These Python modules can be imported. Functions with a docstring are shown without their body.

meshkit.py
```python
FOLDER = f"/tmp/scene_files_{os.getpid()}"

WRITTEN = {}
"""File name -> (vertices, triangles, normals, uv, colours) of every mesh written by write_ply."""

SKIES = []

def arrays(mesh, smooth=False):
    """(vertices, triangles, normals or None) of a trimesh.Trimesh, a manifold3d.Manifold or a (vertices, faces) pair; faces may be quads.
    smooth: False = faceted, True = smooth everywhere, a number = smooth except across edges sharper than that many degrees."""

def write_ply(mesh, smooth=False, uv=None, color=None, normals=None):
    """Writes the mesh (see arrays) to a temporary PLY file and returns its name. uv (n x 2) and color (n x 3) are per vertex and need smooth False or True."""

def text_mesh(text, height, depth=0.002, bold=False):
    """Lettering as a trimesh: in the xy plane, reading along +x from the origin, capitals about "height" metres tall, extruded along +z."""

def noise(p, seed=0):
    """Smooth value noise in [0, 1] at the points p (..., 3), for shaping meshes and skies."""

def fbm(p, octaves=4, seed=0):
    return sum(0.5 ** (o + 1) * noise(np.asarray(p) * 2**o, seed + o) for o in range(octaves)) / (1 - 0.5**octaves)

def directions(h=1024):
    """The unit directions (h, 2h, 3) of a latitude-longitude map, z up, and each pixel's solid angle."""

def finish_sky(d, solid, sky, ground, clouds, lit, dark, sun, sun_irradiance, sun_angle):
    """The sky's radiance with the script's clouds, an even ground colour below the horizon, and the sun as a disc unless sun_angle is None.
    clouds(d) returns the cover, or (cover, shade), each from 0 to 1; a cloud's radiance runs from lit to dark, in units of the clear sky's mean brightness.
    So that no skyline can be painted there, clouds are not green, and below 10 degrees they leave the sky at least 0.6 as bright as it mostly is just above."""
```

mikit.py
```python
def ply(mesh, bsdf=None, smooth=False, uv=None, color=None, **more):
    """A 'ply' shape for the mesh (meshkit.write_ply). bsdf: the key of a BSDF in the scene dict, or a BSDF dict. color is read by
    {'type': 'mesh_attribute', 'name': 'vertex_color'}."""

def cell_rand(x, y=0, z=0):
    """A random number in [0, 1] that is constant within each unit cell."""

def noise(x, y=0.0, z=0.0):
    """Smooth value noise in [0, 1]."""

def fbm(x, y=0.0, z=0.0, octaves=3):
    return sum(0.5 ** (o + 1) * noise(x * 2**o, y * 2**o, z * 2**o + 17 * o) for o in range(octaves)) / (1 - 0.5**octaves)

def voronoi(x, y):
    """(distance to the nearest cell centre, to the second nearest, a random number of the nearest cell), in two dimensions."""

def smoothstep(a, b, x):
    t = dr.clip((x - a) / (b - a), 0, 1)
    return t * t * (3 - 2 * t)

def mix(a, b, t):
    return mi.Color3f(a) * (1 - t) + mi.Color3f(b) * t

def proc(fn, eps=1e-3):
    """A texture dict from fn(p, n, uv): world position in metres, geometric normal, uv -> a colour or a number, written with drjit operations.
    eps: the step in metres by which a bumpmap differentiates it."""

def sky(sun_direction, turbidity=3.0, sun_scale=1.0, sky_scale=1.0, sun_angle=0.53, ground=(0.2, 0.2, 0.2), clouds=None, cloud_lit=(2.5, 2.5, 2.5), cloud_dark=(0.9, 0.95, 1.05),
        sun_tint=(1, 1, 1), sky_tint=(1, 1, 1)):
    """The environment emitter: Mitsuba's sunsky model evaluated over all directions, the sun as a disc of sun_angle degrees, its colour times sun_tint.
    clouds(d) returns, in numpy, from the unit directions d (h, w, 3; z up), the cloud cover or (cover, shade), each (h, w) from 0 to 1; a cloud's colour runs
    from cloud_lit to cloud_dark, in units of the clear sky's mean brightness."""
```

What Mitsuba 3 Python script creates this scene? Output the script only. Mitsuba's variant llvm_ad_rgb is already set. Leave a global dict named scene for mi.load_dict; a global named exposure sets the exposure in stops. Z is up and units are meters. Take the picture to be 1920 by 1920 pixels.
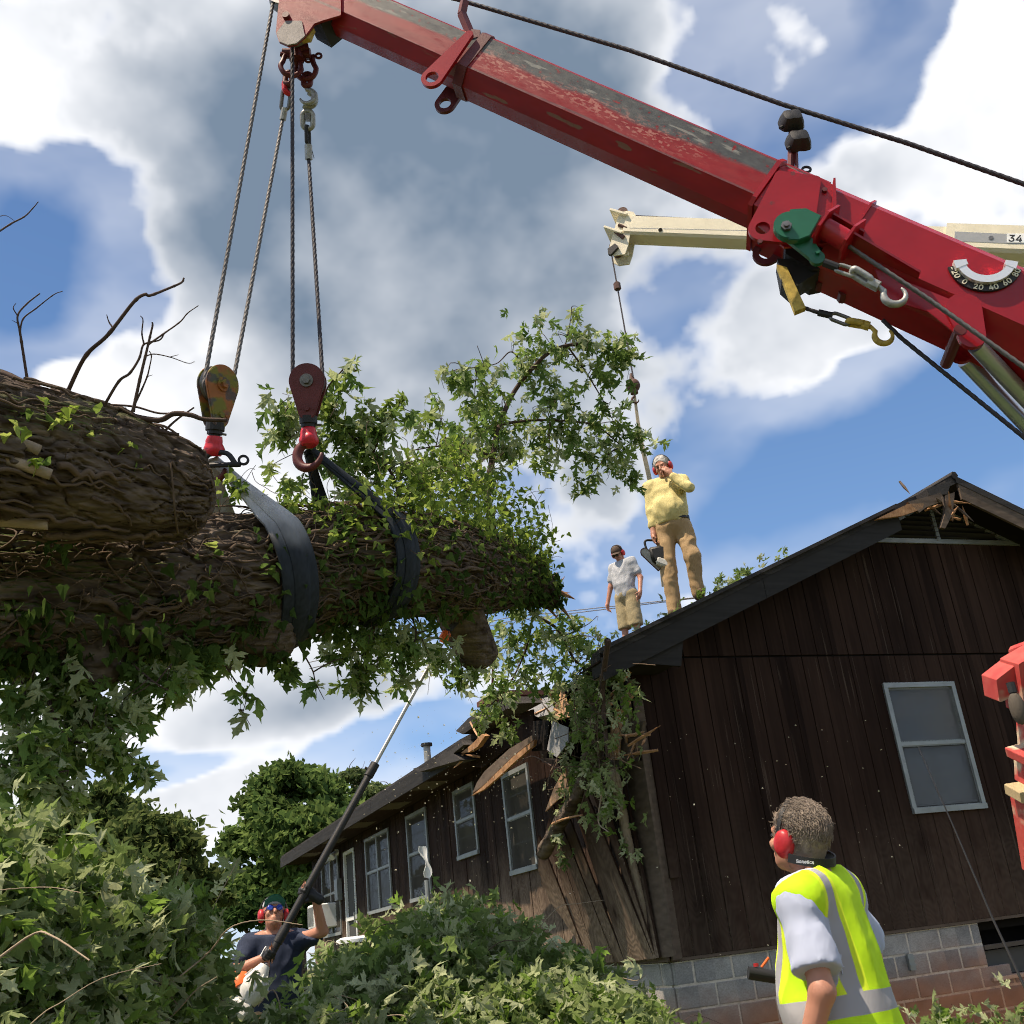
import math, random
import numpy as np, trimesh, mitsuba as mi, drjit as dr, mikit, meshkit
import manifold3d as m3
from shapely.geometry import Polygon, box as sbox, Point, LineString
from shapely import affinity
from shapely.ops import unary_union
from mikit import proc, noise, fbm, cell_rand, smoothstep, mix, voronoi

scene, labels = {}, {}
PI = math.pi
rng = np.random.default_rng(7)
random.seed(7)
V = lambda *a: np.array(a, float)

# ------------------------------------------------------------------ camera, sky, exposure
# x: along the gable wall (to the right), y: away along the long wall, z: up
FOC = 2020.0
CAMM = np.array([[0.92988, 0.03906, 0.36579], [-0.35215, 0.38359, 0.85371], [-0.10694, -0.92267, 0.37046]])
U_, _s, W_ = np.linalg.svd(CAMM)
CAMM = U_ @ W_
EYE = V(0, 0, 1.5)
scene['camera'] = {'type': 'perspective', 'fov': 2 * math.degrees(math.atan(960 / FOC)), 'near_clip': 0.05, 'far_clip': 3000.0,
                   'to_world': mi.ScalarTransform4f().look_at(origin=EYE.tolist(), target=(EYE + CAMM[:, 2]).tolist(), up=(-CAMM[:, 1]).tolist())}
SUN = V(-0.44, -0.07, 1.0)
exposure = 1.95


def clouds(d):
    """cover and shade of the cumulus, from world directions"""
    az = np.degrees(np.arctan2(d[..., 0], d[..., 1]))
    el = np.degrees(np.arcsin(np.clip(d[..., 2], -1, 1)))
    n = meshkit.fbm(d * 5.5 + 3.1, 6, seed=5)
    w = meshkit.fbm(d * 3.0 + 9.0, 3, seed=8) - .5
    n2 = meshkit.fbm(d * V(14, 14, 14) + 1.7, 6, seed=21)

    def g(a, e, sa, se):
        return np.exp(-((az + 9 * w - a) / sa) ** 2 - ((el + 6 * w - e) / se) ** 2)
    f = 0.42 + 1.5 * (n - .5) + 0.8 * (n2 - .5)
    for a, e, sa, se, k in CLOUD_BLOBS:
        f = f + k * g(a, e, sa, se)
    f = f + .24 * (meshkit.fbm(d * 38 + 2.2, 5, seed=44) - .5) + .10 * np.abs(meshkit.fbm(d * 22 + 5, 4, seed=45) - .5)
    cover = np.clip((f - .41) / .25, 0, 1)
    cover = cover * cover * (3 - 2 * cover)
    veil = np.clip((meshkit.fbm(d * V(3.5, 3.5, 7) + 12, 6, seed=61) - .36) / .4, 0, 1) * np.clip((f + .35) / .5, 0, 1)
    cover = np.maximum(cover, .55 * veil)
    thick = np.clip((f - .62) / .5, 0, 1)
    shade = .10 + .10 * thick
    for a, e, sa, se, k in SHADE_BLOBS:
        shade = shade + k * g(a, e, sa, se)
    shade = shade + .75 * (meshkit.fbm(d * 9 + 4, 5, seed=31) - .5) + .7 * (n2 - .5) - .35 * np.clip(1 - (f - .5) / .25, 0, 1)
    return cover, np.clip(shade, 0, 1)


# azimuth (deg from +y to +x), elevation, half widths, strength
CLOUD_BLOBS = [(34, 45.5, 6, 4.5, .62), (22, 27, 5, 3, .35), (10, 17, 5, 2.5, .3), 
    (15, 40, 13, 9, .80), (19, 46, 11, 6, .5), (26, 35, 8, 6, .50), (14, 32, 9, 5, .50), (-5, 43, 5, 4, .55), (.6, 29.0, 4.5, 2.6, .70), (8.5, 26, 7, 4, .40),
    (-2.6, 35.8, 5.5, 4, -1.0), (-4, 32.3, 4, 2, -.6), (50.6, 41, 3.5, 4.0, -.8), (41, 41.4, 2.2, 2, -.40), (42.2, 37.4, 2.6, 2.0, -.55),
    (55, 38, 4.5, 4.5, .75), (47.6, 34.6, 6, 2.6, .50), (52, 31, 5, 2.5, .30), (43, 28.4, 5.5, 2.8, .80), (39, 25.8, 2.6, 1.8, .3),
    (34.5, 31.7, 3.5, 2.2, -.45), (47, 22.2, 9, 2.8, -1.1), (37, 20.6, 5, 3.0, -.85), (52.5, 26, 5, 2.2, -.8), (29, 24, 5, 4, .35), (25.5, 19, 6, 3, .30), (34.6, 22.2, 1.2, 1.0, .35),
    (13, 12.8, 6.5, 1.8, .60), (8, 13, 4, 1.6, .45), (4.6, 10.4, 3, .9, -.8), (18.3, 10.3, 4, 1.2, -.8), (7.0, 9.2, 2.6, 1.1, .55), (5, 7.2, 4, 1.5, .5), (-3, 9.5, 4, 2, .55)]
SHADE_BLOBS = [(34, 45, 6, 5, .45), (14, 29.5, 9, 4, .38), (28, 30, 8, 6, .36), (9, 36, 5, 6, .22), (7, 45, 5, 4, .25), (15, 39.5, 11, 7, .55), (26, 36, 8, 6, .42), (17, 46, 9, 4, .42), (14, 32, 6, 3, .25), (-5, 43, 3, 3, -.3), (1, 29.5, 4.5, 2.6, -.3), (56, 39, 5, 4, -.2), (46.5, 34.5, 4, 2, .40),
               (13, 12.4, 7, 1.3, .40), (27, 43, 8, 5, .55), (27, 24, 7, 5, .38), (35, 36, 4, 6, .35), (44, 27, 3, 1.5, .12)]

scene['sky'] = mikit.sky(SUN, turbidity=2.5, sun_scale=1.3, clouds=clouds, cloud_lit=(2.75, 2.78, 2.85), cloud_dark=(.53, .72, .98), sky_tint=(1.06, 1.10, 1.18), ground=(.12, .13, .09))


# ------------------------------------------------------------------ helpers
def at(px, py, dep):
    """a world point from where it stands in view and its distance along the view axis (metres)"""
    return EYE + CAMM @ V(px - 960, py - 960, FOC) * dep / FOC


def onplane(px, py, axis, val):
    d = CAMM @ V(px - 960, py - 960, FOC)
    return EYE + d * (val - EYE[axis]) / d[axis]


def unit(v):
    v = np.asarray(v, float)
    return v / (np.linalg.norm(v) + 1e-12)


def numbered(key):
    if key not in scene and not any(k.startswith(key + '__') for k in scene) and key not in labels:
        return key
    i = 1
    while True:
        k = f'{key}_{i:03d}'
        if k not in scene and k not in labels and not any(q.startswith(k + '__') for q in (scene if i < 60 else ())):
            return k
        i += 1


_count = {}


def pkey(parent, name):
    base = f'{parent}__{name}' if parent else name
    n = _count.get(base, 0)
    _count[base] = n + 1
    return base if n == 0 else f'{base}_{n:03d}'


def thing(name, label, cat, group=None):
    key = pkey(None, name)
    labels[key] = {'label': label, 'category': cat}
    if group:
        labels[key]['group'] = group
    return key


def add(key, mesh, bsdf, smooth=False, **kw):
    scene[key] = mikit.ply(mesh, bsdf, smooth, **kw)
    return key


def part(parent, name, mesh, bsdf, smooth=False, label=None, stuff=False, **kw):
    key = pkey(parent, name)
    add(key, mesh, bsdf, smooth, **kw)
    if label or stuff:
        labels[key] = {}
        if label:
            labels[key]['label'] = label
        if stuff:
            labels[key]['kind'] = 'stuff'
    return key


def structure(name, mesh, bsdf, smooth=False, **kw):
    add(name, mesh, bsdf, smooth, **kw)
    labels[name] = {'kind': 'structure'}


def cat(*ms):
    ms = [m for q in ms for m in (q if isinstance(q, (list, tuple)) else [q])]
    return trimesh.util.concatenate(ms)


def frame(o, x, y, z):
    M = np.eye(4)
    M[:3, 0], M[:3, 1], M[:3, 2], M[:3, 3] = x, y, z, o
    return M


def xf(mesh, M):
    m = mesh.copy()
    m.apply_transform(M)
    return m


def rotm(axis, deg, o=(0, 0, 0)):
    return trimesh.transformations.rotation_matrix(math.radians(deg), axis, o)


def bx(x0, x1, y0, y1, z0, z1):
    return trimesh.creation.box(bounds=[[min(x0, x1), min(y0, y1), min(z0, z1)], [max(x0, x1), max(y0, y1), max(z0, z1)]])


def bevbox(sx, sy, sz, b=.004):
    """chamfered box centred on the origin"""
    pts = []
    for i in (-1, 1):
        for j in (-1, 1):
            for k in (-1, 1):
                c = V(i * sx / 2, j * sy / 2, k * sz / 2)
                pts += [c - V(i * b, j * b, 0), c - V(i * b, 0, k * b), c - V(0, j * b, k * b)]
    return trimesh.convex.convex_hull(np.array(pts))


def extrude(poly, t):
    """polygon in xy, extruded along +z by t, centred on z = 0"""
    ms = [trimesh.creation.extrude_polygon(g, t, engine='earcut') for g in getattr(poly, 'geoms', [poly]) if g.area > 1e-7]
    m = cat(ms)
    m.apply_translation((0, 0, -t / 2))
    return m


def orient(axis, hint=(0, 0, 1)):
    """orthonormal frame whose z runs along axis and whose x is as near to hint as can be"""
    z = unit(axis)
    h = V(*hint)
    x = h - z * np.dot(h, z)
    if np.linalg.norm(x) < 1e-3:
        h = V(1, .1, 0)
        x = h - z * np.dot(h, z)
    x = unit(x)
    return x, np.cross(z, x), z


def spline(pts, n):
    """Catmull-Rom through the points (any number of columns)"""
    p = np.asarray(pts, float)
    p = np.vstack([2 * p[0] - p[1], p, 2 * p[-1] - p[-2]])
    seg = len(p) - 3
    out = []
    for s in np.linspace(0, seg - 1e-9, n):
        i = int(s)
        t = s - i
        a, b, c, d = p[i:i + 4]
        out.append(.5 * (2 * b + (c - a) * t + (2 * a - 5 * b + 4 * c - d) * t * t + (3 * b - a - 3 * c + d) * t ** 3))
    return np.array(out)


def frames(P):
    T = np.gradient(P, axis=0)
    T[np.linalg.norm(T, axis=1) < 1e-9] = P[-1] - P[0]
    T /= np.linalg.norm(T, axis=1, keepdims=True) + 1e-12
    n = np.cross(T[0], V(0, 0, 1))
    if np.linalg.norm(n) < .1:
        n = np.cross(T[0], V(1, 0, 0))
    n = unit(n)
    N = []
    for t in T:
        n = unit(n - t * np.dot(n, t))
        N.append(n)
    N = np.array(N)
    return T, N, np.cross(T, N)


def tube(pts, rad, sides=8, caps=True, fn=None, twist=0.0):
    """a tube along pts; fn(i, theta, s) scales the radius"""
    P = np.asarray(pts, float)
    n = len(P)
    R = np.broadcast_to(np.asarray(rad, float), (n,))
    T, N, B = frames(P)
    s = np.concatenate([[0], np.cumsum(np.linalg.norm(np.diff(P, axis=0), axis=1))])
    th = np.arange(sides) * 2 * PI / sides
    A = th[None, :] + twist * s[:, None]
    r = R[:, None] * (np.ones((n, sides)) if fn is None else fn(np.arange(n)[:, None], th[None, :], s[:, None]))
    v = P[:, None] + r[..., None] * (np.cos(A)[..., None] * N[:, None] + np.sin(A)[..., None] * B[:, None])
    i, j = np.meshgrid(np.arange(n - 1), np.arange(sides), indexing='ij')
    q = np.stack([i * sides + j, i * sides + (j + 1) % sides, (i + 1) * sides + (j + 1) % sides, (i + 1) * sides + j], -1).reshape(-1, 4)
    f = np.vstack([q[:, [0, 1, 2]], q[:, [0, 2, 3]]])
    v = v.reshape(-1, 3)
    if caps:
        v = np.vstack([v, P[:1], P[-1:]])
        k = np.arange(sides)
        f = np.vstack([f, np.stack([np.full(sides, n * sides), (k + 1) % sides, k], 1),
                       np.stack([np.full(sides, n * sides + 1), (n - 1) * sides + k, (n - 1) * sides + (k + 1) % sides], 1)])
    return trimesh.Trimesh(v, f, process=False)


def cyl(a, b, r, sides=16, r2=None):
    return tube([a, b], [r, r if r2 is None else r2], sides)


def torus_link(center, axis_long, axis_short, L, W, r, n=28, sides=8):
    """a chain link: a stadium-shaped ring of round bar"""
    a, b = unit(axis_long), unit(axis_short)
    th = np.linspace(0, 2 * PI, n + 1)[:-1]
    straight = (L - W) / 2
    P = np.array([center + b * (W / 2 - r) * math.cos(t) + a * ((W / 2 - r) * math.sin(t) + straight * np.sign(math.sin(t))) for t in th])
    return ring_tube(P, r, sides)


def ring_tube(P, r, sides=8):
    """closed tube"""
    n = len(P)
    T = np.roll(P, -1, 0) - np.roll(P, 1, 0)
    T /= np.linalg.norm(T, axis=1, keepdims=True)
    nn = unit(np.cross(P[0] - P.mean(0), T[0]))
    N = np.array([unit(nn - t * np.dot(nn, t)) for t in T])
    B = np.cross(T, N)
    th = np.arange(sides) * 2 * PI / sides
    v = P[:, None] + np.broadcast_to(r, (n,))[:, None, None] * (np.cos(th)[None, :, None] * N[:, None] + np.sin(th)[None, :, None] * B[:, None])
    i, j = np.meshgrid(np.arange(n), np.arange(sides), indexing='ij')
    i2 = (i + 1) % n
    q = np.stack([i * sides + j, i * sides + (j + 1) % sides, i2 * sides + (j + 1) % sides, i2 * sides + j], -1).reshape(-1, 4)
    return trimesh.Trimesh(v.reshape(-1, 3), np.vstack([q[:, [0, 1, 2]], q[:, [0, 2, 3]]]), process=False)


def wire_rope(pts, r, pitch=.11, strands=6, step=.012):
    """laid rope: lobed section that twists along its length"""
    P = np.asarray(pts, float)
    L = np.sum(np.linalg.norm(np.diff(P, axis=0), axis=1))
    n = max(8, int(L / step))
    s0 = np.concatenate([[0], np.cumsum(np.linalg.norm(np.diff(P, axis=0), axis=1))])
    s = np.linspace(0, s0[-1], n)
    Q = np.stack([np.interp(s, s0, P[:, k]) for k in range(3)], 1)
    return tube(Q, r, strands * 3, fn=lambda i, th, ss: 1 + .13 * np.cos(strands * th) - .05, twist=2 * PI / pitch / 1.0 * .35)


def surfnet(F, lo, h):
    """surface nets of the grid F (negative inside)"""
    s = F < 0
    nx, ny, nz = F.shape
    C = np.zeros((nx - 1, ny - 1, nz - 1), int)
    for a, b, c in np.ndindex(2, 2, 2):
        C += s[a:nx - 1 + a, b:ny - 1 + b, c:nz - 1 + c]
    act = np.argwhere((C > 0) & (C < 8))
    idx = np.full(C.shape, -1)
    idx[tuple(act.T)] = np.arange(len(act))
    acc, cnt = np.zeros((len(act), 3)), np.zeros(len(act))
    cor = list(np.ndindex(2, 2, 2))
    val = {c: F[tuple((act + V(*c).astype(int)).T)] for c in cor}
    for c in cor:
        for ax in range(3):
            if c[ax] == 0:
                e = list(c)
                e[ax] = 1
                a, b = val[c], val[tuple(e)]
                m = (a < 0) != (b < 0)
                t = a[m] / (a[m] - b[m])
                p = np.tile(V(*c), (m.sum(), 1))
                p[:, ax] = t
                acc[m] += p
                cnt[m] += 1
    v = (act + acc / cnt[:, None]) * h + lo
    faces = []
    for ax in range(3):
        o1, o2 = [k for k in range(3) if k != ax]
        sl0 = [slice(None)] * 3
        sl1 = [slice(None)] * 3
        sl0[ax], sl1[ax] = slice(0, -1), slice(1, None)
        A, B = s[tuple(sl0)], s[tuple(sl1)]
        e = np.argwhere(A != B)
        e = e[(e[:, o1] > 0) & (e[:, o2] > 0) & (e[:, o1] < F.shape[o1] - 1) & (e[:, o2] < F.shape[o2] - 1)]
        q = []
        for d1, d2 in ((1, 1), (0, 1), (0, 0), (1, 0)):
            k = e.copy()
            k[:, o1] -= d1
            k[:, o2] -= d2
            q.append(idx[tuple(k.T)])
        q = np.stack(q, 1)
        ins = A[tuple(e.T)]
        flip = ins if ax != 1 else ~ins
        q = np.where(flip[:, None], q, q[:, ::-1])
        faces.append(q)
    q = np.vstack(faces)
    return trimesh.Trimesh(v, np.vstack([q[:, [0, 1, 2]], q[:, [0, 2, 3]]]), process=False)


class Sdf:
    """a soft union of round cones and ellipsoids on a grid"""

    def __init__(self, lo, hi, h):
        self.lo, self.h = V(*lo), h
        self.n = np.ceil((V(*hi) - self.lo) / h).astype(int) + 1
        self.F = np.full(self.n, .5)

    def grid(self, sl):
        return np.stack(np.meshgrid(*[np.arange(s.start, s.stop) * self.h + self.lo[k] for k, s in enumerate(sl)], indexing='ij'), -1)

    def sub(self, lo, hi):
        a = np.clip(np.floor((lo - self.lo) / self.h).astype(int), 0, self.n)
        b = np.clip(np.ceil((hi - self.lo) / self.h).astype(int) + 1, 0, self.n)
        return tuple(slice(i, j) for i, j in zip(a, b))

    def _mix(self, sl, d, k, op):
        F = self.F[sl]
        if op == 'cut':
            d2 = -d
            h = np.clip(.5 - .5 * (d2 - F) / k, 0, 1) if k > 0 else 0
            self.F[sl] = np.maximum(F, d2) if k <= 0 else (1 - h) * d2 + h * F + k * h * (1 - h)
            return
        if k <= 0:
            self.F[sl] = np.minimum(F, d)
            return
        h = np.clip(.5 + .5 * (F - d) / k, 0, 1)
        self.F[sl] = F * (1 - h) + d * h - k * h * (1 - h)

    def cap(self, a, b, ra, rb=None, k=.02, op='add'):
        rb = ra if rb is None else rb
        a, b = V(*a), V(*b)
        m = max(ra, rb) + k + 3 * self.h
        sl = self.sub(np.minimum(a, b) - m, np.maximum(a, b) + m)
        P = self.grid(sl)
        if P.size == 0:
            return self
        ab = b - a
        t = np.clip(((P - a) @ ab) / (ab @ ab + 1e-12), 0, 1)
        d = np.linalg.norm(P - a - t[..., None] * ab, axis=-1) - (ra + (rb - ra) * t)
        self._mix(sl, d, k, op)
        return self

    def ell(self, c, r, R=None, k=.02, op='add'):
        c, r = V(*c), V(*r)
        m = r.max() + k + 3 * self.h
        sl = self.sub(c - m, c + m)
        P = self.grid(sl) - c
        if P.size == 0:
            return self
        if R is not None:
            P = P @ R
        q = np.linalg.norm(P / r, axis=-1)
        g = np.linalg.norm(P / r ** 2, axis=-1) + 1e-9
        self._mix(sl, q * (q - 1) / g, k, op)
        return self

    def plane(self, p, n):
        """cuts away what lies on the side n points to"""
        P = self.grid(tuple(slice(0, k) for k in self.n))
        self.F = np.maximum(self.F, (P - V(*p)) @ unit(n))
        return self

    def ruffle(self, amp, freq, seed=0, oct=3):
        P = self.grid(tuple(slice(0, k) for k in self.n))
        near = np.abs(self.F) < amp * 3 + 2 * self.h
        self.F[near] += amp * 2 * (meshkit.fbm(P[near] * freq, oct, seed) - .5)
        return self

    def folds(self, amp, freq, seed=0, dirs=(1, 1, 1)):
        """sharp creases of cloth"""
        P = self.grid(tuple(slice(0, k) for k in self.n))
        near = np.abs(self.F) < amp * 3 + 2 * self.h
        q = P[near] * freq * V(*dirs)
        q = q + .8 * (meshkit.noise(q * .6, seed + 3) - .5)[:, None]
        self.F[near] += amp * (np.abs(2 * meshkit.noise(q, seed) - 1) - .35) + .4 * amp * (np.abs(2 * meshkit.noise(q * 2.1, seed + 1) - 1) - .35)
        return self

    def mesh(self):
        F = self.F.copy()
        for ax in range(3):
            i = [slice(None)] * 3
            for e in (0, -1):
                i[ax] = e
                F[tuple(i)] = np.maximum(F[tuple(i)], .01)
        return surfnet(F, self.lo, self.h)


# ------------------------------------------------------------------ materials
def mat(key, color, rough=.6, metallic=0., spec=.4, bump=None, scale=1., **kw):
    b = {'type': 'principled', 'base_color': color if isinstance(color, dict) else {'type': 'rgb', 'value': list(color)}, 'roughness': rough, 'metallic': metallic, 'specular': spec, **kw}
    if bump is not None:
        b = {'type': 'bumpmap', 'arbitrary': bump, 'scale': scale, 'bsdf': b}
    scene[key] = {'type': 'twosided', 'bsdf': b}
    return key


def tone(c, f, amp=.25):
    """colour c varied by fbm at frequency f (vector)"""
    c = list(c)

    def fn(p, n, uv):
        k = fbm(p.x * f[0], p.y * f[1], p.z * f[2], 4)
        return mi.Color3f(c) * (1 + amp * 2 * (k - .5))
    return proc(fn)


def c_siding(p, n, uv):
    a = dr.select(dr.abs(n.x) > dr.abs(n.y), p.y, p.x + 40)
    pl = cell_rand(dr.floor(a / .203), 3, dr.select(p.z > 3.98, 9., 1.))
    g = fbm(a * 45, p.z * 2.2, 3, 4)
    wob = fbm(a * 5, p.z * 2, 1, 3)
    ring = .5 + .5 * dr.sin((p.z * 9 + a * 3 + wob * 9) * 6.2)
    low = smoothstep(2.7, 1.3, p.z + .7 * (fbm(a * 2.2, p.z * 1.6, 7, 3) - .5))
    base = mix((.0140, .0072, .0051), (.043, .0238, .0168), pl * .75 + .55 * (g - .35) + .5 * (fbm(a * 2.3, p.z * .9, 21, 3) - .5))
    worn = mix((.105, .074, .055), (.27, .205, .150), ring * .45 + g * .5)
    side = dr.select(dr.abs(n.x) > dr.abs(n.y), 1.0, .20)
    c = mix(base, worn, dr.clip(low * side * smoothstep(.18, .6, fbm(a * 7, p.z * 3, 5, 3) + .14), 0, 1))
    st = smoothstep(.70, .80, fbm(a * 60, p.z * 1.1, 31, 3)) * .5
    return mix(c * (.72 + .5 * fbm(a * 3, p.z * 1.5, 9, 3)), mi.Color3f(.11, .080, .060), st * smoothstep(.45, .6, fbm(a * 1.7, p.z * 1.3, 12, 2)))


def b_siding(p, n, uv):
    a = dr.select(dr.abs(n.x) > dr.abs(n.y), p.y, p.x + 40)
    wob = fbm(a * 5, p.z * 2, 1, 3)
    return .5 * dr.sin((p.z * 9 + a * 3 + wob * 9) * 6.2) + 1.5 * fbm(a * 70, p.z * 5, 2, 3)


mat('m_siding', proc(c_siding), .7, spec=.06, bump=proc(b_siding, 2e-3), scale=.0012)
mat('m_dark', (.012, .010, .009), .9, spec=.1)
mat('m_trim', tone((.022, .020, .018), (2.5, 2.5, 30), .5), .7, spec=.2)
mat('m_soffit', tone((.085, .072, .058), (6, 6, 6), .35), .8, spec=.2)


def c_split(p, n, uv):
    g = fbm(p.x * 14, p.y * 14, p.z * 14, 4)
    s = fbm(p.x * 70, p.y * 60, p.z * 18, 3)
    return mix((.16, .075, .034), (.52, .30, .15), dr.clip(1.5 * (g - .25) * .7 + (s - .3) * .6, 0, 1))


mat('m_split', proc(c_split), .75, spec=.2)
mat('m_oldwood', tone((.105, .078, .058), (9, 9, 25), .5), .8, spec=.2)


def c_shingle(p, n, uv):
    r = dr.floor(p.z / .058)
    t = cell_rand(dr.floor(p.y / .3 + r * .5), r, 2)
    return mi.Color3f(.040, .037, .036) * (.6 + .7 * t) * (.7 + .6 * fbm(p.x * 60, p.y * 60, p.z * 60, 2))


mat('m_shingle', proc(c_shingle), .9, spec=.2)


def c_block(p, n, uv):
    gab = dr.abs(n.y) > dr.abs(n.x)
    a = dr.select(gab, p.x, p.y)
    row = dr.floor(p.z / .2)
    t = cell_rand(dr.floor((a + row * .2) / .4), row, 4)
    base = mix((.22, .22, .215), (.33, .325, .305), t) * (.62 + .7 * fbm(p.x * 7, p.y * 7, p.z * 7, 4)) * (.8 + .4 * noise(p.x * 90, p.y * 90, p.z * 90))
    clay = smoothstep(1.02, .45, p.z + .5 * (fbm(p.x * 1.5, p.y * 1.5, p.z * 3, 4) - .5) - .10 * t)
    return mix(base, mi.Color3f(.33, .135, .060) * (.6 + .7 * fbm(p.x * 5, p.y * 5, p.z * 5, 3)), clay * .88)


def b_block(p, n, uv):
    return fbm(p.x * 120, p.y * 120, p.z * 120, 3)


mat('m_block', proc(c_block), .92, spec=.15, bump=proc(b_block, 1e-3), scale=.003)


def c_mortar(p, n, uv):
    clay = smoothstep(1.1, .45, p.z + .5 * (fbm(p.x * 2, p.y * 2, p.z * 3, 3) - .5))
    return mix((.50, .46, .39), (.42, .21, .11), clay * .8) * (.7 + .6 * fbm(p.x * 25, p.y * 25, p.z * 25, 3))


mat('m_mortar', proc(c_mortar), .95, spec=.1)
mat('m_alu', tone((.25, .265, .26), (8, 8, 8), .3), .42, metallic=.35)
mat('m_blind', (.17, .17, .16), .6)
mat('m_curtain', (.16, .13, .10), .8)
mat('m_strap', tone((.46, .38, .26), (20, 20, 20), .3), .8)
scene['m_mesh'] = {'type': 'mask', 'opacity': .62, 'bsdf': {'type': 'twosided', 'bsdf': {'type': 'diffuse', 'reflectance': {'type': 'rgb', 'value': [.075, .07, .062]}}}}
scene['m_mesh_fine'] = {'type': 'mask', 'opacity': .42, 'bsdf': {'type': 'twosided', 'bsdf': {'type': 'diffuse', 'reflectance': {'type': 'rgb', 'value': [.10, .10, .095]}}}}
mat('m_screen', (.055, .055, .052), .7)
scene['m_glass'] = {'type': 'thindielectric', 'int_ior': 1.5}
mat('m_brick', tone((.11, .045, .035), (14, 14, 40), .5), .9)
mat('m_white', tone((.72, .73, .72), (8, 8, 8), .12), .55)


def c_ground(p, n, uv):
    a = fbm(p.x * .6, p.y * .6, 0, 4)
    b = fbm(p.x * 9, p.y * 9, 0, 4)
    g = mix((.035, .055, .018), (.085, .11, .035), b)
    return mix(g, mi.Color3f(.17, .11, .075) * (.6 + .7 * b), smoothstep(.56, .68, a))


mat('m_ground', proc(c_ground), .95, spec=.1)

# ------------------------------------------------------------------ ground
gx = np.concatenate([-np.geomspace(900, 12, 16), np.linspace(-11, 22, 70), np.geomspace(23, 900, 16)])
gy = np.concatenate([-np.geomspace(900, 8, 16), np.linspace(-7, 30, 75), np.geomspace(31, 900, 16)])
GX, GY = np.meshgrid(gx, gy, indexing='ij')


def ground_z(x, y):
    x, y = np.asarray(x, float), np.asarray(y, float)
    return .28 * np.exp(-((x - 1.0) / 3) ** 2 - ((y - 9.2) / 2.2) ** 2) - .10 + .10 * (meshkit.fbm(np.stack([x * .5, y * .5, x * 0], -1), 3, 3) - .5)


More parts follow.
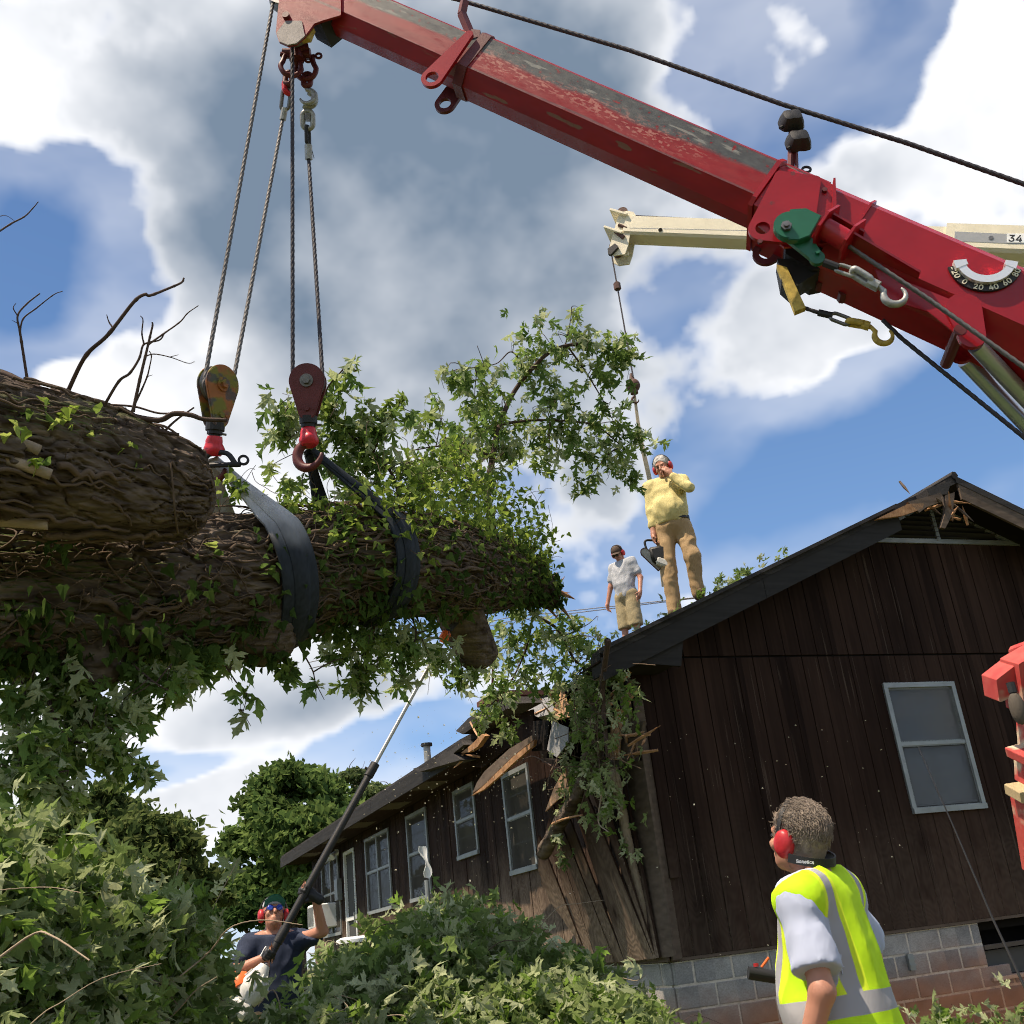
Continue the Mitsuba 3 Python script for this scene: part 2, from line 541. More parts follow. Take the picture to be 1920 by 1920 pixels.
gv = np.stack([GX, GY, ground_z(GX, GY)], -1).reshape(-1, 3)
ni, nj = GX.shape
ii, jj = np.meshgrid(np.arange(ni - 1), np.arange(nj - 1), indexing='ij')
gq = np.stack([ii * nj + jj, (ii + 1) * nj + jj, (ii + 1) * nj + jj + 1, ii * nj + jj + 1], -1).reshape(-1, 4)
structure('ground', (gv, gq), 'm_ground', True)

# ------------------------------------------------------------------ house
HOUSE = thing('house', 'long dark brown board-sided house on grey block foundation with its roof edge crushed', 'house')
XL, XR, YF, YB, XM = 4.98, 13.60, 9.20, 25.20, 9.29
ZS, ZP = 1.235, 3.72          # bottom of the siding, top of the long wall
SL = .416
RZ = lambda x: 5.95 - SL * abs(x - XM)      # top of the roof


def wallmap(wall):
    """frame of a wall: u along it, v up, w outwards"""
    if wall == 'gable':
        return frame(V(0, YF, 0), V(1, 0, 0), V(0, 0, 1), V(0, -1, 0))
    return frame(V(XL, 0, 0), V(0, -1, 0), V(0, 0, 1), V(-1, 0, 0))


def wbox(wall, u0, u1, z0, z1, w0, w1):
    """box on a wall; for the long wall u is y"""
    if wall == 'gable':
        return bx(u0, u1, YF - w1, YF - w0, z0, z1)
    return bx(XL - w1, XL - w0, u0, u1, z0, z1)


def wpoly(wall, poly, w0, w1):
    m = extrude(poly, w1 - w0)
    m.apply_translation((0, 0, (w0 + w1) / 2))
    if wall == 'long':
        m = xf(m, frame(V(XL, 0, 0), V(0, 1, 0), V(0, 0, 1), V(-1, 0, 0)))
        m.invert()
        return m
    return xf(m, wallmap('gable'))


WIN_LONG = [('A', 11.98, 12.84, 2.28, 3.46), ('B', 13.95, 14.81, 2.66, 3.57), ('C', 16.20, 17.30, 2.28, 3.57), ('D', 18.45, 20.12, 2.27, 3.55), ('E', 22.37, 24.10, 2.05, 3.55)]
DOOR = (21.05, 21.92, 1.30, 3.53)
WIN_GABLE = (8.00, 8.955, 2.305, 3.65)
holes_long = unary_union([sbox(a, c, b, d) for _, a, b, c, d in WIN_LONG] + [sbox(DOOR[0], DOOR[2], DOOR[1], DOOR[3])])
# the crushed corner: siding torn away under the roof edge
torn_long = Polygon([(9.0, 3.2), (9.35, 2.9), (9.6, 3.25), (9.9, 2.7), (10.25, 2.35), (10.5, 2.9), (10.9, 2.75), (11.2, 3.3), (11.6, 3.4), (11.7, 3.9), (9.0, 3.9)])
hole_gable = sbox(WIN_GABLE[0], WIN_GABLE[2], WIN_GABLE[1], WIN_GABLE[3])
vent_poly = Polygon([(8.0, 5.285), (10.6, 5.315), (XM + .02, 5.86)])
PW = .203


def planks(wall, u0, u1, region, name, w1=.018):
    u = u0
    while u < u1 - 1e-3:
        e = min(u + PW, u1)
        r = np.random.default_rng(int(u * 1000) + 11)
        p = sbox(u + .005, 0, e - .005, 9).intersection(region)
        for g in getattr(p, 'geoms', [p]):
            if g.area > .004 and g.geom_type == 'Polygon':
                part(HOUSE + '__' + name, 'plank', wpoly(wall, g, .0, w1 + r.uniform(-.003, .004)), 'm_siding')
        u = e


long_region = sbox(YF + .06, ZS - .01, YB, ZP).difference(holes_long).difference(torn_long)
planks('long', YF + .06, YB, long_region, 'long_wall')
low_gable = sbox(XL + .02, ZS, XR, 3.965).difference(hole_gable)
up_gable = Polygon([(XL + .02, 3.985), (XR, 3.985), (XR, RZ(XR) - .12), (XM, RZ(XM) - .12), (XL + .02, RZ(XL) - .12)]).difference(vent_poly)
planks('gable', XL + .02, XR, low_gable, 'gable_wall', .018)
planks('gable', XL + .02, XR, up_gable, 'gable_wall', .026)
# wall core behind the boards
core_long = sbox(YF, 1.2, YB, ZP).difference(holes_long.buffer(-.01)).difference(torn_long.buffer(-.05))
core_gable = Polygon([(XL, 1.2), (XR, 1.2), (XR, RZ(XR) - .12), (XM, RZ(XM) - .12), (XL, RZ(XL) - .12)]).difference(hole_gable.buffer(-.01))
part(HOUSE + '__long_wall', 'sheathing', wpoly('long', core_long, -.10, -.002), 'm_dark')
part(HOUSE + '__gable_wall', 'sheathing', wpoly('gable', core_gable, -.10, -.002), 'm_dark')
part(HOUSE, 'back_wall', cat(bx(XL + .1, XR, YB - .1, YB, 1.2, ZP), bx(XR - .1, XR, YF + .12, YB - .12, 1.2, ZP)), 'm_siding')
part(HOUSE, 'floor', bx(XL + .12, XR - .12, YF + .12, YB - .12, 1.12, 1.2), 'm_dark')
part(HOUSE, 'ceiling', bx(XL + 1.9, XR - .12, YF + .12, YB - .12, 3.62, 3.68), 'm_dark')
# corner boards, split and weathered
for z0, z1, dx, tl in ((ZS - .02, 3.55, 0, 0), (1.9, 3.3, .0, 1)):
    m = bevbox(.10, .026, z1 - z0, .003)
    m.apply_translation((XL + .03 + .09 * tl, YF - .04 - .02 * tl, (z0 + z1) / 2))
    part(HOUSE, 'corner_board', m, 'm_siding' if tl else 'm_oldwood')
m = bevbox(.026, .19, 2.45, .003)
m.apply_translation((XL - .034, YF + .09, ZS + 1.2))
part(HOUSE, 'corner_board', m, 'm_oldwood')
# bowed board pulled off beside the corner
P = np.array([(XL - .05, 9.62, 1.25), (XL - .10, 9.60, 2.0), (XL - .22, 9.58, 2.7), (XL - .30, 9.5, 3.2)])
part(HOUSE, 'loose_board', tube(spline(P, 14), .055, 4), 'm_oldwood', label='weathered board bowed away from the wall at the crushed corner')


def window(wall, u0, u1, z0, z1, kind, split=.5, mullion=False):
    W = pkey(HOUSE, 'window')
    fw, d = .042, .045
    add(W, cat(wbox(wall, u0 - .01, u1 + .01, z1 - fw, z1 + .012, -.02, d), wbox(wall, u0 - .01, u1 + .01, z0 - .012, z0 + fw, -.02, d + .012),
               wbox(wall, u0 - .012, u0 + fw, z0 + fw, z1 - fw, -.02, d - .002), wbox(wall, u1 - fw, u1 + .012, z0 + fw, z1 - fw, -.02, d - .002)), 'm_alu')
    zm = z0 + (z1 - z0) * split
    part(W, 'rail', wbox(wall, u0 + fw, u1 - fw, zm - .018, zm + .018, -.015, d - .008), 'm_alu')
    us = [(u0 + fw, u1 - fw)]
    if mullion:
        um = (u0 + u1) / 2
        part(W, 'mullion', wbox(wall, um - .03, um + .03, z0 + fw, z1 - fw, -.014, d - .005), 'm_alu')
        us = [(u0 + fw, um - .03), (um + .03, u1 - fw)]
    for a, b in us:
        for q0, q1, w in ((z0 + fw, zm - .018, .016), (zm + .018, z1 - fw, .004)):
            part(W, 'sash', cat(wbox(wall, a, a + .022, q0, q1, w - .014, w + .008), wbox(wall, b - .022, b, q0, q1, w - .014, w + .008),
                                wbox(wall, a + .022, b - .022, q0, q0 + .022, w - .014, w + .008), wbox(wall, a + .022, b - .022, q1 - .022, q1, w - .014, w + .008),
                                wbox(wall, a + .022, b - .022, (q0 + q1) / 2 - .006, (q0 + q1) / 2 + .006, w - .011, w + .003)), 'm_alu')
            part(W, 'insect_screen', sheet(wall, a + .01, b - .01, q0 + .01, q1 - .01, .0245), 'm_mesh' if kind != 'blind' else 'm_mesh_fine')
            part(W, 'pane', sheet(wall, a + .02, b - .02, q0 + .02, q1 - .02, w - .003), 'm_glass')
    if kind == 'blind':
        sl = []
        z = z1 - fw - .03
        k = 0
        while z > z0 + fw:
            s = bevbox(u1 - u0 - .10, .024, .0015, .0004)
            s.apply_transform(rotm((1, 0, 0), 58 + 4 * math.sin(k * 2.1)))
            s.apply_translation(((u0 + u1) / 2, YF + .055, z + .001 * math.sin(k * 1.3)))
            sl.append(s)
            z -= .0235
            k += 1
        part(W, 'blind', cat(sl), 'm_blind', stuff=True)
        part(W, 'backing', wbox(wall, u0 + .02, u1 - .02, z0 + .02, z1 - .02, -.0975, -.085), 'm_screen')
    else:
        part(W, 'curtain', curtain(wall, u0 + .03, u1 - .03, z0 + .03, z1 - .03), 'm_curtain', True)


def sheet(wall, u0, u1, z0, z1, w):
    if wall == 'gable':
        v = [(u0, YF - w, z0), (u1, YF - w, z0), (u1, YF - w, z1), (u0, YF - w, z1)]
    else:
        v = [(XL - w, u1, z0), (XL - w, u0, z0), (XL - w, u0, z1), (XL - w, u1, z1)]
    return trimesh.Trimesh(v, [[0, 1, 2], [0, 2, 3]], process=False)


def curtain(wall, u0, u1, z0, z1):
    n = 40
    u = np.linspace(u0, u1, n)
    w = -.075 + .012 * np.sin(u * 42 + np.sin(u * 9))
    v = []
    for z in (z0, z1):
        for a, b in zip(u, w):
            v.append((XL - b, a, z))
    f = []
    for i in range(n - 1):
        f += [[i, i + 1, n + i + 1], [i, n + i + 1, n + i]]
    return trimesh.Trimesh(v, f, process=False)


window('gable', *[WIN_GABLE[i] for i in (0, 1, 2, 3)], 'blind', .52)
for nme, a, b, c, d in WIN_LONG:
    window('long', a, b, c, d, 'curtain', .54, mullion=nme in 'DE')
# door of the long wall
D = pkey(HOUSE, 'door')
add(D, wbox('long', DOOR[0] + .04, DOOR[1] - .04, DOOR[2], DOOR[3] - .04, -.05, -.01), 'm_screen')
part(D, 'frame', cat(wbox('long', DOOR[0] - .01, DOOR[0] + .05, DOOR[2], DOOR[3], -.02, .04), wbox('long', DOOR[1] - .05, DOOR[1] + .01, DOOR[2], DOOR[3], -.02, .04),
                     wbox('long', DOOR[0] + .05, DOOR[1] - .05, DOOR[3] - .06, DOOR[3], -.02, .04), wbox('long', DOOR[0] + .05, DOOR[1] - .05, 2.25, 2.32, -.01, .03)), 'm_white')
part(D, 'handle', wbox('long', DOOR[0] + .09, DOOR[0] + .12, 2.20, 2.38, .0, .06), 'm_alu')

# gable vent: frame, mullion, slats
VENT = pkey(HOUSE, 'gable_vent')
ring = vent_poly.difference(vent_poly.buffer(-.055, join_style=2))
add(VENT, wpoly('gable', ring, .0, .05), 'm_alu')
part(VENT, 'backing', wpoly('gable', vent_poly.buffer(-.02), -.0015, .003), 'm_dark')
inner = vent_poly.buffer(-.055, join_style=2)
z = 5.36
while z < 5.78:
    p = inner.intersection(LineString([(7, z), (12, z)]))
    if p.is_empty:
        break
    a, b = p.bounds[0], p.bounds[2]
    s = bevbox(b - a - .01, .075, .008, .001)
    s.apply_transform(rotm((1, 0, 0), -38))
    s.apply_translation(((a + b) / 2, YF - .030, z))
    part(VENT, 'slat', s, 'm_trim')
    z += .062
part(VENT, 'mullion', wbox('gable', XM - .025, XM + .025, 5.33, 5.72, .003, .058), 'm_alu')

# roof: two slopes as slabs, the left one with a torn hole
def slope_slab(poly, side, t=.09, lift=0.):
    """poly in (distance from the ridge in plan, y) -> a slab that lies on the slope"""
    m = extrude(poly, t)
    v = m.vertices.copy()
    x = XM - v[:, 0] if side < 0 else XM + v[:, 0]
    z = 5.95 - SL * v[:, 0] + v[:, 2] - t / 2 + lift
    m.vertices = np.stack([x, v[:, 1], z], 1)
    if side < 0:
        m.invert()
    return m


EX = XM - 4.38     # eave distance from the ridge in plan
hole = [(EX + .1, 8.97), (EX - .25, 8.93), (EX - .6, 9.25), (EX - 1.0, 9.5), (EX - 1.6, 10.1), (EX - 2.0, 10.6), (EX - 1.8, 11.1), (EX - 2.1, 11.7), (EX - 1.5, 12.2),
        (EX - .9, 12.15), (EX - .55, 12.6), (EX - .2, 12.5), (EX + .1, 12.75)]
left = Polygon([(0, 8.68), (EX, 8.68), (EX, 25.7), (0, 25.7)]).difference(Polygon(hole)).difference(Polygon([(.1, 8.6), (.2, 8.78), (.35, 8.72), (.5, 8.82), (.75, 8.70), (.95, 8.6)])).difference(sbox(EX - .10, 8.5, EX + .2, 9.0))
right = Polygon([(0, 8.66), (EX + .1, 8.66), (EX + .1, 25.7), (0, 25.7)])
ROOF = pkey(HOUSE, 'roof')
add(ROOF, cat(slope_slab(left, -1), slope_slab(right, 1)), 'm_shingle')
part(ROOF, 'ridge_cap', tube([(XM, 8.66, 5.955), (XM, 25.7, 5.955)], .05, 6), 'm_shingle')
# fascia along the eave (bottom 0.19 below) and the soffit boards
for y0, y1 in ((13.05, 17.2), (17.21, 21.4), (21.41, 25.7)):
    part(HOUSE, 'fascia', bx(4.355, 4.385, y0, y1, 3.655, 3.865), 'm_trim')
part(HOUSE, 'fascia', bx(4.45, 4.475, 8.725, 8.93, 3.70, 3.90), 'm_trim')
part(HOUSE, 'soffit', bx(4.386, XL - .03, 13.1, 25.69, 3.70, 3.715), 'm_siding')
for y in (14.5, 16.4, 18.6, 20.9, 23.2):
    part(HOUSE, 'soffit_panel', bx(4.44, 4.80, y, y + .75, 3.693, 3.699), 'm_soffit', label='pale soffit panel under the eave')


def along_slope(d0, d1, y0, y1, zo0, zo1, side):
    """a board whose long side follows the slope; zo are offsets below the roof top"""
    s = -1 if side < 0 else 1
    v = []
    for d in (d0, d1):
        for y in (y0, y1):
            for zo in (zo0, zo1):
                v.append((XM + s * d, y, 5.95 - SL * d + zo))
    return trimesh.convex.convex_hull(np.array(v))


for a, b in ((.95, 2.9), (2.905, EX - .07)):
    part(HOUSE, 'rake_board', along_slope(a, b, 8.690, 8.722, -.30, -.085, -1), 'm_trim')
for a, b in ((.02, 2.6), (2.605, EX + .12)):
    part(HOUSE, 'rake_board', along_slope(a, b, 8.668, 8.700, -.28, -.085, 1), 'm_oldwood')
part(HOUSE, 'rake_soffit', along_slope(.6, EX - .05, 8.73, YF - .03, -.115, -.10, -1), 'm_siding')
part(HOUSE, 'rake_soffit', along_slope(.1, EX, 8.71, YF - .03, -.115, -.10, 1), 'm_dark')
part(HOUSE, 'rake_shingle_edge', along_slope(1.0, EX - .05, 8.62, 8.69, -.035, .004, -1), 'm_shingle')
# boxed return at the foot of the rake
ret = Polygon([(4.46, 3.84), (5.30, 3.77), (5.38, 4.06), (4.46, 3.90)])
m = extrude(ret, .03)
m = xf(m, frame(V(0, 8.755, 0), V(1, 0, 0), V(0, 0, 1), V(0, -1, 0)))
part(HOUSE, 'eave_return', m, 'm_trim')
part(HOUSE, 'eave_return', bx(4.47, 5.28, 8.775, YF - .03, 3.80, 3.815), 'm_trim')

# foundation of concrete blocks
FND = HOUSE + '__foundation'
gap, row0 = .019, -.2


def blocks(wall, u0, u1, openings):
    for r in range(7):
        z0, z1 = row0 + .2 * r, row0 + .2 * (r + 1)
        u = u0 - (.2 if r % 2 == 0 else .0)
        while u < u1:
            a, b = max(u, u0), min(u + .4, u1)
            p = sbox(a + gap / 2, z0 + gap / 2, b - gap / 2, z1 - gap / 2) if b - a > .03 else None
            if p is not None:
                for o in openings:
                    p = p.difference(o)
                if not p.is_empty and p.area > .004:
                    uu0, zz0, uu1, zz1 = p.bounds
                    r_ = np.random.default_rng(int(abs(u) * 97 + r * 13))
                    m = bevbox(uu1 - uu0, .05, zz1 - zz0, .006)
                    off = r_.uniform(-.003, .003)
                    if wall == 'gable':
                        m.apply_translation(((uu0 + uu1) / 2, YF + .035 + off, (zz0 + zz1) / 2))
                    else:
                        m = xf(m, rotm((0, 0, 1), 90))
                        m.apply_translation((XL + .035 + off, (uu0 + uu1) / 2, (zz0 + zz1) / 2))
                    part(FND, 'block', m, 'm_block')
            u += .4


OPEN = [sbox(6.90, -.3, 7.215, 1.2), sbox(8.50, .69, 9.45, 1.2)]
blocks('gable', XL + .01, XR, OPEN)
blocks('long', YF + .06, 16.5, [])
mort = sbox(XL + .03, -.25, XR, 1.20).difference(unary_union(OPEN))
part(FND, 'mortar', cat(wpoly('gable', mort, -.10, -.016), bx(XL + .0155, XL + .10, YF + .10, 16.5, -.25, 1.20)), 'm_mortar')
part(FND, 'footing_wall', bx(XL + .02, XL + .1, 16.51, YB, -.25, 1.20), 'm_block')
part(FND, 'back_footing', cat(bx(XR - .1, XR, YF + .12, YB, -.25, 1.2), bx(XL + .12, XR - .12, YB - .1, YB, -.25, 1.2)), 'm_block')
part(FND, 'sill_plate', cat(bx(XL - .005, XR, YF - .012, YF + .09, 1.203, 1.232), bx(XL - .012, XL + .09, YF + .095, YB, 1.203, 1.228)), 'm_oldwood')
part(FND, 'crawl_opening', wbox('gable', 8.45, 9.5, .62, 1.22, -.42, -.40), 'm_dark')
part(FND, 'crawl_hatch', wbox('gable', 8.52, 9.44, .70, .93, -.10, -.07), 'm_screen')
part(FND, 'crawl_lintel', wbox('gable', 8.505, 9.44, .945, .985, -.09, .0), 'm_soffit')
part(FND, 'crawl_frame', wbox('gable', 8.5, 9.45, .655, .688, -.08, .02), 'm_mortar')
part(FND, 'hatch', wbox('gable', 6.89, 7.22, -.25, 1.2, -.14, -.10), 'm_dark')
part(FND, 'hatch_post', wbox('gable', 7.165, 7.21, -.2, 1.2, -.09, .012), 'm_oldwood')
part(FND, 'outlet_box', cat(wbox('gable', 7.52, 7.585, .86, 1.005, .0, .03), wbox('gable', 7.515, 7.59, .955, .965, .03, .045), wbox('gable', 7.515, 7.59, .90, .91, .03, .045)), 'm_alu')

# chimney of small bricks behind the torn roof edge
part(HOUSE, 'chimney', cat(bx(5.9, 7.35, 15.2, 15.9, 3.9, 5.02), bx(5.85, 7.4, 15.15, 15.95, 5.02, 5.10)), 'm_brick', label='low brick chimney behind the torn roof')

# ------------------------------------------------------------------ red recovery crane
class Arm:
    """a boom: a along it (towards its foot), s its near side, u up and square to both"""

    def __init__(self, A, B):
        self.O = A
        self.a = unit(B - A)
        s = unit(np.cross(self.a, V(0, 0, 1)))
        self.s = s if s @ (EYE - A) > 0 else -s
        u = np.cross(self.s, self.a)
        self.u = u if u[2] > 0 else -u
        self.L = np.linalg.norm(B - A)
        self.rh = np.dot(np.cross(self.a, self.u), self.s) > 0

    def tu(self, px, py, so):
        d = CAMM @ V(px - 960, py - 960, FOC)
        o = self.O + self.s * so
        k = ((o - EYE) @ self.s) / (d @ self.s)
        q = EYE + d * k - o
        return q @ self.a, q @ self.u

    def pt(self, t, s, u):
        return self.O + self.a * t + self.s * s + self.u * u

    def at(self, px, py, so):
        t, u = self.tu(px, py, so)
        return self.pt(t, so, u)

    def fix(self, m):
        if np.linalg.det(frame(self.O, self.a, self.u, self.s)[:3, :3]) < 0:
            m.invert()
        return m

    def plate(self, poly, so, th):
        """poly in (t, u), centred at s = so"""
        return self.fix(xf(extrude(poly, th), frame(self.O + self.s * so, self.a, self.u, self.s)))

    def poly(self, pts, so):
        return Polygon([self.tu(x, y, so) for x, y in pts]).buffer(0)

    def disc(self, px, py, r, so):
        """r in metres"""
        return Point(*self.tu(px, py, so)).buffer(r, 24)

    def prism(self, prof, t0, t1):
        """profile in (s, u) from t0 to t1"""
        m = extrude(Polygon(prof), t1 - t0)
        M = frame(self.pt((t0 + t1) / 2, 0, 0), self.s, self.u, self.a)
        m = xf(m, M)
        if np.linalg.det(M[:3, :3]) < 0:
            m.invert()
        return m


BM = Arm(at(640, 18, 8.4), at(1900, 575, 6.55))
bO, bA, bU, bS = BM.O, BM.a, BM.u, BM.s


def bcoord(p):
    q = mi.Vector3f(p.x - float(bO[0]), p.y - float(bO[1]), p.z - float(bO[2]))
    return dr.dot(q, mi.Vector3f(*map(float, bA))), dr.dot(q, mi.Vector3f(*map(float, bU)))


def c_boom(p, n, uv):
    t, u = bcoord(p)
    red = mix((.15, .006, .010), (.28, .010, .014), fbm(t * 3, u * 14, 1, 4))
    w = fbm(t * 1.3, u * 5, 4, 4) - .5
    f = fbm(t * 26, u * 40, 2, 4)
    side = smoothstep(.80, .9, dr.abs(dr.dot(mi.Vector3f(n), mi.Vector3f(*map(float, bS)))))
    grey = smoothstep(.018, .050, u + .15 * w) * smoothstep(.180, .160, u + .03 * w)
    grey = dr.maximum(grey, .55 * smoothstep(.016, .004, dr.abs(u + .115 + .03 * w)))
    g = mix((.035, .038, .043), (.10, .105, .105), f)
    g = mix(g, mi.Color3f(.20, .20, .185), smoothstep(.68, .80, fbm(t * 5, u * 30, 8, 4)))
    c = mix(red, g, grey * side * smoothstep(.25, .45, f + .12))
    fl = smoothstep(.55, .66, fbm(t * 34, u * 95, 6, 3)) * smoothstep(.10, .0, dr.abs(u - .0 + .16 * w)) * smoothstep(.40, .55, fbm(t * 1.1, 1, 1, 2) + .08)
    c = mix(c, mi.Color3f(.42, .17, .14), fl * side * .75)
    low = smoothstep(.70, .76, fbm(t * 4, u * 24, 11, 4)) * (1 - side)
    return mix(c, mi.Color3f(.16, .09, .06), low * .8)


def r_boom(p, n, uv):
    t, u = bcoord(p)
    return .30 + .28 * fbm(t * 12, u * 40, 3, 3)


mat('m_boom', proc(c_boom), proc(r_boom), spec=.28)
scene['m_red'] = {'type': 'twosided', 'bsdf': {'type': 'principled', 'base_color': tone((.27, .006, .011), (5, 5, 5), .2), 'roughness': .30, 'specular': .35, 'clearcoat': .25, 'clearcoat_gloss': .9}}
mat('m_darkred', tone((.10, .016, .017), (9, 9, 9), .4), .5)
mat('m_wornplate', tone((.20, .175, .165), (14, 14, 14), .5), .6)
mat('m_black', (.014, .014, .015), .55)
mat('m_steel', tone((.16, .155, .15), (30, 30, 30), .4), .42, metallic=.8)
mat('m_galv', tone((.33, .33, .31), (40, 40, 40), .45), .5, metallic=.55)
mat('m_chrome', (.46, .50, .56), .24, metallic=.7)
mat('m_silver', (.70, .71, .72), .32, metallic=.45)
mat('m_green', tone((.010, .105, .055), (9, 9, 9), .2), .38)
mat('m_yellow', tone((.42, .30, .06), (25, 25, 25), .7), .6)
mat('m_rope', tone((.115, .108, .105), (60, 60, 60), .35), .6, metallic=.3)
mat('m_ropedark', tone((.040, .036, .042), (60, 60, 60), .35), .6, metallic=.2)
mat('m_redtape', (.50, .018, .030), .35)
mat('m_num', (.70, .66, .52), .6)

CR = thing('crane', 'red recovery crane boom with worn grey paint reaching over the log', 'crane')
K = 1.12


def prof(w, top, side, ch, bw):
    return [(w, top), (w, -side), (bw, -side - ch), (-bw, -side - ch), (-w, -side), (-w, top), (-w + .03, top + .03), (w - .03, top + .03)]


inner = prof(.145, .148, .105, .085, .060)
mid = prof(.165, .172, .122, .100, .072)
tE = BM.tu(1440, 360, .17)[0]
t1 = BM.tu(862, 118, .165)[0]
part(CR, 'inner_boom', BM.prism(inner, -.12, t1), 'm_boom')
part(CR, 'middle_boom', BM.prism(mid, t1 + .002, tE + .3), 'm_boom')
base = [(.255, .075), (.255, -.25), (.13, -.385), (-.13, -.385), (-.255, -.25), (-.255, .075), (-.20, .135), (.20, .135)]
base_low = [(.254, -.2505), (.13, -.385), (-.13, -.385), (-.254, -.2505)]
base = [(.255, .075), (.255, -.25), (-.255, -.25), (-.255, .075), (-.20, .135), (.20, .135)]
part(CR, 'base_boom', BM.prism(base, tE, BM.L + 3.0), 'm_red')
part(CR, 'lower_box', BM.prism(base_low, tE + .52, BM.L + 3.0), 'm_red')
# end collars
cw = lambda p, k: [(x * k, y * k) for x, y in p]
part(CR, 'collar', BM.prism(cw(mid, 1.05), t1 - .01, t1 + .075), 'm_darkred')
part(CR, 'collar', BM.prism([(.278, .10), (.278, -.21), (.25, -.262), (-.25, -.262), (-.278, -.21), (-.278, .10), (-.21, .17), (.21, .17)], tE - .035, tE - .004), 'm_red')
part(CR, 'collar', BM.prism([(.268, .09), (.268, -.24), (-.268, -.24), (-.268, .09), (-.21, .155), (.21, .155)], tE + .62, tE + .635), 'm_red')


def lug(c_px, r, hole, top_pts, so, th, m, name='lug_plate', lab=None):
    p = unary_union([BM.disc(*c_px, r, so)] + [Point(*BM.tu(x, y, so)).buffer(q) for x, y, q in top_pts]).convex_hull
    p = p.difference(BM.disc(*c_px, hole, so))
    return part(CR, name, BM.plate(p, so, th), m, label=lab)


lug((811, 147), .082, .048, [(880, 66, .03)], .19, .03, 'm_red')
lug((835, 196), .080, .046, [(868, 150, .075)], -.19, .03, 'm_darkred')
lug((1430, 430), .088, .045, [(1462, 330, .03), (1530, 340, .03), (1500, 440, .08)], .285, .03, 'm_red')
lug((1436, 476), .088, .046, [(1475, 455, .09)], -.19, .03, 'm_darkred')
# cheek plate on the side of the base section
ck = BM.poly([(1475, 328), (1530, 330), (1566, 350), (1566, 455), (1470, 465), (1418, 420)], .27)
part(CR, 'cheek_plate', BM.plate(ck, .268, .018), 'm_red')
for px, py in ((1486, 329), (1448, 384), (1546, 358), (1425, 455)):
    q = BM.at(px, py, .28)
    part(CR, 'bolt', cyl(q, q + bS * .02, .017, 6), 'm_darkred')
# doubler on the lower side of the base section
db = BM.poly([(1640, 505), (1838, 585), (1822, 640), (1790, 625), (1740, 585), (1660, 560)], .262)
part(CR, 'doubler_plate', BM.plate(db, .262, .012), 'm_red')
# cylinder lugs and chrome cylinders
for k, (so, px0, py0) in enumerate(((.27, 1826, 640), (-.10, 1806, 668))):
    p = unary_union([BM.disc(px0 - 4, py0 - 8, .075, so), BM.disc(px0 - 20, py0 - 60, .10, so)]).convex_hull
    part(CR, 'cylinder_lug', BM.plate(p, so, .035), 'm_red')
    P = BM.at(px0 + 4, py0 + 8, so - .07)
    Q = at(px0 + 300, py0 + 318, 7.0)
    part(CR, 'hydraulic_cylinder', cyl(P, P + (Q - P) * .75, .052, 24), 'm_chrome', 40)
    part(CR, 'cylinder_barrel', cyl(P + (Q - P) * .75, P + (Q - P) * 2.1, .085, 24), 'm_red', 40)
pin = BM.at(1800, 618, .29)
part(CR, 'pin', cyl(pin, pin - bS * .42, .035, 12), 'm_darkred')
# green guide bracket
so = .37
g1 = unary_union([BM.disc(1481, 425, .098, so), BM.poly([(1481, 396), (1511, 394), (1540, 408), (1518, 446), (1496, 454), (1478, 453)], so)])
g2 = unary_union([BM.poly([(1460, 440), (1500, 450), (1518, 444), (1542, 478), (1532, 496), (1522, 490)], so - .045), BM.disc(1532, 485, .045, so - .045)])
GB = part(CR, 'guide_bracket', cat(BM.plate(g1.buffer(-.004), so + .022, .006), BM.plate(g1, so - .003, .044)), 'm_green', label='green painted guide bracket')
part(GB, 'arm', BM.plate(g2, so - .045, .035), 'm_green')
q = BM.at(1474, 427, so + .02)
part(GB, 'nut', cat(cyl(q, q + bS * .03, .034, 6), cyl(q + bS * .03, q + bS * .045, .018, 10)), 'm_steel')
q = BM.at(1533, 474, so - .02)
part(GB, 'bolt', cyl(q, q + bS * .016, .014, 6), 'm_green')
# roller between two gussets
tR, uR = BM.tu(1565, 440, .30)
R0, R1 = BM.at(1546, 428, .38), BM.at(1588, 452, .38)
part(CR, 'roller', cyl(R0, R1, .066, 20), 'm_red', 40)


def gusset(c, pts, th, m='m_red'):
    """plate square to the boom axis; pts in (s, u) relative to the point c"""
    mm = extrude(Polygon(pts), th)
    M = frame(c, bS, bU, bA)
    mm = xf(mm, M)
    if np.linalg.det(M[:3, :3]) < 0:
        mm.invert()
    return part(CR, 'gusset', mm, m)


gp = [(-.14, .20), (-.02, .20), (.10, .05), (.10, -.06), (.04, -.10), (-.06, -.10), (-.14, -.04)]
gusset(R0 - bA * .012, gp, .016)
gusset(R1 + bA * .012, gp, .016)
fl = BM.poly([(1606, 414), (1626, 408), (1697, 421), (1697, 440), (1640, 450), (1584, 470), (1572, 458)], .33)
tr = extrude(Polygon([(0, 0), (.46, .0), (.46, .07), (.02, .16)]), .014)
M = frame(R1 + bU * .045 - bS * .12, bA, bS, bU)
tr = xf(tr, M)
part(CR, 'flange', tr, 'm_red')
up = extrude(Polygon([(0, 0), (.21, 0), (.21, .10), (0, .14)]), .014)
part(CR, 'flange', xf(up, frame(R0 + bU * .105 - bS * .12, bA, bS, bU)), 'm_red')
fin = BM.poly([(1560, 372), (1562, 338), (1566, 338), (1568, 392), (1560, 398)], .28)
part(CR, 'fin', BM.plate(fin, .28, .05), 'm_red')
# angle indicator: chrome arc and a black scale with white figures
sI = .262
cI = BM.tu(1846, 489, sI)
mI = .0033 * 1.0
Ra = .212
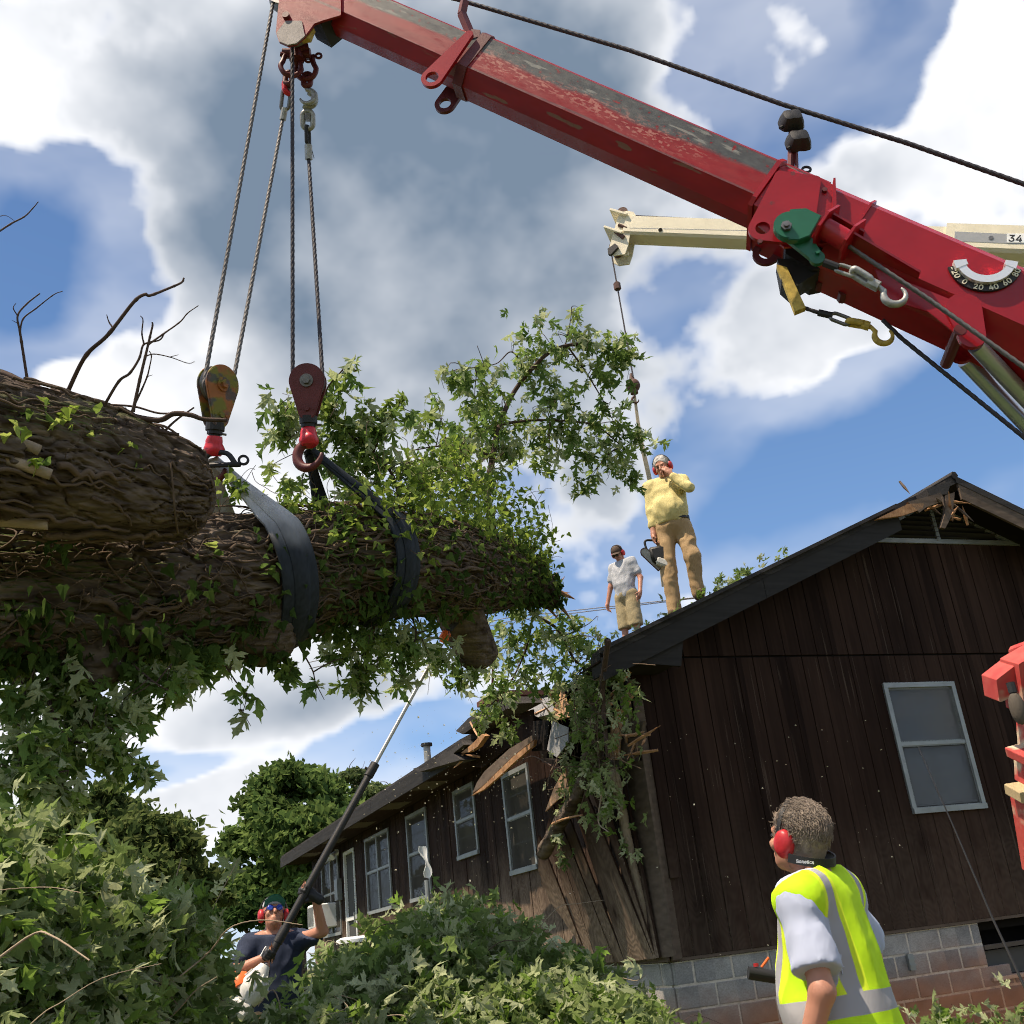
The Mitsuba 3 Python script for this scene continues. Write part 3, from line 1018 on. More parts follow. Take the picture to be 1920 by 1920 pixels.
# the lowest direction in the picture, as an angle in the (t, u) plane
tl, ul = BM.tu(1850, 549, sI)
phi0 = math.atan2(ul - cI[1], tl - cI[0])


def arc(r0, r1, d0, d1, n=40):
    th = np.radians(np.linspace(d0, d1, n)) + phi0
    o = [(cI[0] + r1 * math.cos(t), cI[1] + r1 * math.sin(t)) for t in th]
    i = [(cI[0] + r0 * math.cos(t), cI[1] + r0 * math.sin(t)) for t in th[::-1]]
    return Polygon(o + i)


rr = math.hypot(tl - cI[0], ul - cI[1]) * .97
AI = part(CR, 'angle_indicator', BM.plate(arc(rr * .80, rr, -78, 70), sI, .022), 'm_black', label='black and chrome boom angle scale')
part(AI, 'chrome_arc', cat(BM.plate(arc(rr * .58, rr * .80, -80, 74), sI + .014, .05), BM.plate(arc(rr * .52, rr * .86, -84, -66, 8), sI + .014, .056), BM.plate(arc(rr * .52, rr * .84, 62, 78, 8), sI + .014, .056)), 'm_silver')
for k, tx in enumerate(('-20', '0', '20', '40', '60', '80')):
    g = meshkit.text_mesh(tx, rr * .155, .004, True)
    g.apply_translation((-g.bounds.mean(0)[0], -g.bounds.mean(0)[1], 0))
    dphi = math.radians(-64 + 25 * k)
    sgn = 1
    # reading direction runs from left to right as seen from the near side
    for sg in (1,):
        ang = phi0 + dphi
        rad = V(math.cos(ang), math.sin(ang))
        c = V(*cI) + rad * rr * .90
        upd = -(bA * rad[0] + bU * rad[1])
        out = bS
        xd = np.cross(upd, out)
        part(AI, 'figure', xf(g, frame(BM.pt(c[0], sI + .0115, c[1]), xd, upd, out)), 'm_num')
# work lights on a post
LP = BM.at(1489, 318, 0)
LT = BM.at(1485, 240, 0)
part(CR, 'light_post', cat(cyl(LP - bU * .05, LT, .022, 4), cyl(LP - bU * .05 + bA * .05, LT + bA * .02, .014, 4)), 'm_darkred')


def light(px, py, tilt):
    c = BM.at(px, py, .02)
    f_ = unit(V(.35, .80, -.25))
    x, y, z_ = orient(f_, bU * 1.0 - bA * tilt)
    n = 24
    prof_ = [(-.065, .025), (-.058, .046), (-.018, .060), (.026, .066), (.032, .06)]
    P = [c + z_ * a for a, _ in prof_]
    m = tube(P, [b for _, b in prof_], n, fn=lambda i, th, s: 1.0 / np.maximum(np.abs(np.cos(th)) ** 4 + np.abs(np.sin(th)) ** 4, .3) ** .25 * (1 + .28 * np.abs(np.cos(th))))
    k = part(CR, 'work_light', m, 'm_black', 35)
    part(k, 'lens', tube([c + z_ * .024, c + z_ * .029], .040, n), 'm_galv')
    part(k, 'bracket', cyl(c + x * .02, c - x * .11, .012, 6), 'm_black')


light(1484, 228, -.25)
light(1497, 266, -.2)
rl = ring_tube(np.array([BM.at(1512 + 8 * math.cos(t), 318 + 5 * math.sin(t), .0) for t in np.linspace(0, 2 * PI, 14)[:-1]]), .009, 6)
part(CR, 'rope_loop', rl, 'm_black', True)
# rope finger at the middle collar
fg = [BM.at(882, 64, .10), BM.at(866, 26, .10), BM.at(871, 2, .10)]
part(CR, 'rope_finger', cat(cyl(fg[0], fg[1], .035, 4), cyl(fg[1], fg[2], .035, 4)), 'm_darkred')
part(CR, 'rope_guide', BM.plate(BM.poly([(885, 60), (902, 62), (900, 74), (884, 78)], .12), .12, .06), 'm_darkred')
# boom head: two cheek plates, sheaves, pin
hd = [(640, -40), (560, -70), (528, -30), (522, 20), (518, 62), (524, 80), (540, 87), (556, 84), (572, 70), (590, 46), (606, 40), (640, 30)]
for so_, m_ in ((.15, 'm_boom'), (-.13, 'm_darkred')):
    part(CR, 'head_plate', BM.plate(BM.poly(hd, so_).buffer(-.01).buffer(.01), so_, .02), m_)
hp = BM.poly([(519, 62), (536, 40), (566, 40), (572, 68), (556, 82), (540, 85), (525, 79)], .166)
part(CR, 'head_wear_plate', BM.plate(hp, .166, .012), 'm_wornplate')
for px, py, r in ((545, -20, .20), (552, 62, .085)):
    c = BM.at(px, py, 0)
    sh = [(-.06, r), (-.045, r), (-.02, r * .86), (.02, r * .86), (.045, r), (.06, r)]
    part(CR, 'sheave', tube([c + bS * q for q, _ in sh], [w for _, w in sh], 32), 'm_steel', 30)
    part(CR, 'pin', cyl(c + bS * .19, c - bS * .16, .028, 12), 'm_darkred')
hb = BM.poly([(606, 30), (640, 45), (612, 68), (584, 52)], .0)
part(CR, 'head_block', BM.plate(hb, 0, .24), 'm_black')
yb = BM.poly([(578, 52), (590, 56), (582, 76), (566, 78)], .11)
part(CR, 'head_stop', BM.plate(yb, .11, .04), 'm_yellow')
# yellow hose guide below the base collar and the loose cables
gs = .10
yg = BM.poly([(1456, 500), (1475, 505), (1510, 580), (1490, 588)], gs)
part(CR, 'hose_guide', BM.plate(yg, gs, .05), 'm_yellow')
blk = BM.poly([(1456, 498), (1540, 500), (1530, 525), (1505, 540), (1482, 556), (1464, 540)], .02)
part(CR, 'guide_block', BM.plate(blk, .02, .16), 'm_black')
und = BM.poly([(1470, 462), (1560, 470), (1566, 520), (1520, 530), (1470, 500)], -.02)
part(CR, 'under_carriage', BM.plate(und, -.02, .30), 'm_black')
for px, py in ((1536, 540), (1578, 562)):
    q = BM.at(px, py, -.12)
    part(CR, 'stop_lug', cyl(q, q + bS * .1, .03, 8), 'm_darkred')

# hoist line over the boom
HL = [BM.at(556, -72, 0), BM.at(862, 0, .04), BM.at(1180, 94, .04), BM.at(1468, 196, .04), BM.at(1700, 268, .04), BM.at(1925, 347, .04), BM.at(2300, 478, 0.04), BM.pt(BM.L + 2.9, 0, .15)]
part(CR, 'hoist_rope', wire_rope(HL, .0155), 'm_ropedark', True)
part(CR, 'side_rope', wire_rope([BM.at(1592, 462, .36), BM.at(1740, 560, .34), BM.at(1925, 692, .34), BM.at(2100, 820, .34)], .0135), 'm_rope', True)
part(CR, 'lower_rope', wire_rope([BM.at(1655, 600, .0), BM.at(1690, 634, .0), BM.at(1925, 824, .0), BM.at(2100, 965, 0)], .013), 'm_ropedark', True)


def hook_mesh(O, down, side, size, throat=1.0):
    """a lifting hook below O: shank along down, opening towards side"""
    d, s = unit(down), unit(side)
    s = unit(s - d * np.dot(s, d))
    c = O + d * size * .62
    pts = [(O, .13)]
    R = size * .30
    for k, th in enumerate(np.radians(np.linspace(-95, 175, 22))):
        # starts above the bowl, runs round the back and below, ends at the tip
        p = c - s * R * math.cos(th) * 1.0 + d * R * math.sin(th) * 1.05
        w = [.10, .12, .13, .14, .15, .155, .16, .16, .16, .16, .155, .15, .145, .14, .13, .12, .11, .10, .09, .08, .07, .05][k]
        pts.append((p, w))
    P = np.array([p for p, _ in pts])
    P[1] = O + d * size * .12
    return tube(P, [w * size * .72 for _, w in pts], 10)


def clevis_chain(px0, links):
    pass


# hooks stowed beside the boom
HK = thing('galvanised_hook', 'grey galvanised swivel hook tied along the red boom below the green bracket', 'hook')
P0 = [BM.at(1545, 492, .40), BM.at(1572, 502, .40), BM.at(1602, 512, .40), BM.at(1628, 528, .40), BM.at(1642, 535, .40), BM.at(1690, 560, .40)]
part(HK, 'ferrule', cyl(P0[0], P0[1], .026, 10), 'm_black')
part(HK, 'thimble', torus_link((P0[1] + P0[2]) / 2, P0[2] - P0[1], bU, .15, .075, .012), 'm_galv', True)
part(HK, 'link', torus_link((P0[2] + P0[3]) / 2 + .01 * bS, P0[3] - P0[2], bS + bU * .6, .17, .085, .020), 'm_galv', True)
part(HK, 'swivel', cyl(P0[3], P0[4] + unit(P0[4] - P0[3]) * .02, .034, 8), 'm_galv')
part(HK, 'hook', hook_mesh(P0[4], P0[5] - P0[4], bU, .20), 'm_galv', True)
HK2 = thing('brass_hook', 'yellowed hook on a short cable hanging under the red boom', 'hook')
P0 = [BM.at(1498, 574, .06), BM.at(1534, 586, .06), BM.at(1560, 592, .06), BM.at(1592, 604, .06), BM.at(1616, 608, .06), BM.at(1630, 612, .06), BM.at(1672, 640, .06)]
part(HK2, 'cable', wire_rope([P0[0], P0[1]], .012), 'm_ropedark', True)
part(HK2, 'ferrule', cyl(P0[1], P0[2], .022, 10), 'm_black')
part(HK2, 'thimble', torus_link((P0[2] + P0[3]) / 2, P0[3] - P0[2], bU, .15, .075, .012), 'm_steel', True)
part(HK2, 'link', torus_link((P0[3] + P0[4]) / 2, P0[4] - P0[3], bS, .13, .08, .02), 'm_yellow', True)
part(HK2, 'swivel', cyl(P0[4], P0[5], .030, 8), 'm_yellow')
part(HK2, 'hook', hook_mesh(P0[5], P0[6] - P0[5], bU, .17), 'm_yellow', True)

# ------------------------------------------------------------------ tackle below the boom head
UPZ = V(0, 0, 1)
VR = CAMM[:, 0]          # to the right
VB = CAMM[:, 2] * V(1, 1, 0) / np.linalg.norm(CAMM[:2, 2])   # away, level
D0 = 8.55
SHK = thing('shackle_chain', 'dark red chain links and shackles hanging from the boom head', 'chain')
c0 = at(556, 95, D0)
part(SHK, 'swivel_block', cat(cyl(c0 + UPZ * .06, c0 - UPZ * .10, .06, 10), cyl(c0 - VR * .11 - UPZ * .03, c0 + VR * .11 - UPZ * .03, .04, 10), cyl(c0 + VR * .03 - UPZ * .0, c0 + VR * .10 + UPZ * .02, .06, 10)), 'm_darkred', 40)


def shackle(name, c, axis, wide, size, m):
    """a bow with a pin through its ears; axis points to the bow's crown"""
    a, w = unit(axis), unit(wide)
    pts = [c - a * size * .35 + w * size * .33, c + w * size * .36, c + a * size * .3 + w * size * .42, c + a * size * .62 + w * size * .25, c + a * size * .7,
           c + a * size * .62 - w * size * .25, c + a * size * .3 - w * size * .42, c - w * size * .36, c - a * size * .35 - w * size * .33]
    k = part(SHK, name, tube(spline(pts, 32), size * .11, 8), m, True)
    pc = c - a * size * .35
    part(k, 'pin', cat(cyl(pc - w * size * .52, pc + w * size * .46, size * .10, 8), ring_tube(np.array([pc + w * size * .62 + w * size * .12 * math.cos(t) + a * size * .12 * math.sin(t) for t in np.linspace(0, 2 * PI, 13)[:-1]]), size * .05, 6)), m)
    for e in (-1, 1):
        pass
    return k


shackle('shackle', at(547, 118, D0 - .05), V(-.15, 0, -1), VR + .3 * VB, .19, 'm_darkred')
shackle('shackle', at(572, 122, D0 + .02), V(.1, 0, -1), VR - .2 * VB, .20, 'm_darkred')
shackle('shackle', at(557, 105, D0 + .08), V(0, 0, -1), VB, .18, 'm_darkred')
part(SHK, 'link', torus_link(at(541, 147, D0 - .05), V(0.1, 0, 1), VR, .17, .095, .022), 'm_darkred', True)
part(SHK, 'link', torus_link(at(539, 165, D0 - .05), V(0, 0, 1), VR + VB, .15, .10, .022), 'm_redtape', True)
part(SHK, 'link', torus_link(at(576, 150, D0), V(.1, 0, 1), VR, .17, .10, .024), 'm_darkred', True)
part(SHK, 'hook', hook_mesh(at(572, 158, D0), V(.12, 0, -1), -VR, .20), 'm_galv', True)

SOC = thing('rope_thimble', 'steel rope thimble and pressed ferrule under the red links on the left', 'rope end')
part(SOC, 'thimble', torus_link(at(536, 186, D0 - .05), at(538, 172, D0) - at(534, 205, D0), VR, .20, .095, .016), 'm_steel', True)
pa, pb = at(534, 203, D0 - .05), at(530, 225, D0 - .05)
part(SOC, 'ferrule', cyl(pa, pb, .026, 10), 'm_galv')
SW = thing('swivel_hook', 'grey steel swivel with a hook and rope clip hanging on the right', 'swivel')
part(SW, 'hook', tube(spline([at(580, 172, D0), at(589, 180, D0), at(588, 194, D0), at(577, 200, D0), at(571, 197, D0)], 16), [.030] * 16, 8), 'm_galv', True)
part(SW, 'swivel', torus_link(at(577, 225, D0), at(577, 206, D0) - at(578, 244, D0), VR, .185, .125, .022), 'm_galv', True)
part(SW, 'nut', cyl(at(577, 214, D0), at(577, 226, D0), .032, 6), 'm_steel')
part(SW, 'thimble', torus_link(at(577, 254, D0), at(577, 236, D0) - at(578, 272, D0), VR * .4 + VB, .17, .07, .016), 'm_black', True)
part(SW, 'ferrule', cyl(at(578, 272, D0 - .1), at(579, 299, D0 - .1), .030, 10), 'm_galv')
part(SW, 'wire_tail', tube([at(581, 270, D0 - .1), at(586, 285, D0 - .1), at(589, 297, D0 - .1)], .003, 5), 'm_steel')


def snatch_block(key, top, axis, nrm, H, m):
    """teardrop block hanging along axis (down); nrm is square to its cheeks"""
    d, n = unit(axis), unit(nrm)
    n = unit(n - d * np.dot(n, d))
    w = np.cross(d, n)
    r = H * .335
    ctr = top + d * r
    tear = unary_union([Point(0, 0).buffer(r, 32), Point(0, H * .58).buffer(H * .17, 16)]).convex_hull

    def pl(poly, off, th):
        M = frame(ctr + n * off, w, d, np.cross(w, d))
        return xf(extrude(poly, th), M)
    for s in (1, -1):
        mm = cat(pl(tear, s * .045, .010), pl(tear.buffer(-.006), s * .051, .006))
        part(key, 'cheek_plate', mm, m)
        part(key, 'hub', cat(cyl(ctr + n * s * .052, ctr + n * s * .066, .045 * H / .36, 20), cyl(ctr + n * s * .066, ctr + n * s * .09, .028 * H / .36, 6)), 'm_steel' if m != 'm_rustblock' else 'm_rustblock')
        lp = ctr + d * H * .53
        part(key, 'bolt', cat(cyl(lp + n * s * .052, lp + n * s * .07, .02, 6), cyl(lp + n * s * .052 + w * .045, lp + n * s * .058 + w * .045, .012, 6), cyl(lp + n * s * .052 - w * .045, lp + n * s * .058 - w * .045, .012, 6)), m)
    sh = [(-.036, r * .93), (-.028, r * .95), (-.012, r * .80), (.012, r * .80), (.028, r * .95), (.036, r * .93)]
    part(key, 'sheave', tube([ctr + n * q for q, _ in sh], [a for _, a in sh], 32), 'm_steel', 30)
    e = ctr + d * H * .66
    part(key, 'swivel', cat(cyl(e, e + d * .05, .062, 16), cyl(e + d * .05, e + d * .075, .05, 16), cyl(e + d * .075, e + d * .11, .035, 12)), 'm_black')
    part(key, 'cotter', cyl(e + d * .06 - w * .09, e + d * .065 + w * .05, .008, 6), 'm_steel')
    return ctr, r, e + d * .09, w, n


def c_rust(p, n, uv):
    a = fbm(p.x * 9, p.y * 9, p.z * 9, 4)
    b = fbm(p.x * 22 + 5, p.y * 22, p.z * 22, 3)
    c = mix((.33, .13, .035), (.24, .075, .025), b)
    c = mix(c, mi.Color3f(.16, .15, .020), smoothstep(.50, .64, a))
    return mix(c, mi.Color3f(.055, .060, .072), .8 * smoothstep(.48, .62, fbm(p.x * 13 + 3, p.y * 13 + 8, p.z * 13, 3)))


mat('m_rustblock', proc(c_rust), .65)
SB1 = thing('snatch_block', 'rusty orange snatch block with blue and green paint wear, left of the two', 'pulley block', 'snatch blocks on the ropes')
SB2 = thing('snatch_block', 'dark maroon snatch block facing front with a bright nut, right of the two', 'pulley block', 'snatch blocks on the ropes')
DP1, DP2 = 7.05, 7.45
top1, top2 = at(411, 686, DP1), at(577, 684, DP2)
n1 = unit(-VB * .60 + VR * .80)
b1 = snatch_block(SB1, top1, at(404, 792, DP1 - .05) - top1, n1, .385, 'm_rustblock')
b2 = snatch_block(SB2, top2, at(578, 786, DP2 - .04) - top2, -VB + .05 * VR, .365, 'm_darkred')


def load_hook(key, b, side, tape_at):
    O, w = b[2], b[3]
    H = hook_mesh(O, V(0, 0, -1), side, .30)
    part(key, 'hook', H, 'm_darkred', True)
    return O


def hookset(key, O, down, side, m='m_darkred'):
    d = unit(down)
    part(key, 'hook', hook_mesh(O, d, side, .31), m, True)
    q_ = [O + d * t for t in np.linspace(-.005, .125, 9)]
    part(key, 'latch_tape', tube(q_, np.array([.048, .052, .056, .055, .060, .066, .064, .060, .046]), 14, fn=lambda i, th, s: .88 + .26 * meshkit.noise(np.stack(np.broadcast_arrays(np.cos(th) * 1.6 + 3, np.sin(th) * 1.6, s * 26 + 0 * th), -1))), 'm_redtape', 30, label='bright red tape on the hook neck')


hookset(SB1, b1[2], at(388, 870, DP1) - at(392, 800, DP1), VR * .9 - .3 * VB)
hookset(SB2, b2[2], V(0, 0, -1), VR * .9 - .3 * VB)


def around(b, pin, pout, key, lab, r, m):
    """rope from pin down round the sheave and up to pout"""
    ctr, R, _, w, n = b
    R = R * .86
    d = np.cross(n, w)
    d = d if d[2] < 0 else -d
    if np.dot(w, VR) < 0:
        w = -w
    arcp = [ctr - w * R * math.cos(t) + d * R * math.sin(t) for t in np.radians(np.linspace(8, 172, 14))]
    k = thing('wire_rope', lab, 'rope', 'wire ropes of the tackle')
    add(k, wire_rope([pin] + arcp + [pout], r), m, True)


around(b1, BM.at(524, -60, .0), at(530, 224, D0 - .05), 'r', 'grey wire rope reeved through the rusty left block', .0135, 'm_rope')
around(b2, BM.at(548, 60, .0), at(579, 298, D0 - .1), 'r', 'dark wire rope reeved through the maroon right block', .0140, 'm_ropedark')

# ------------------------------------------------------------------ white crane behind
mat('m_cream', tone((.68, .62, .47), (3, 3, 3), .12), .5)
mat('m_greyband', (.30, .31, .32), .5)
mat('m_rustmetal', tone((.085, .042, .032), (12, 12, 12), .5), .65)
WC = thing('crane', 'cream white crane boom with a blunt head, behind the red boom', 'crane')
WB = Arm(at(1180, 432, 23.0), at(1925, 462, 20.0))
wp = lambda w, top, bot: [(w, top), (w, -bot), (-w, -bot), (-w, top)]
tm = WB.tu(1772, 440, .3)[0]
part(WC, 'inner_boom', WB.prism([(.25, .20), (.25, -.17), (.20, -.22), (-.20, -.22), (-.25, -.17), (-.25, .20)], -.05, tm + .4), 'm_cream')
part(WC, 'outer_boom', WB.prism([(.30, .25), (.30, -.24), (.24, -.30), (-.24, -.30), (-.30, -.24), (-.30, .25)], tm, tm + 7), 'm_cream')
gb = WB.poly([(1790, 434), (1925, 440), (1925, 458), (1790, 452)], .305)
part(WC, 'side_band', WB.plate(gb, .302, .008), 'm_greyband')
for px, py in ((1238, 431), (1858, 446)):
    q = WB.at(px, py, .26 if px < 1500 else .31)
    part(WC, 'hole_cover', cyl(q, q + WB.s * .006, .042, 16), 'm_dark' if px < 1500 else 'm_steel')
pl = WB.poly([(1888, 438), (1921, 438), (1921, 455), (1888, 455)], .312)
PL = part(WC, 'number_plate', WB.plate(pl, .312, .006), 'm_white')
g = meshkit.text_mesh('34', .135, .003, True)
g.apply_translation((-g.bounds.mean(0)[0], -g.bounds.mean(0)[1], 0))
x_ = WB.a if np.dot(WB.a, VR) > 0 else -WB.a
part(PL, 'figures', xf(g, frame(WB.at(1904, 447, .316), x_, WB.u, np.cross(x_, WB.u))), 'm_black')
seam = WB.poly([(1180, 427), (1420, 432), (1420, 433), (1180, 428)], .252)
part(WC, 'seam', WB.plate(seam, .2515, .004), 'm_greyband')
h1 = WB.poly([(1186, 414), (1192, 404), (1188, 398), (1176, 396), (1164, 399), (1158, 410), (1144, 460), (1140, 474), (1152, 480), (1172, 477), (1178, 460)], .2)
for so_ in (.2, -.2):
    part(WC, 'head_plate', WB.plate(h1, so_, .03), 'm_cream')
for a_, b_ in (((1150, 407), (1182, 416)), ((1139, 439), (1172, 450))):
    q0, q1 = WB.at(*a_, 0), WB.at(*b_, 0)
    m = bevbox(np.linalg.norm(q1 - q0), .62, .05, .006)
    part(WC, 'head_flange', xf(m, frame((q0 + q1) / 2, unit(q1 - q0), np.cross(unit(np.cross(q1 - q0, WB.s)), unit(q1 - q0)), unit(np.cross(q1 - q0, WB.s)))), 'm_cream')
for px, py, r in ((1170, 405, .12), (1155, 468, .11)):
    q = WB.at(px, py, 0)
    part(WC, 'sheave', cyl(q - WB.s * .16, q + WB.s * .16, r, 20), 'm_rustmetal')
part(WC, 'limit_switch', WB.plate(WB.poly([(1140, 468), (1154, 458), (1160, 464), (1146, 479), (1141, 478)], .25), .25, .08), 'm_black')
part(WC, 'strut', cat(cyl(WB.at(1160, 422, .22), WB.at(1176, 428, .22), .04, 6), cyl(WB.at(1154, 434, .22), WB.at(1170, 446, .22), .05, 6)), 'm_rustmetal')
lk = WB.disc(1174, 476, .06, .1).difference(WB.disc(1174, 476, .02, .1))
part(WC, 'anchor_lug', WB.plate(lk, .1, .04), 'm_cream')
part(WC, 'top_rope', tube([WB.at(1188, 404, .0), WB.at(1420, 416, 0), WB.at(1780, 432, 0.0)], .012, 6), 'm_ropedark')
RP0, RP1 = WB.at(1147, 478, 0), at(1187, 706, 21.6)
part(WC, 'hoist_rope', tube([RP0, RP1], .016, 6), 'm_ropedark')
q = RP0 + (RP1 - RP0) * ((540 - 478) / (706 - 478.))
part(WC, 'switch_weight', cat(cyl(q + UPZ * .08, q - UPZ * .07, .075, 6), cyl(q + UPZ * .12, q + UPZ * .08, .03, 6)), 'm_rustmetal')
BL = thing('headache_ball', 'round rusty overhaul ball hanging from the cream crane', 'hook ball')
bc = at(1187, 723, 21.6)
bm = trimesh.creation.icosphere(3, .142)
bm.apply_translation(bc)
part(BL, 'ball', bm, 'm_rustmetal', True)
part(BL, 'socket', cyl(bc + UPZ * .13, bc + UPZ * .27, .06, 10, .03), 'm_rustmetal')
part(BL, 'collar', cyl(bc - UPZ * .12, bc - UPZ * .18, .08, 10), 'm_rustmetal')
part(BL, 'hook', hook_mesh(at(1189, 738, 21.5), V(.05, 0, -1), VR, .22), 'm_rustmetal', True)

# ------------------------------------------------------------------ leaves
def leaf_template(half, fold, droop, wave, seed):
    P = [p for p in half] + [(-x, y) for x, y in half[-2:0:-1]]
    pg = Polygon(P).buffer(0)
    v, f = trimesh.creation.triangulate_polygon(pg, engine='earcut')
    r = np.random.default_rng(seed)
    k = r.uniform(.8, 1.2, 4)
    x, y = v[:, 0], v[:, 1]
    z = fold * np.abs(x) - droop * (y - .2) ** 2 + wave * np.sin(x * 7 * k[0] + y * 5 * k[1])
    return np.stack([x, y, z], 1), f


MAPLE = [(0, 0), (.16, -.06), (.34, -.06), (.22, .06), (.28, .12), (.10, .17), (.27, .30), (.36, .30), (.56, .55), (.36, .49), (.36, .61), (.20, .49), (.065, .38), (.11, .60), (.28, .66), (.14, .73), (.16, .83), (.06, .86), (0, 1.05)]
IVY = [(0, 0), (.25, -.10), (.47, .12), (.30, .34), (.16, .66), (0, 1.0)]
TPL = {'maple': [leaf_template(MAPLE, a, b, c, i) for i, (a, b, c) in enumerate([(.35, .25, .05), (-.25, .55, .09), (.15, .8, .08), (.8, .15, .10), (.55, -.5, .08), (-.5, .9, .12)])],
       'ivy': [leaf_template(IVY, a, b, .03, i) for i, (a, b) in enumerate([(.3, .2), (-.2, .4), (.5, .1)])]}
scene['m_leaf'] = {'type': 'principledthin', 'base_color': {'type': 'mesh_attribute', 'name': 'vertex_color'}, 'roughness': .52, 'diff_trans': .95, 'spec_trans': 0.0, 'eta': 1.38}
PAL = {'maple': [(.175, .255, .062), (.135, .215, .056), (.215, .295, .068), (.46, .51, .29), (.36, .41, .20), (.11, .18, .05)],
       'brush': [(.190, .252, .085), (.155, .218, .066), (.34, .385, .205), (.45, .49, .29), (.265, .32, .145), (.118, .178, .054), (.175, .275, .050)],
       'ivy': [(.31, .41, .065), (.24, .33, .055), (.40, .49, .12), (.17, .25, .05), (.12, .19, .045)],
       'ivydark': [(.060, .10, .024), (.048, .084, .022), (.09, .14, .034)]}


def leaf_frames(N, r, hang=.65, sun=.45):
    """random leaf orientations: y (tip) mostly down, face turned anyhow"""
    tip = r.normal(size=(N, 3))
    tip /= np.linalg.norm(tip, axis=1, keepdims=True)
    tip = tip * (1 - hang) + V(0, 0, -1) * hang
    tip /= np.linalg.norm(tip, axis=1, keepdims=True)
    nn = r.normal(size=(N, 3)) * .9 + unit(SUN) * sun * np.where(r.random((N, 1)) < .75, 1, -1)
    nn -= tip * np.sum(nn * tip, 1, keepdims=True)
    nn /= np.linalg.norm(nn, axis=1, keepdims=True)
    return np.cross(tip, nn), tip, nn


def leaf_cloud(P, size, kind, pal, r, hang=.65):
    """all leaves as one mesh with vertex colours"""
    N = len(P)
    x, y, n = leaf_frames(N, r, hang, .45 if hang > .5 else .9)
    s = np.broadcast_to(size, (N,)) * r.uniform(.62, 1.25, N)
    which = r.integers(0, len(TPL[kind]), N)
    pc = np.array(PAL[pal])
    col = pc[r.integers(0, len(pc), N)] * r.uniform(.75, 1.25, (N, 1))
    vs, fs, cs = [], [], []
    o = 0
    for k, (tv, tf) in enumerate(TPL[kind]):
        m = np.where(which == k)[0]
        if not len(m):
            continue
        w = P[m, None] + s[m, None, None] * (tv[None, :, :1] * x[m, None] + tv[None, :, 1:2] * y[m, None] + tv[None, :, 2:] * n[m, None])
        vs.append(w.reshape(-1, 3))
        fs.append((tf[None] + (np.arange(len(m)) * len(tv))[:, None, None]).reshape(-1, 3) + o)
        cs.append(np.repeat(col[m], len(tv), 0))
        o += len(m) * len(tv)
    return np.vstack(vs), np.vstack(fs), np.vstack(cs)


_leafply = {}


def leaf_parts(parent, name, P, size, kind, pal, r, hang=.65):
    """each leaf an entry of its own (shared meshes in a few tones)"""
    N = len(P)
    x, y, n = leaf_frames(N, r, hang, .45 if hang > .5 else .9)
    s = np.broadcast_to(size, (N,)) * r.uniform(.62, 1.25, N)
    for i in range(N):
        k, c = int(r.integers(len(TPL[kind]))), int(r.integers(len(PAL[pal])))
        key = (kind, pal, k, c)
        if key not in _leafply:
            tv, tf = TPL[kind][k]
            _leafply[key] = mikit.ply((tv, tf), 'm_leaf', False, color=np.tile(PAL[pal][c], (len(tv), 1)))
        M = frame(P[i], x[i] * s[i], y[i] * s[i], n[i] * s[i])
        scene[pkey(parent, name)] = {**_leafply[key], 'to_world': mi.ScalarTransform4f(M)}


def foliage(parent, P, size, kind, pal, r, nparts, name='leaf', hang=.65, sname='foliage'):
    P = np.asarray(P)
    o = np.argsort(np.linalg.norm(P - EYE, axis=1))
    vis = [i for i in o if 0 <= pix(P[i])[0] < 1920 and 0 <= pix(P[i])[1] < 1920][:nparts]
    rest = np.setdiff1d(np.arange(len(P)), vis)
    leaf_parts(parent, name, P[vis], size, kind, pal, r, hang)
    v, f, c = leaf_cloud(P[rest], size, kind, pal, r, hang)
    part(parent, sname, (v, f), 'm_leaf', False, stuff=True, color=c)


def pix(p):
    q = CAMM.T @ (p - EYE)
    return 960 + FOC * q[0] / q[2], 960 + FOC * q[1] / q[2]


def clusters(L, r, sq=1.0, dens=1.0, spread=.52):
    """leaf positions round centres (px, py, depth, radius px, count): balls in the world"""
    out = []
    for px, py, d, rad, n in L:
        d = far(px, d)
        c = at(px, py, d)
        R = rad * d / FOC
        n = max(2, int(n * dens))
        q = r.normal(size=(n, 3)) * spread * R
        q[:, 2] *= sq
        out.append(c + q)
    return np.vstack(out)


# ------------------------------------------------------------------ the lifted tree
def c_bark(p, n, uv):
    ax = p.x * .90 - p.y * .10 + p.z * .10
    c1 = p.y * .9 + p.x * .1
    f = fbm(ax * 3.2, c1 * 17, p.z * 17, 4)
    g = fbm(ax * 9, c1 * 40, p.z * 40, 3)
    c = mix((.040, .028, .021), (.165, .130, .100), dr.clip(1.9 * (f - .28) + .5 * (g - .5), 0, 1))
    moss = smoothstep(.50, .62, fbm(p.x * 2.2, p.y * 2.2, p.z * 2.2 + 3, 4)) * smoothstep(-.1, .55, n.z)
    return mix(c, mi.Color3f(.060, .085, .018) * (.6 + .8 * g), moss * .9)


def b_bark(p, n, uv):
    ax = p.x * .90 - p.y * .10 + p.z * .10
    c1 = p.y * .9 + p.x * .1
    return fbm(ax * 5, c1 * 26, p.z * 26, 4)


mat('m_bark', proc(c_bark), .92, spec=.12, bump=proc(b_bark, 3e-3), scale=.05)
mat('m_vine', tone((.105, .075, .052), (20, 20, 20), .45), .85, spec=.15)
mat('m_twig', tone((.075, .050, .040), (20, 20, 20), .4), .8, spec=.2)
mat('m_paletwig', tone((.30, .235, .165), (20, 20, 20), .35), .8, spec=.2)

TREE = thing('fallen_tree', 'huge ivy-covered maple log with leafy branches hanging in the two slings', 'tree')


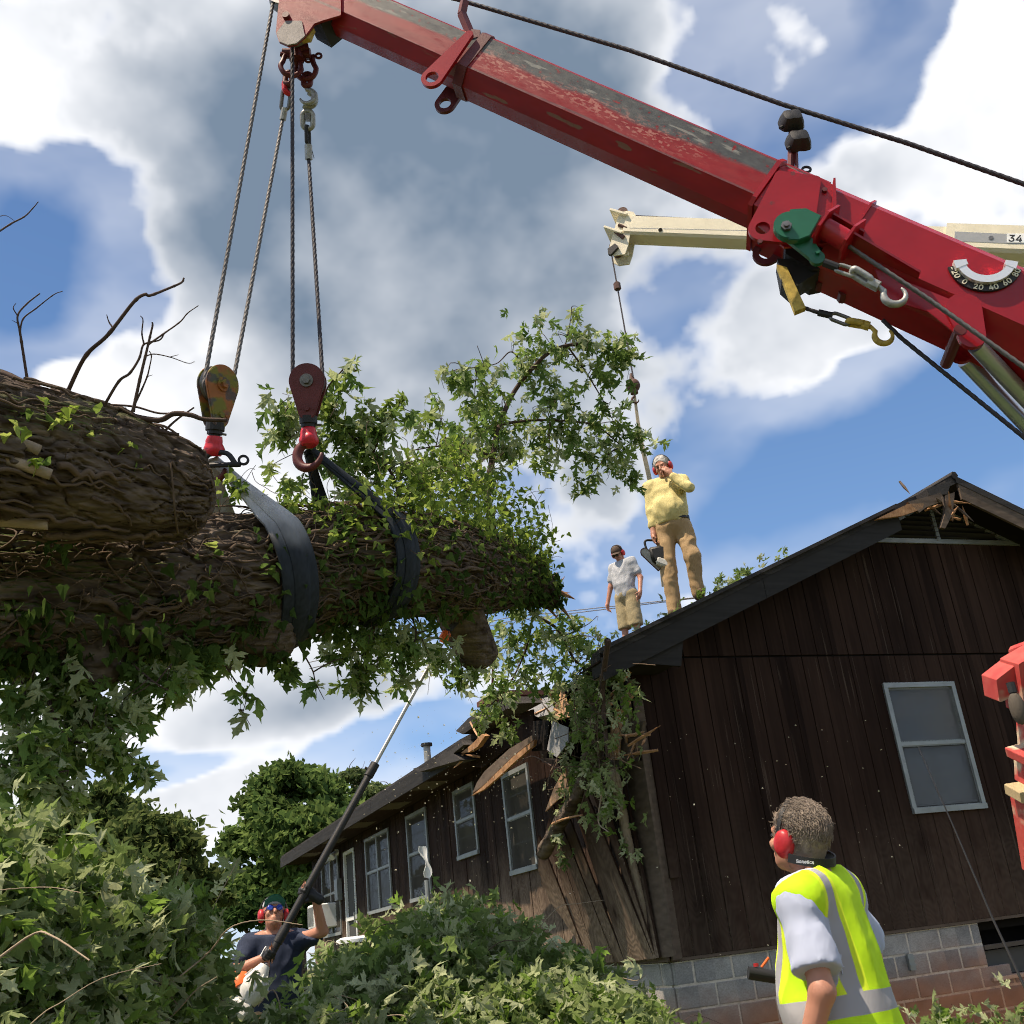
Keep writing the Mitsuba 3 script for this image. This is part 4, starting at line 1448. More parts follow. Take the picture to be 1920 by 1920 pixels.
def far(px, d):
    """the log turns away from the camera past the second sling"""
    k = min(max((px - 730) / 240, 0), 1) if d > 7.6 else 0
    return d + 1.9 * k * k * (3 - 2 * k)


def path3(L):
    return np.array([at(a, b, far(a, c)) for a, b, c, *_ in L]), np.array([q[3] for q in L])


def trunk_mesh(L, n, sides, amp=.10, seed=3):
    P, R = path3(L)
    S = spline(np.hstack([P, R[:, None]]), n)
    P, R = S[:, :3], S[:, 3]
    s = np.concatenate([[0], np.cumsum(np.linalg.norm(np.diff(P, axis=0), axis=1))])

    def fn(i, th, ss):
        ss = np.broadcast_to(ss, (n, sides))
        th = np.broadcast_to(th, (n, sides))
        q = np.stack([np.cos(th) * 1.2, np.sin(th) * 1.2, ss * .7], -1)
        lump = meshkit.fbm(q, 3, seed) - .5
        w = meshkit.fbm(np.stack([np.cos(th) * 2, np.sin(th) * 2, ss * 2], -1), 2, seed + 4)
        q2 = np.stack([np.cos(th + .35 * w) * 10, np.sin(th + .35 * w) * 10, ss * 5.5 + 1.5 * w], -1)
        fur = np.abs(meshkit.fbm(q2, 2, seed + 1) - .5)
        crack = 1 - np.clip(fur / .085, 0, 1)
        q3 = np.stack([np.cos(th) * 26, np.sin(th) * 26, ss * 8], -1)
        return 1 + .26 * lump - amp * .85 * crack ** 1.5 + amp * .55 * (meshkit.fbm(q3, 3, seed + 2) - .5)
    return tube(P, R, sides, fn=fn), P, R


TR = [(-320, 1125, 5.4, .44), (-100, 1115, 5.8, .43), (60, 1108, 6.1, .42), (200, 1108, 6.42, .43), (330, 1100, 6.75, .44), (470, 1085, 7.12, .44), (600, 1062, 7.48, .41), (690, 1052, 7.72, .38),
      (800, 1060, 8.05, .37), (880, 1073, 8.35, .37), (950, 1080, 8.65, .30), (1005, 1096, 8.9, .21), (1035, 1120, 9.05, .13)]
m, TP, TRR = trunk_mesh(TR, 1040, 300)
TP, TRR = TP[::2].copy(), TRR[::2].copy()
part(TREE, 'trunk', m, 'm_bark', True)
ST = [(-320, 800, 4.75, .40), (-100, 832, 5.15, .385), (60, 862, 5.45, .37), (160, 885, 5.65, .355), (250, 905, 5.85, .325), (320, 920, 6.0, .295), (356, 926, 6.08, .255), (376, 928, 6.12, .18), (384, 928, 6.14, .05)]
m, SP, SR = trunk_mesh(ST, 600, 280, seed=11)
SP, SR = SP[::2].copy(), SR[::2].copy()
part(TREE, 'upper_stub', m, 'm_bark', True)
LB = [(835, 1065, 8.20, .25), (850, 1120, 8.16, .21), (868, 1165, 8.10, .195), (888, 1210, 8.05, .18), (898, 1232, 8.03, .17)]
m, _, _ = trunk_mesh(LB, 90, 60, .05, 5)
part(TREE, 'limb', m, 'm_bark', True)
q0, q1 = at(898, 1231, far(898, 8.03)), at(900, 1235, far(900, 8.025))
part(TREE, 'cut_face', cyl(q0, q1, .155, 20), 'm_oldwood')
BU = [(150, 1130, 6.30, .36), (160, 1190, 6.22, .30), (170, 1240, 6.15, .22), (174, 1275, 6.1, .165), (176, 1296, 6.08, .07)]
m, _, _ = trunk_mesh(BU, 70, 60, .05, 8)
part(TREE, 'branch_stub', m, 'm_bark', True)
BU = [(470, 1120, 7.0, .34), (490, 1185, 6.95, .27), (500, 1225, 6.92, .19), (503, 1245, 6.9, .08)]
m, _, _ = trunk_mesh(BU, 60, 60, .08, 9)
part(TREE, 'branch_stub', m, 'm_bark', True)
# torn end of the log
r = np.random.default_rng(5)
ends = at(1030, 1115, far(1030, 9.03))
for k in range(9):
    d = unit(at(1052 + r.normal() * 9, 1118 + r.normal() * 22, far(1052, 9.1)) - ends)
    o = ends + r.normal(size=3) * .05
    part(TREE, 'splinter', tube([o - d * .05, o + d * r.uniform(.06, .16), o + d * r.uniform(.18, .30)], [.035, .022, .002], 5), 'm_split')
# pale sawn-off sticks caught on the stub
for L in ([(-40, 815, 5.0), (40, 832, 5.08), (75, 845, 5.1)], [(-60, 845, 4.98), (30, 868, 5.05), (96, 890, 5.1)], [(-40, 975, 5.2), (40, 980, 5.25), (90, 984, 5.28)]):
    P = np.array([at(*q) for q in L])
    part(TREE, 'stick', tube(spline(P, 12), [.028] * 12, 8), 'm_paletwig', True)


# vines that cling along the log
def surf(P, R, i, th, lift=1.03):
    T, N, B = _fr[id(P)]
    return P[i] + R[i] * lift * (math.cos(th) * N[i] + math.sin(th) * B[i])


_fr = {id(TP): frames(TP), id(SP): frames(SP)}


def front_angle(P, i):
    T, N, B = _fr[id(P)]
    e = unit(EYE - P[i])
    return math.atan2(e @ B[i], e @ N[i])


nvine = 0
rest = []
for k in range(190):
    onst = k % 6 == 0
    P, R = (SP, SR) if onst else (TP, TRR)
    n = len(P)
    i0 = int(r.integers(20, n - 60))
    ln = int(r.integers(30, 110))
    th = front_angle(P, i0) + r.uniform(-1.6, 1.7)
    pts = []
    lim = n - (48 if not onst else 42)
    for i in range(i0, min(i0 + ln, lim), 5):
        th += r.normal() * .05
        pts.append(surf(P, R, i, th, 1.03 + .05 * r.random()))
    if len(pts) < 5:
        continue
    q = spline(pts, len(pts) * 4)
    w = r.uniform(.004, .012) if k % 5 else r.uniform(.012, .022)
    m = tube(q, np.linspace(w, w * .5, len(q)), 6)
    if nvine < 70:
        part(TREE, 'vine', m, 'm_vine', True)
        nvine += 1
    else:
        rest.append(m)
# roots and tangles that wrap across the log
for k in range(150):
    P, R = (TP, TRR)
    i0 = int(r.integers(60, 460))
    th = front_angle(P, i0) + r.uniform(-1.6, 1.5)
    pts = []
    i = float(i0)
    di = r.choice([-1., 1., 1.])
    for j in range(int(r.integers(5, 14))):
        th += r.normal() * .11 + .02
        i = min(max(i + r.normal() * 4 + 5 * di, 2), 470)
        pts.append(surf(P, R, int(i), th, 1.04 + .09 * r.random()))
    q = spline(pts, len(pts) * 3)
    rest.append(tube(q, r.uniform(.0022, .0065), 5))
part(TREE, 'vine_tangle', cat(rest), 'm_vine', True, stuff=True)

# bare twigs standing on the stub
TW = [([(51, 712), (40, 640), (37, 620), (33, 592), (50, 570), (75, 550)], .013), ([(37, 622), (44, 597), (68, 578), (100, 553), (117, 546)], .008), ([(33, 592), (25, 578), (30, 568)], .006), ([(36, 608), (22, 600)], .004),
      ([(125, 738), (160, 668), (202, 628), (250, 567), (271, 552), (282, 554), (318, 540), (340, 530), (345, 521)], .019), ([(211, 614), (204, 603), (200, 590)], .008),
      ([(191, 768), (222, 716), (243, 700), (261, 672), (268, 648), (280, 642), (300, 637), (310, 622)], .013), ([(249, 772), (262, 712), (272, 670), (281, 632), (286, 610), (285, 604)], .015),
      ([(278, 646), (305, 627), (337, 604), (352, 587), (372, 573)], .009), ([(270, 646), (266, 625), (268, 600), (263, 592)], .008), ([(272, 668), (290, 664), (320, 670), (352, 681), (365, 678)], .006), ([(320, 669), (335, 665)], .004),
      ([(252, 760), (266, 730), (276, 706), (280, 690), (284, 668), (280, 658)], .009), ([(276, 706), (286, 703)], .004),
      ([(-20, 446), (20, 420), (46, 406), (62, 390), (72, 378)], .009), ([(-20, 415), (8, 404), (30, 416)], .004)]
for L, w in TW:
    n = len(L)
    P = np.array([at(x, y, 5.62 + .10 * math.sin(x * .02)) for x, y in L])
    q = spline(P, n * 6)
    part(TREE, 'bare_twig', tube(q, np.linspace(w, w * .42, len(q)) * .62 * (1 + .18 * (np.arange(len(q)) % 7 == 0)), 7), 'm_twig', True)
VT = [([(-60, 688), (0, 702), (50, 722), (100, 742), (150, 757), (180, 768), (236, 770)], .030), ([(-60, 715), (30, 726), (90, 745), (150, 760), (230, 776), (295, 788), (325, 776), (357, 778), (382, 786), (424, 788)], .020),
      ([(95, 730), (140, 738), (190, 757), (250, 762), (300, 775), (345, 772)], .008), ([(180, 770), (240, 788), (300, 808), (335, 815)], .016), ([(305, 812), (330, 788), (364, 764)], .007), ([(240, 782), (275, 805), (300, 800)], .010)]
for L, w in VT:
    P = np.array([at(x, y, 5.72) for x, y in L])
    q = spline(P, len(L) * 6)
    part(TREE, 'vine', tube(q, np.linspace(w, w * .6, len(q)), 8, fn=lambda i, th, s: 1 + .25 * (meshkit.noise(np.stack(np.broadcast_arrays(np.cos(th) * 2, np.sin(th) * 2, s * 14), -1)) - .5)), 'm_twig', True)
P = np.array([at(320, 868, 5.66), at(324, 910, 5.64), at(328, 960, 5.66), at(334, 1000, 5.8)])
part(TREE, 'vine', tube(spline(P, 14), .006, 6), 'm_vine', True)

# ---- branches of the crown (px, py, depth), then twigs to every cluster of leaves
BR = [([(930, 1020, 8.6), (915, 930, 8.7), (925, 850, 8.75), (938, 795, 8.8), (958, 745, 8.85), (990, 700, 8.9), (1035, 658, 9.0), (1090, 645, 9.1), (1150, 655, 9.2)], .036),
      ([(938, 795, 8.8), (1000, 788, 8.9), (1070, 790, 9.0), (1120, 800, 9.1), (1170, 840, 9.2)], .016), ([(922, 855, 8.75), (880, 842, 8.7), (830, 836, 8.6), (770, 845, 8.5)], .013),
      ([(990, 700, 8.9), (960, 660, 8.9), (930, 682, 8.9), (880, 690, 8.85)], .009), ([(1060, 648, 9.05), (1068, 610, 9.05), (1072, 585, 9.05)], .007),
      ([(1065, 650, 9.05), (1100, 700, 9.1), (1130, 750, 9.1), (1150, 790, 9.2)], .010), ([(760, 1000, 8.0), (740, 900, 8.1), (700, 850, 8.1), (640, 800, 8.1), (610, 740, 8.1), (645, 690, 8.1)], .014),
      ([(700, 850, 8.1), (720, 800, 8.1), (745, 755, 8.1)], .008), ([(640, 900, 8.0), (580, 840, 8.0), (540, 790, 8.0), (520, 770, 8.0)], .010),
      ([(940, 1085, 8.7), (1000, 1150, 9.1), (1045, 1180, 9.3), (1080, 1240, 9.4), (1130, 1270, 9.4)], .022), ([(1000, 1150, 9.1), (985, 1220, 9.1), (950, 1290, 9.1), (900, 1340, 9.1)], .013),
      ([(700, 1130, 7.7), (700, 1190, 7.7), (680, 1250, 7.7), (668, 1290, 7.7)], .010), ([(760, 1130, 8.0), (780, 1190, 8.0), (750, 1260, 8.0)], .010), ([(850, 1160, 8.1), (860, 1220, 8.2), (870, 1270, 8.2)], .009),
      ([(100, 1230, 6.0), (90, 1300, 5.9), (120, 1380, 5.8), (180, 1400, 5.8), (235, 1425, 5.8), (262, 1460, 5.8)], .014), ([(60, 1220, 6.0), (40, 1330, 5.7), (30, 1420, 5.5), (60, 1470, 5.4)], .012),
      ([(230, 1230, 6.2), (290, 1280, 6.1), (330, 1300, 6.1)], .008), ([(400, 1210, 6.7), (440, 1275, 6.7), (462, 1300, 6.7), (456, 1335, 6.7)], .006),
      ([(560, 1210, 7.2), (585, 1255, 7.2), (592, 1280, 7.2), (608, 1312, 7.2)], .006), ([(530, 1240, 7.1), (545, 1270, 7.1)], .003), ([(350, 1180, 6.6), (380, 1260, 6.6)], .006)]
BPTS, BRAD = [], []
for L, w in BR:
    q = spline(np.array([at(a, b, far(a, c)) for a, b, c in L]), len(L) * 8)
    rad = np.linspace(w, w * .4, len(q))
    part(TREE, 'branch', tube(q, rad, 8), 'm_twig', True)
    BPTS.append(q)
    BRAD.append(rad)
BP = np.vstack(BPTS)

CL_M = [(1000, 640, 9.0, 45, 34), (1080, 582, 9.05, 13, 7), (1058, 640, 9.05, 40, 40), (1120, 650, 9.1, 40, 40), (1172, 652, 9.2, 28, 34), (1150, 690, 9.2, 35, 30), (1010, 700, 8.95, 38, 24), (1045, 755, 9.0, 45, 52), (980, 690, 8.9, 28, 15),
        (1010, 820, 9.0, 48, 42), (1070, 815, 9.05, 45, 44), (1120, 700, 9.1, 25, 16), (1140, 780, 9.2, 38, 34), (1160, 820, 9.2, 32, 30), (1192, 818, 9.25, 24, 16), (1100, 855, 9.1, 36, 28), (1140, 868, 9.2, 36, 26), (1182, 888, 9.2, 24, 14),
        (1090, 912, 9.1, 18, 11), (1020, 865, 9.0, 34, 16), (910, 700, 8.9, 38, 32), (872, 698, 8.85, 28, 16), (900, 755, 8.8, 46, 50), (940, 800, 8.8, 42, 50), (850, 715, 8.8, 20, 8), (832, 692, 8.8, 10, 3), (818, 740, 8.8, 14, 6),
        (800, 775, 8.7, 16, 6), (792, 800, 8.7, 12, 5), (880, 815, 8.75, 42, 44), (850, 850, 8.7, 32, 26), (930, 850, 8.75, 38, 34), (905, 890, 8.7, 28, 24),
        (655, 688, 8.1, 16, 6), (645, 715, 8.1, 22, 10), (605, 748, 8.1, 24, 12), (540, 770, 8.0, 34, 24), (528, 812, 8.0, 28, 16), (620, 785, 8.1, 34, 26), (662, 798, 8.1, 34, 26), (700, 800, 8.1, 38, 30), (725, 760, 8.1, 18, 9),
        (748, 748, 8.1, 10, 5), (640, 850, 8.1, 48, 44), (700, 850, 8.1, 42, 40), (590, 830, 8.0, 18, 9), (762, 785, 8.1, 14, 6), (508, 872, 8.0, 10, 4), (560, 900, 8.0, 22, 10), (780, 880, 8.2, 30, 24), (660, 910, 8.0, 36, 24),
        (640, 1180, 7.5, 38, 34), (690, 1200, 7.7, 42, 44), (740, 1200, 7.9, 42, 44), (790, 1200, 8.0, 40, 34), (680, 1255, 7.7, 32, 26), (742, 1255, 8.0, 28, 20), (668, 1285, 7.7, 16, 8), (620, 1230, 7.5, 18, 9), (870, 1265, 8.2, 26, 30),
        (822, 1240, 8.1, 24, 16), (930, 1230, 8.8, 34, 20), (960, 1180, 8.9, 46, 32), (1010, 1200, 9.1, 42, 34), (1050, 1170, 9.3, 32, 24), (1080, 1215, 9.4, 46, 40), (1000, 1260, 9.1, 46, 40), (940, 1290, 9.1, 38, 30), (900, 1335, 9.1, 20, 14),
        (1060, 1275, 9.4, 50, 44), (1118, 1268, 9.4, 34, 30), (950, 1365, 9.1, 18, 12), (1100, 1195, 9.4, 36, 26), (980, 1130, 8.9, 30, 16),
        (100, 1300, 5.9, 58, 56), (40, 1325, 5.7, 48, 46), (165, 1325, 6.0, 48, 46), (230, 1330, 6.0, 38, 32), (262, 1270, 6.2, 38, 28), (330, 1260, 6.3, 38, 26), (60, 1395, 5.5, 48, 44), (130, 1395, 5.8, 48, 40), (200, 1385, 5.8, 38, 28),
        (232, 1420, 5.8, 28, 16), (268, 1445, 5.8, 18, 8), (40, 1450, 5.4, 48, 40), (110, 1460, 5.6, 42, 34), (365, 1240, 6.5, 28, 16), (400, 1225, 6.6, 20, 10), (462, 1300, 6.7, 10, 4), (456, 1332, 6.7, 6, 2), (380, 1265, 6.6, 12, 5),
        (440, 1225, 6.8, 24, 12), (545, 1250, 7.1, 18, 9), (592, 1275, 7.2, 8, 3), (200, 1235, 6.2, 50, 40), (320, 1215, 6.5, 45, 34), (70, 1240, 6.0, 60, 46)]
CL_I = [(700, 965, 7.5, 60, 255), (780, 925, 7.8, 68, 323), (850, 920, 8.1, 76, 408), (920, 955, 8.4, 66, 340), (980, 1000, 8.7, 52, 255), (1000, 1045, 8.8, 38, 153), (640, 995, 7.3, 46, 153), (760, 1010, 7.7, 60, 221), (860, 1010, 8.1, 74, 340),
        (600, 955, 7.3, 28, 68), (540, 940, 7.2, 26, 51), (445, 915, 6.9, 22, 37), (900, 1055, 8.3, 58, 255), (820, 1075, 7.9, 46, 119), (1020, 1068, 8.9, 22, 57), (960, 1060, 8.6, 40, 153), (700, 1030, 7.35, 50, 68), (830, 870, 8.2, 50, 170),
        (400, 905, 6.8, 14, 10), (500, 950, 7.1, 20, 14), (870, 1110, 8.2, 40, 102), (940, 1110, 8.6, 34, 85), (440, 1030, 6.7, 14, 7), (390, 1035, 6.55, 16, 8), (60, 775, 5.15, 30, 10), (120, 790, 5.25, 28, 12), (235, 840, 5.5, 18, 7), (70, 860, 5.05, 16, 6), (247, 868, 5.5, 10, 3),
        (960, 1040, 8.35, 44, 110), (1010, 1060, 8.65, 32, 70), (900, 1000, 8.1, 50, 110), (20, 800, 5.0, 26, 6), (170, 800, 5.4, 30, 7)]
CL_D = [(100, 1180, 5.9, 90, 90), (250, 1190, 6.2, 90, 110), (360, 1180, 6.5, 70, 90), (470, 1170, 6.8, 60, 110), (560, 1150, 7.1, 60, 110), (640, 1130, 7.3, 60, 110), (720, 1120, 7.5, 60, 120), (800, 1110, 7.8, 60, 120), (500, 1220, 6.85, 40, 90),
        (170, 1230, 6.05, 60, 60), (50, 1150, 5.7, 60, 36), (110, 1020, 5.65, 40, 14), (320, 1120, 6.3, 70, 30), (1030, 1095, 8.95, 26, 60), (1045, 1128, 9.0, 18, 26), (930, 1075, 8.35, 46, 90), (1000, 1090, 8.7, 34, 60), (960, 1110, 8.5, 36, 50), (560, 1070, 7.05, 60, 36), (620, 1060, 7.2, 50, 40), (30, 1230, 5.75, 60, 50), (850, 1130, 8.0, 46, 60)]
rl = np.random.default_rng(21)
tw = []
for px, py, d, rad, n in CL_M:
    d = far(px, d)
    c = at(px, py, d)
    R = rad * d / FOC
    for k in range(1 + n // 11):
        e = c + rl.normal(size=3) * .6 * R
        j = np.argmin(np.linalg.norm(BP - e, axis=1))
        b = BP[j]
        mid_ = (b + e) / 2 + V(0, 0, .10 * np.linalg.norm(e - b)) + rl.normal(size=3) * .04
        tw.append(tube(spline([b, mid_, e, e + V(0, 0, -.10) + rl.normal(size=3) * .05], 9), np.linspace(.0055, .0018, 9), 4))
part(TREE, 'twigs', cat(tw), 'm_twig', True, stuff=True)
foliage(TREE, clusters(CL_M, rl, 1.0, 1.0, .56), .136, 'maple', 'maple', rl, 290, hang=.52)
foliage(TREE, clusters(CL_I, rl, 1.0, 1.0, .58), .064, 'ivy', 'ivy', rl, 200, 'ivy_leaf', .45, 'ivy')
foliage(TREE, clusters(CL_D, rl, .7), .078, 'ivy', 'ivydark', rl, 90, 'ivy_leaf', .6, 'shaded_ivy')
# ivy that clings to the near side of the log
sp = []
for k in range(620):
    i = int(min(500, 150 + 350 * rl.random() ** .6))
    th = front_angle(TP, i) + rl.normal() * .75
    sp.append(surf(TP, TRR, i, th, 1.08 + .10 * rl.random()))
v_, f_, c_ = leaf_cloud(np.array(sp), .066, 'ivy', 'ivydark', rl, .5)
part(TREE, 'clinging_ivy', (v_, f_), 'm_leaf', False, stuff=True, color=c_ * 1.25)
it = []
for px, py, d, rad, n in CL_I:
    d = far(px, d)
    c = at(px, py, d)
    R = rad * d / FOC
    for k in range(n // 9):
        o = c + rl.normal(size=3) * .5 * R
        pts = [o]
        dd = unit(rl.normal(size=3) + V(0, 0, .4))
        for j in range(4):
            dd = unit(dd + rl.normal(size=3) * .5)
            pts.append(pts[-1] + dd * .07)
        it.append(tube(spline(pts, 10), .0022, 4))
part(TREE, 'ivy_stems', cat(it), 'm_vine', True, stuff=True)


# ------------------------------------------------------------------ slings
def c_sling(p, n, uv):
    g = fbm(p.x * 60, p.y * 60, p.z * 14, 3)
    w = smoothstep(4.0, 4.3, p.z + .35 * (fbm(p.x * 3, p.y * 3, p.z * 3, 3) - .5)) * smoothstep(1.42, 1.22, p.x)
    c = mi.Color3f(.016, .021, .028) * (.6 + g)
    return mix(c, mi.Color3f(.42, .42, .42) * (.55 + .8 * fbm(p.x * 20, p.y * 20, p.z * 6, 4)), w)


mat('m_sling', proc(c_sling), .72, spec=.25)


def ribbon(P, Wd, w, th, bow=0.0):
    """a strap along P, its width along Wd, slightly bowed across"""
    n = len(P)
    T = np.gradient(P, axis=0)
    T /= np.linalg.norm(T, axis=1, keepdims=True)
    Wd = Wd - T * np.sum(Wd * T, 1, keepdims=True)
    Wd /= np.linalg.norm(Wd, axis=1, keepdims=True)
    N = np.cross(T, Wd)
    m = 9
    u = np.linspace(-.5, .5, m)
    top = P[:, None] + (u[None, :, None] * w[:, None, None]) * Wd[:, None] + N[:, None] * (th / 2 + bow * (u[None, :, None] ** 2 - .1) * -1)
    bot = top - N[:, None] * th
    ringv = np.concatenate([top, bot[:, ::-1]], 1)
    k = 2 * m
    i, j = np.meshgrid(np.arange(n - 1), np.arange(k), indexing='ij')
    q = np.stack([i * k + j, i * k + (j + 1) % k, (i + 1) * k + (j + 1) % k, (i + 1) * k + j], -1).reshape(-1, 4)
    return trimesh.Trimesh(ringv.reshape(-1, 3), np.vstack([q[:, [0, 1, 2]], q[:, [0, 2, 3]]]), process=False)


def sling(key, h, i, rad, w0, w1, lab_shift=0.0):
    T, N, B = _fr[id(TP)]
    c, t = TP[i], T[i]
    e1 = (h - c) - t * ((h - c) @ t)
    d = np.linalg.norm(e1)
    e1 /= d
    e2 = np.cross(t, e1)
    if e2 @ (EYE - c) < 0:
        e2 = -e2
    off = (h - c) @ t
    al = math.acos(min(rad / d, .99))
    A = np.linspace(al, 2 * PI - al, 44)
    arcp = [c + rad * (math.cos(a) * e1 + math.sin(a) * e2) for a in A]
    f0 = h + e2 * .03
    b0 = h - e2 * .03
    leg = [f0 + (arcp[0] - f0) * k for k in np.linspace(0, 1, 16)[:-1]]
    leg2 = [arcp[-1] + (b0 - arcp[-1]) * k for k in np.linspace(0, 1, 16)[1:]]
    P = np.array(leg + arcp + leg2)
    s = np.linspace(0, 1, len(P))
    # smooth blend of width
    w = w0 + (w1 - w0) * np.clip(np.minimum(s, 1 - s) / .22, 0, 1)
    Wd = np.tile(t, (len(P), 1))
    for k, (dx, f, dn, bow) in enumerate(((-.36, .46, 0., .05), (.02, .50, .018, .09), (.36, .44, .004, .06))):
        Q = P + Wd * (dx * w * .9)[:, None] * np.clip(np.minimum(s, 1 - s) / .18, 0.12, 1)[:, None]
        Q = Q + (Q - c) * (dn / rad)
        part(key, 'strap', ribbon(Q, Wd, w * f, .014, bow * w1 / .3), 'm_sling', 40)


SG1 = thing('lifting_sling', 'wide webbing sling worn silver at the top, on the rusty block', 'sling', 'slings round the log')
SG2 = thing('lifting_sling', 'wide all-black webbing sling round the log under the maroon block', 'sling', 'slings round the log')


def near_i(px):
    return int(np.argmin([abs(pix(p)[0] - px) for p in TP]))


hk1 = at(402, 868, DP1)
hk2 = at(585, 852, DP2)
sling(SG1, hk1, near_i(488), .505, .13, .235)
sling(SG2, hk2, near_i(682), .44, .11, .20)
SHB = thing('bow_shackle', 'small dark steel shackle at the top of the silver-worn sling', 'shackle')
pc = at(410, 868, DP1 - .12)
add(SHB + '__bow', tube(spline([pc - VR * .10, pc - VR * .06 + UPZ * .06, pc + VR * .05 + UPZ * .07, pc + VR * .11 - UPZ * .01], 14), .017, 8), 'm_black', True)
add(SHB + '__pin', cat(cyl(pc - VR * .13 - UPZ * .02, pc + VR * .14 - UPZ * .01, .018, 8), ring_tube(np.array([pc + VR * (.16 + .03 * math.cos(t)) + UPZ * (.02 + .03 * math.sin(t)) for t in np.linspace(0, 2 * PI, 13)[:-1]]), .009, 6)), 'm_black')

# ------------------------------------------------------------------ cut brush
def brush(name, label, contour, nleaf, nparts, reach, zfront, seed, nbr):
    key = thing(name, label, 'brush pile')
    q = np.random.default_rng(seed)
    C = spline(np.array([at(*c) for c in contour]), 60)
    tow = -VB
    def surfpt(s, v):
        i = np.clip((s * 59).astype(int), 0, 59)
        P = C[i] + tow * (v * reach)[:, None]
        zt = C[i, 2] * (1 - v ** 1.5) + zfront * v ** 1.5
        P[:, 2] = zt
        bump = meshkit.fbm(P * 1.6, 3, seed) - .5
        P[:, 2] += .38 * bump + .22 * (meshkit.fbm(P * 4.3 + 3, 2, seed + 5) - .5)
        P += tow * (.55 * (meshkit.fbm(P * 2.1 + 7, 3, seed) - .5))[:, None]
        return P
    n = nleaf
    P = surfpt(q.random(n), q.random(n))
    P += q.normal(size=P.shape) * .09
    P[:, 2] -= q.exponential(.07, n)
    foliage(key, P, .124, 'maple', 'brush', q, nparts, hang=.25)
    # branches that stick out of the heap
    lim = []
    for k in range(nbr):
        s, v = q.random(1), q.random(1)
        o = surfpt(s, v)[0] - V(0, 0, .15)
        d = unit(VR * q.normal() + UPZ * q.uniform(-.1, .6) + tow * q.normal() * .5)
        L = q.uniform(.35, 1.0)
        pts = [o + d * L * t + V(0, 0, .12 * math.sin(3 * t)) + q.normal(size=3) * .03 for t in np.linspace(0, 1, 6)]
        w = q.uniform(.003, .007)
        part(key, 'branch', tube(spline(pts, 20), np.linspace(w, w * .35, 20), 6), 'm_paletwig' if k % 3 else 'm_twig', True)
    # the dense dark inside of the heap
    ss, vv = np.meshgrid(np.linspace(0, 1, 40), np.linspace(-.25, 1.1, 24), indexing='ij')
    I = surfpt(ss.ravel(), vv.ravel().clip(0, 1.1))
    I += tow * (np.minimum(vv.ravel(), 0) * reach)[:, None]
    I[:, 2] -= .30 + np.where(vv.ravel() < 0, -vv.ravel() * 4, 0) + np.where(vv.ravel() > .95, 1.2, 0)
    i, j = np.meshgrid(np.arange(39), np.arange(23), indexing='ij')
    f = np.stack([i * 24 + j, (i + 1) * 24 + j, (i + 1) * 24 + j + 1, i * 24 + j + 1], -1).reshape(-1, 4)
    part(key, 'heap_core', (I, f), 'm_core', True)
    # deeper leaves that dress the core
    P2 = surfpt(q.random(n // 2), q.random(n // 2))
    P2[:, 2] -= .17 + q.exponential(.08, n // 2)
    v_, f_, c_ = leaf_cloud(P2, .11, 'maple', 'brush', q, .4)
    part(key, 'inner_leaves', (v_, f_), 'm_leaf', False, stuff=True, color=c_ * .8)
    return key


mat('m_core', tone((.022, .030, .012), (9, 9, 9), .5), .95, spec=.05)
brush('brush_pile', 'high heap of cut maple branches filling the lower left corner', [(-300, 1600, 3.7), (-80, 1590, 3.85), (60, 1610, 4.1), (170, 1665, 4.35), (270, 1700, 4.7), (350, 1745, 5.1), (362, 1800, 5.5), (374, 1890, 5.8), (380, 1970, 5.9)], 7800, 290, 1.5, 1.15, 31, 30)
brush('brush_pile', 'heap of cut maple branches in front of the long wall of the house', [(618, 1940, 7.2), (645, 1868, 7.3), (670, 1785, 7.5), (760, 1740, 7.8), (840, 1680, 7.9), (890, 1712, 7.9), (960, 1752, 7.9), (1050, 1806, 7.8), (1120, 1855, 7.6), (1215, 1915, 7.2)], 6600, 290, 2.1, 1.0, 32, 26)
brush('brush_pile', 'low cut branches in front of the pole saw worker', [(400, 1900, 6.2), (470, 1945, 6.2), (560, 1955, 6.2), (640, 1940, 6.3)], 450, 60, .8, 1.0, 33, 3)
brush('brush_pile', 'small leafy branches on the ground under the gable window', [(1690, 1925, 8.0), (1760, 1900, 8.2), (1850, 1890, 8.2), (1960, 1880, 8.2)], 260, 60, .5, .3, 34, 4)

# ------------------------------------------------------------------ people
def cloth(key, c, amp=.10, rough=.85):
    scene[key] = {'type': 'twosided', 'bsdf': {'type': 'principled', 'base_color': tone(c, (5, 5, 5), amp * .5), 'roughness': rough, 'specular': .2, 'sheen': .3}}


mat('m_skin', tone((.40, .19, .125), (16, 16, 16), .18), .48, spec=.4)
cloth('m_yellowshirt', (.56, .48, .22))
cloth('m_khaki', (.36, .245, .13), .14)
cloth('m_khakishort', (.30, .245, .14), .12)
cloth('m_greyshirt', (.36, .37, .39))
cloth('m_navy', (.022, .030, .055), .25)
cloth('m_blueshirt', (.36, .40, .51), .07)
cloth('m_jeans', (.10, .12, .16))
cloth('m_boot', (.11, .07, .045), .3)
mat('m_muff', (.40, .022, .028), .40)
mat('m_lens', (.02, .05, .35), .12, spec=.8)
mat('m_darklens', (.012, .01, .01), .12, spec=.8)
mat('m_orange', (.75, .14, .03), .4)
mat('m_saw', (.55, .54, .50), .45)
mat('m_greyhair', tone((.42, .40, .37), (90, 90, 60), .5), .7)
mat('m_brownhair', tone((.10, .065, .04), (120, 120, 60), .5), .7)
mat('m_sandyhair', tone((.205, .165, .130), (60, 60, 40), .5), .6)
mat('m_cap', tone((.07, .045, .03), (20, 20, 20), .3), .8)
mat('m_greencap', (.03, .16, .13), .8)
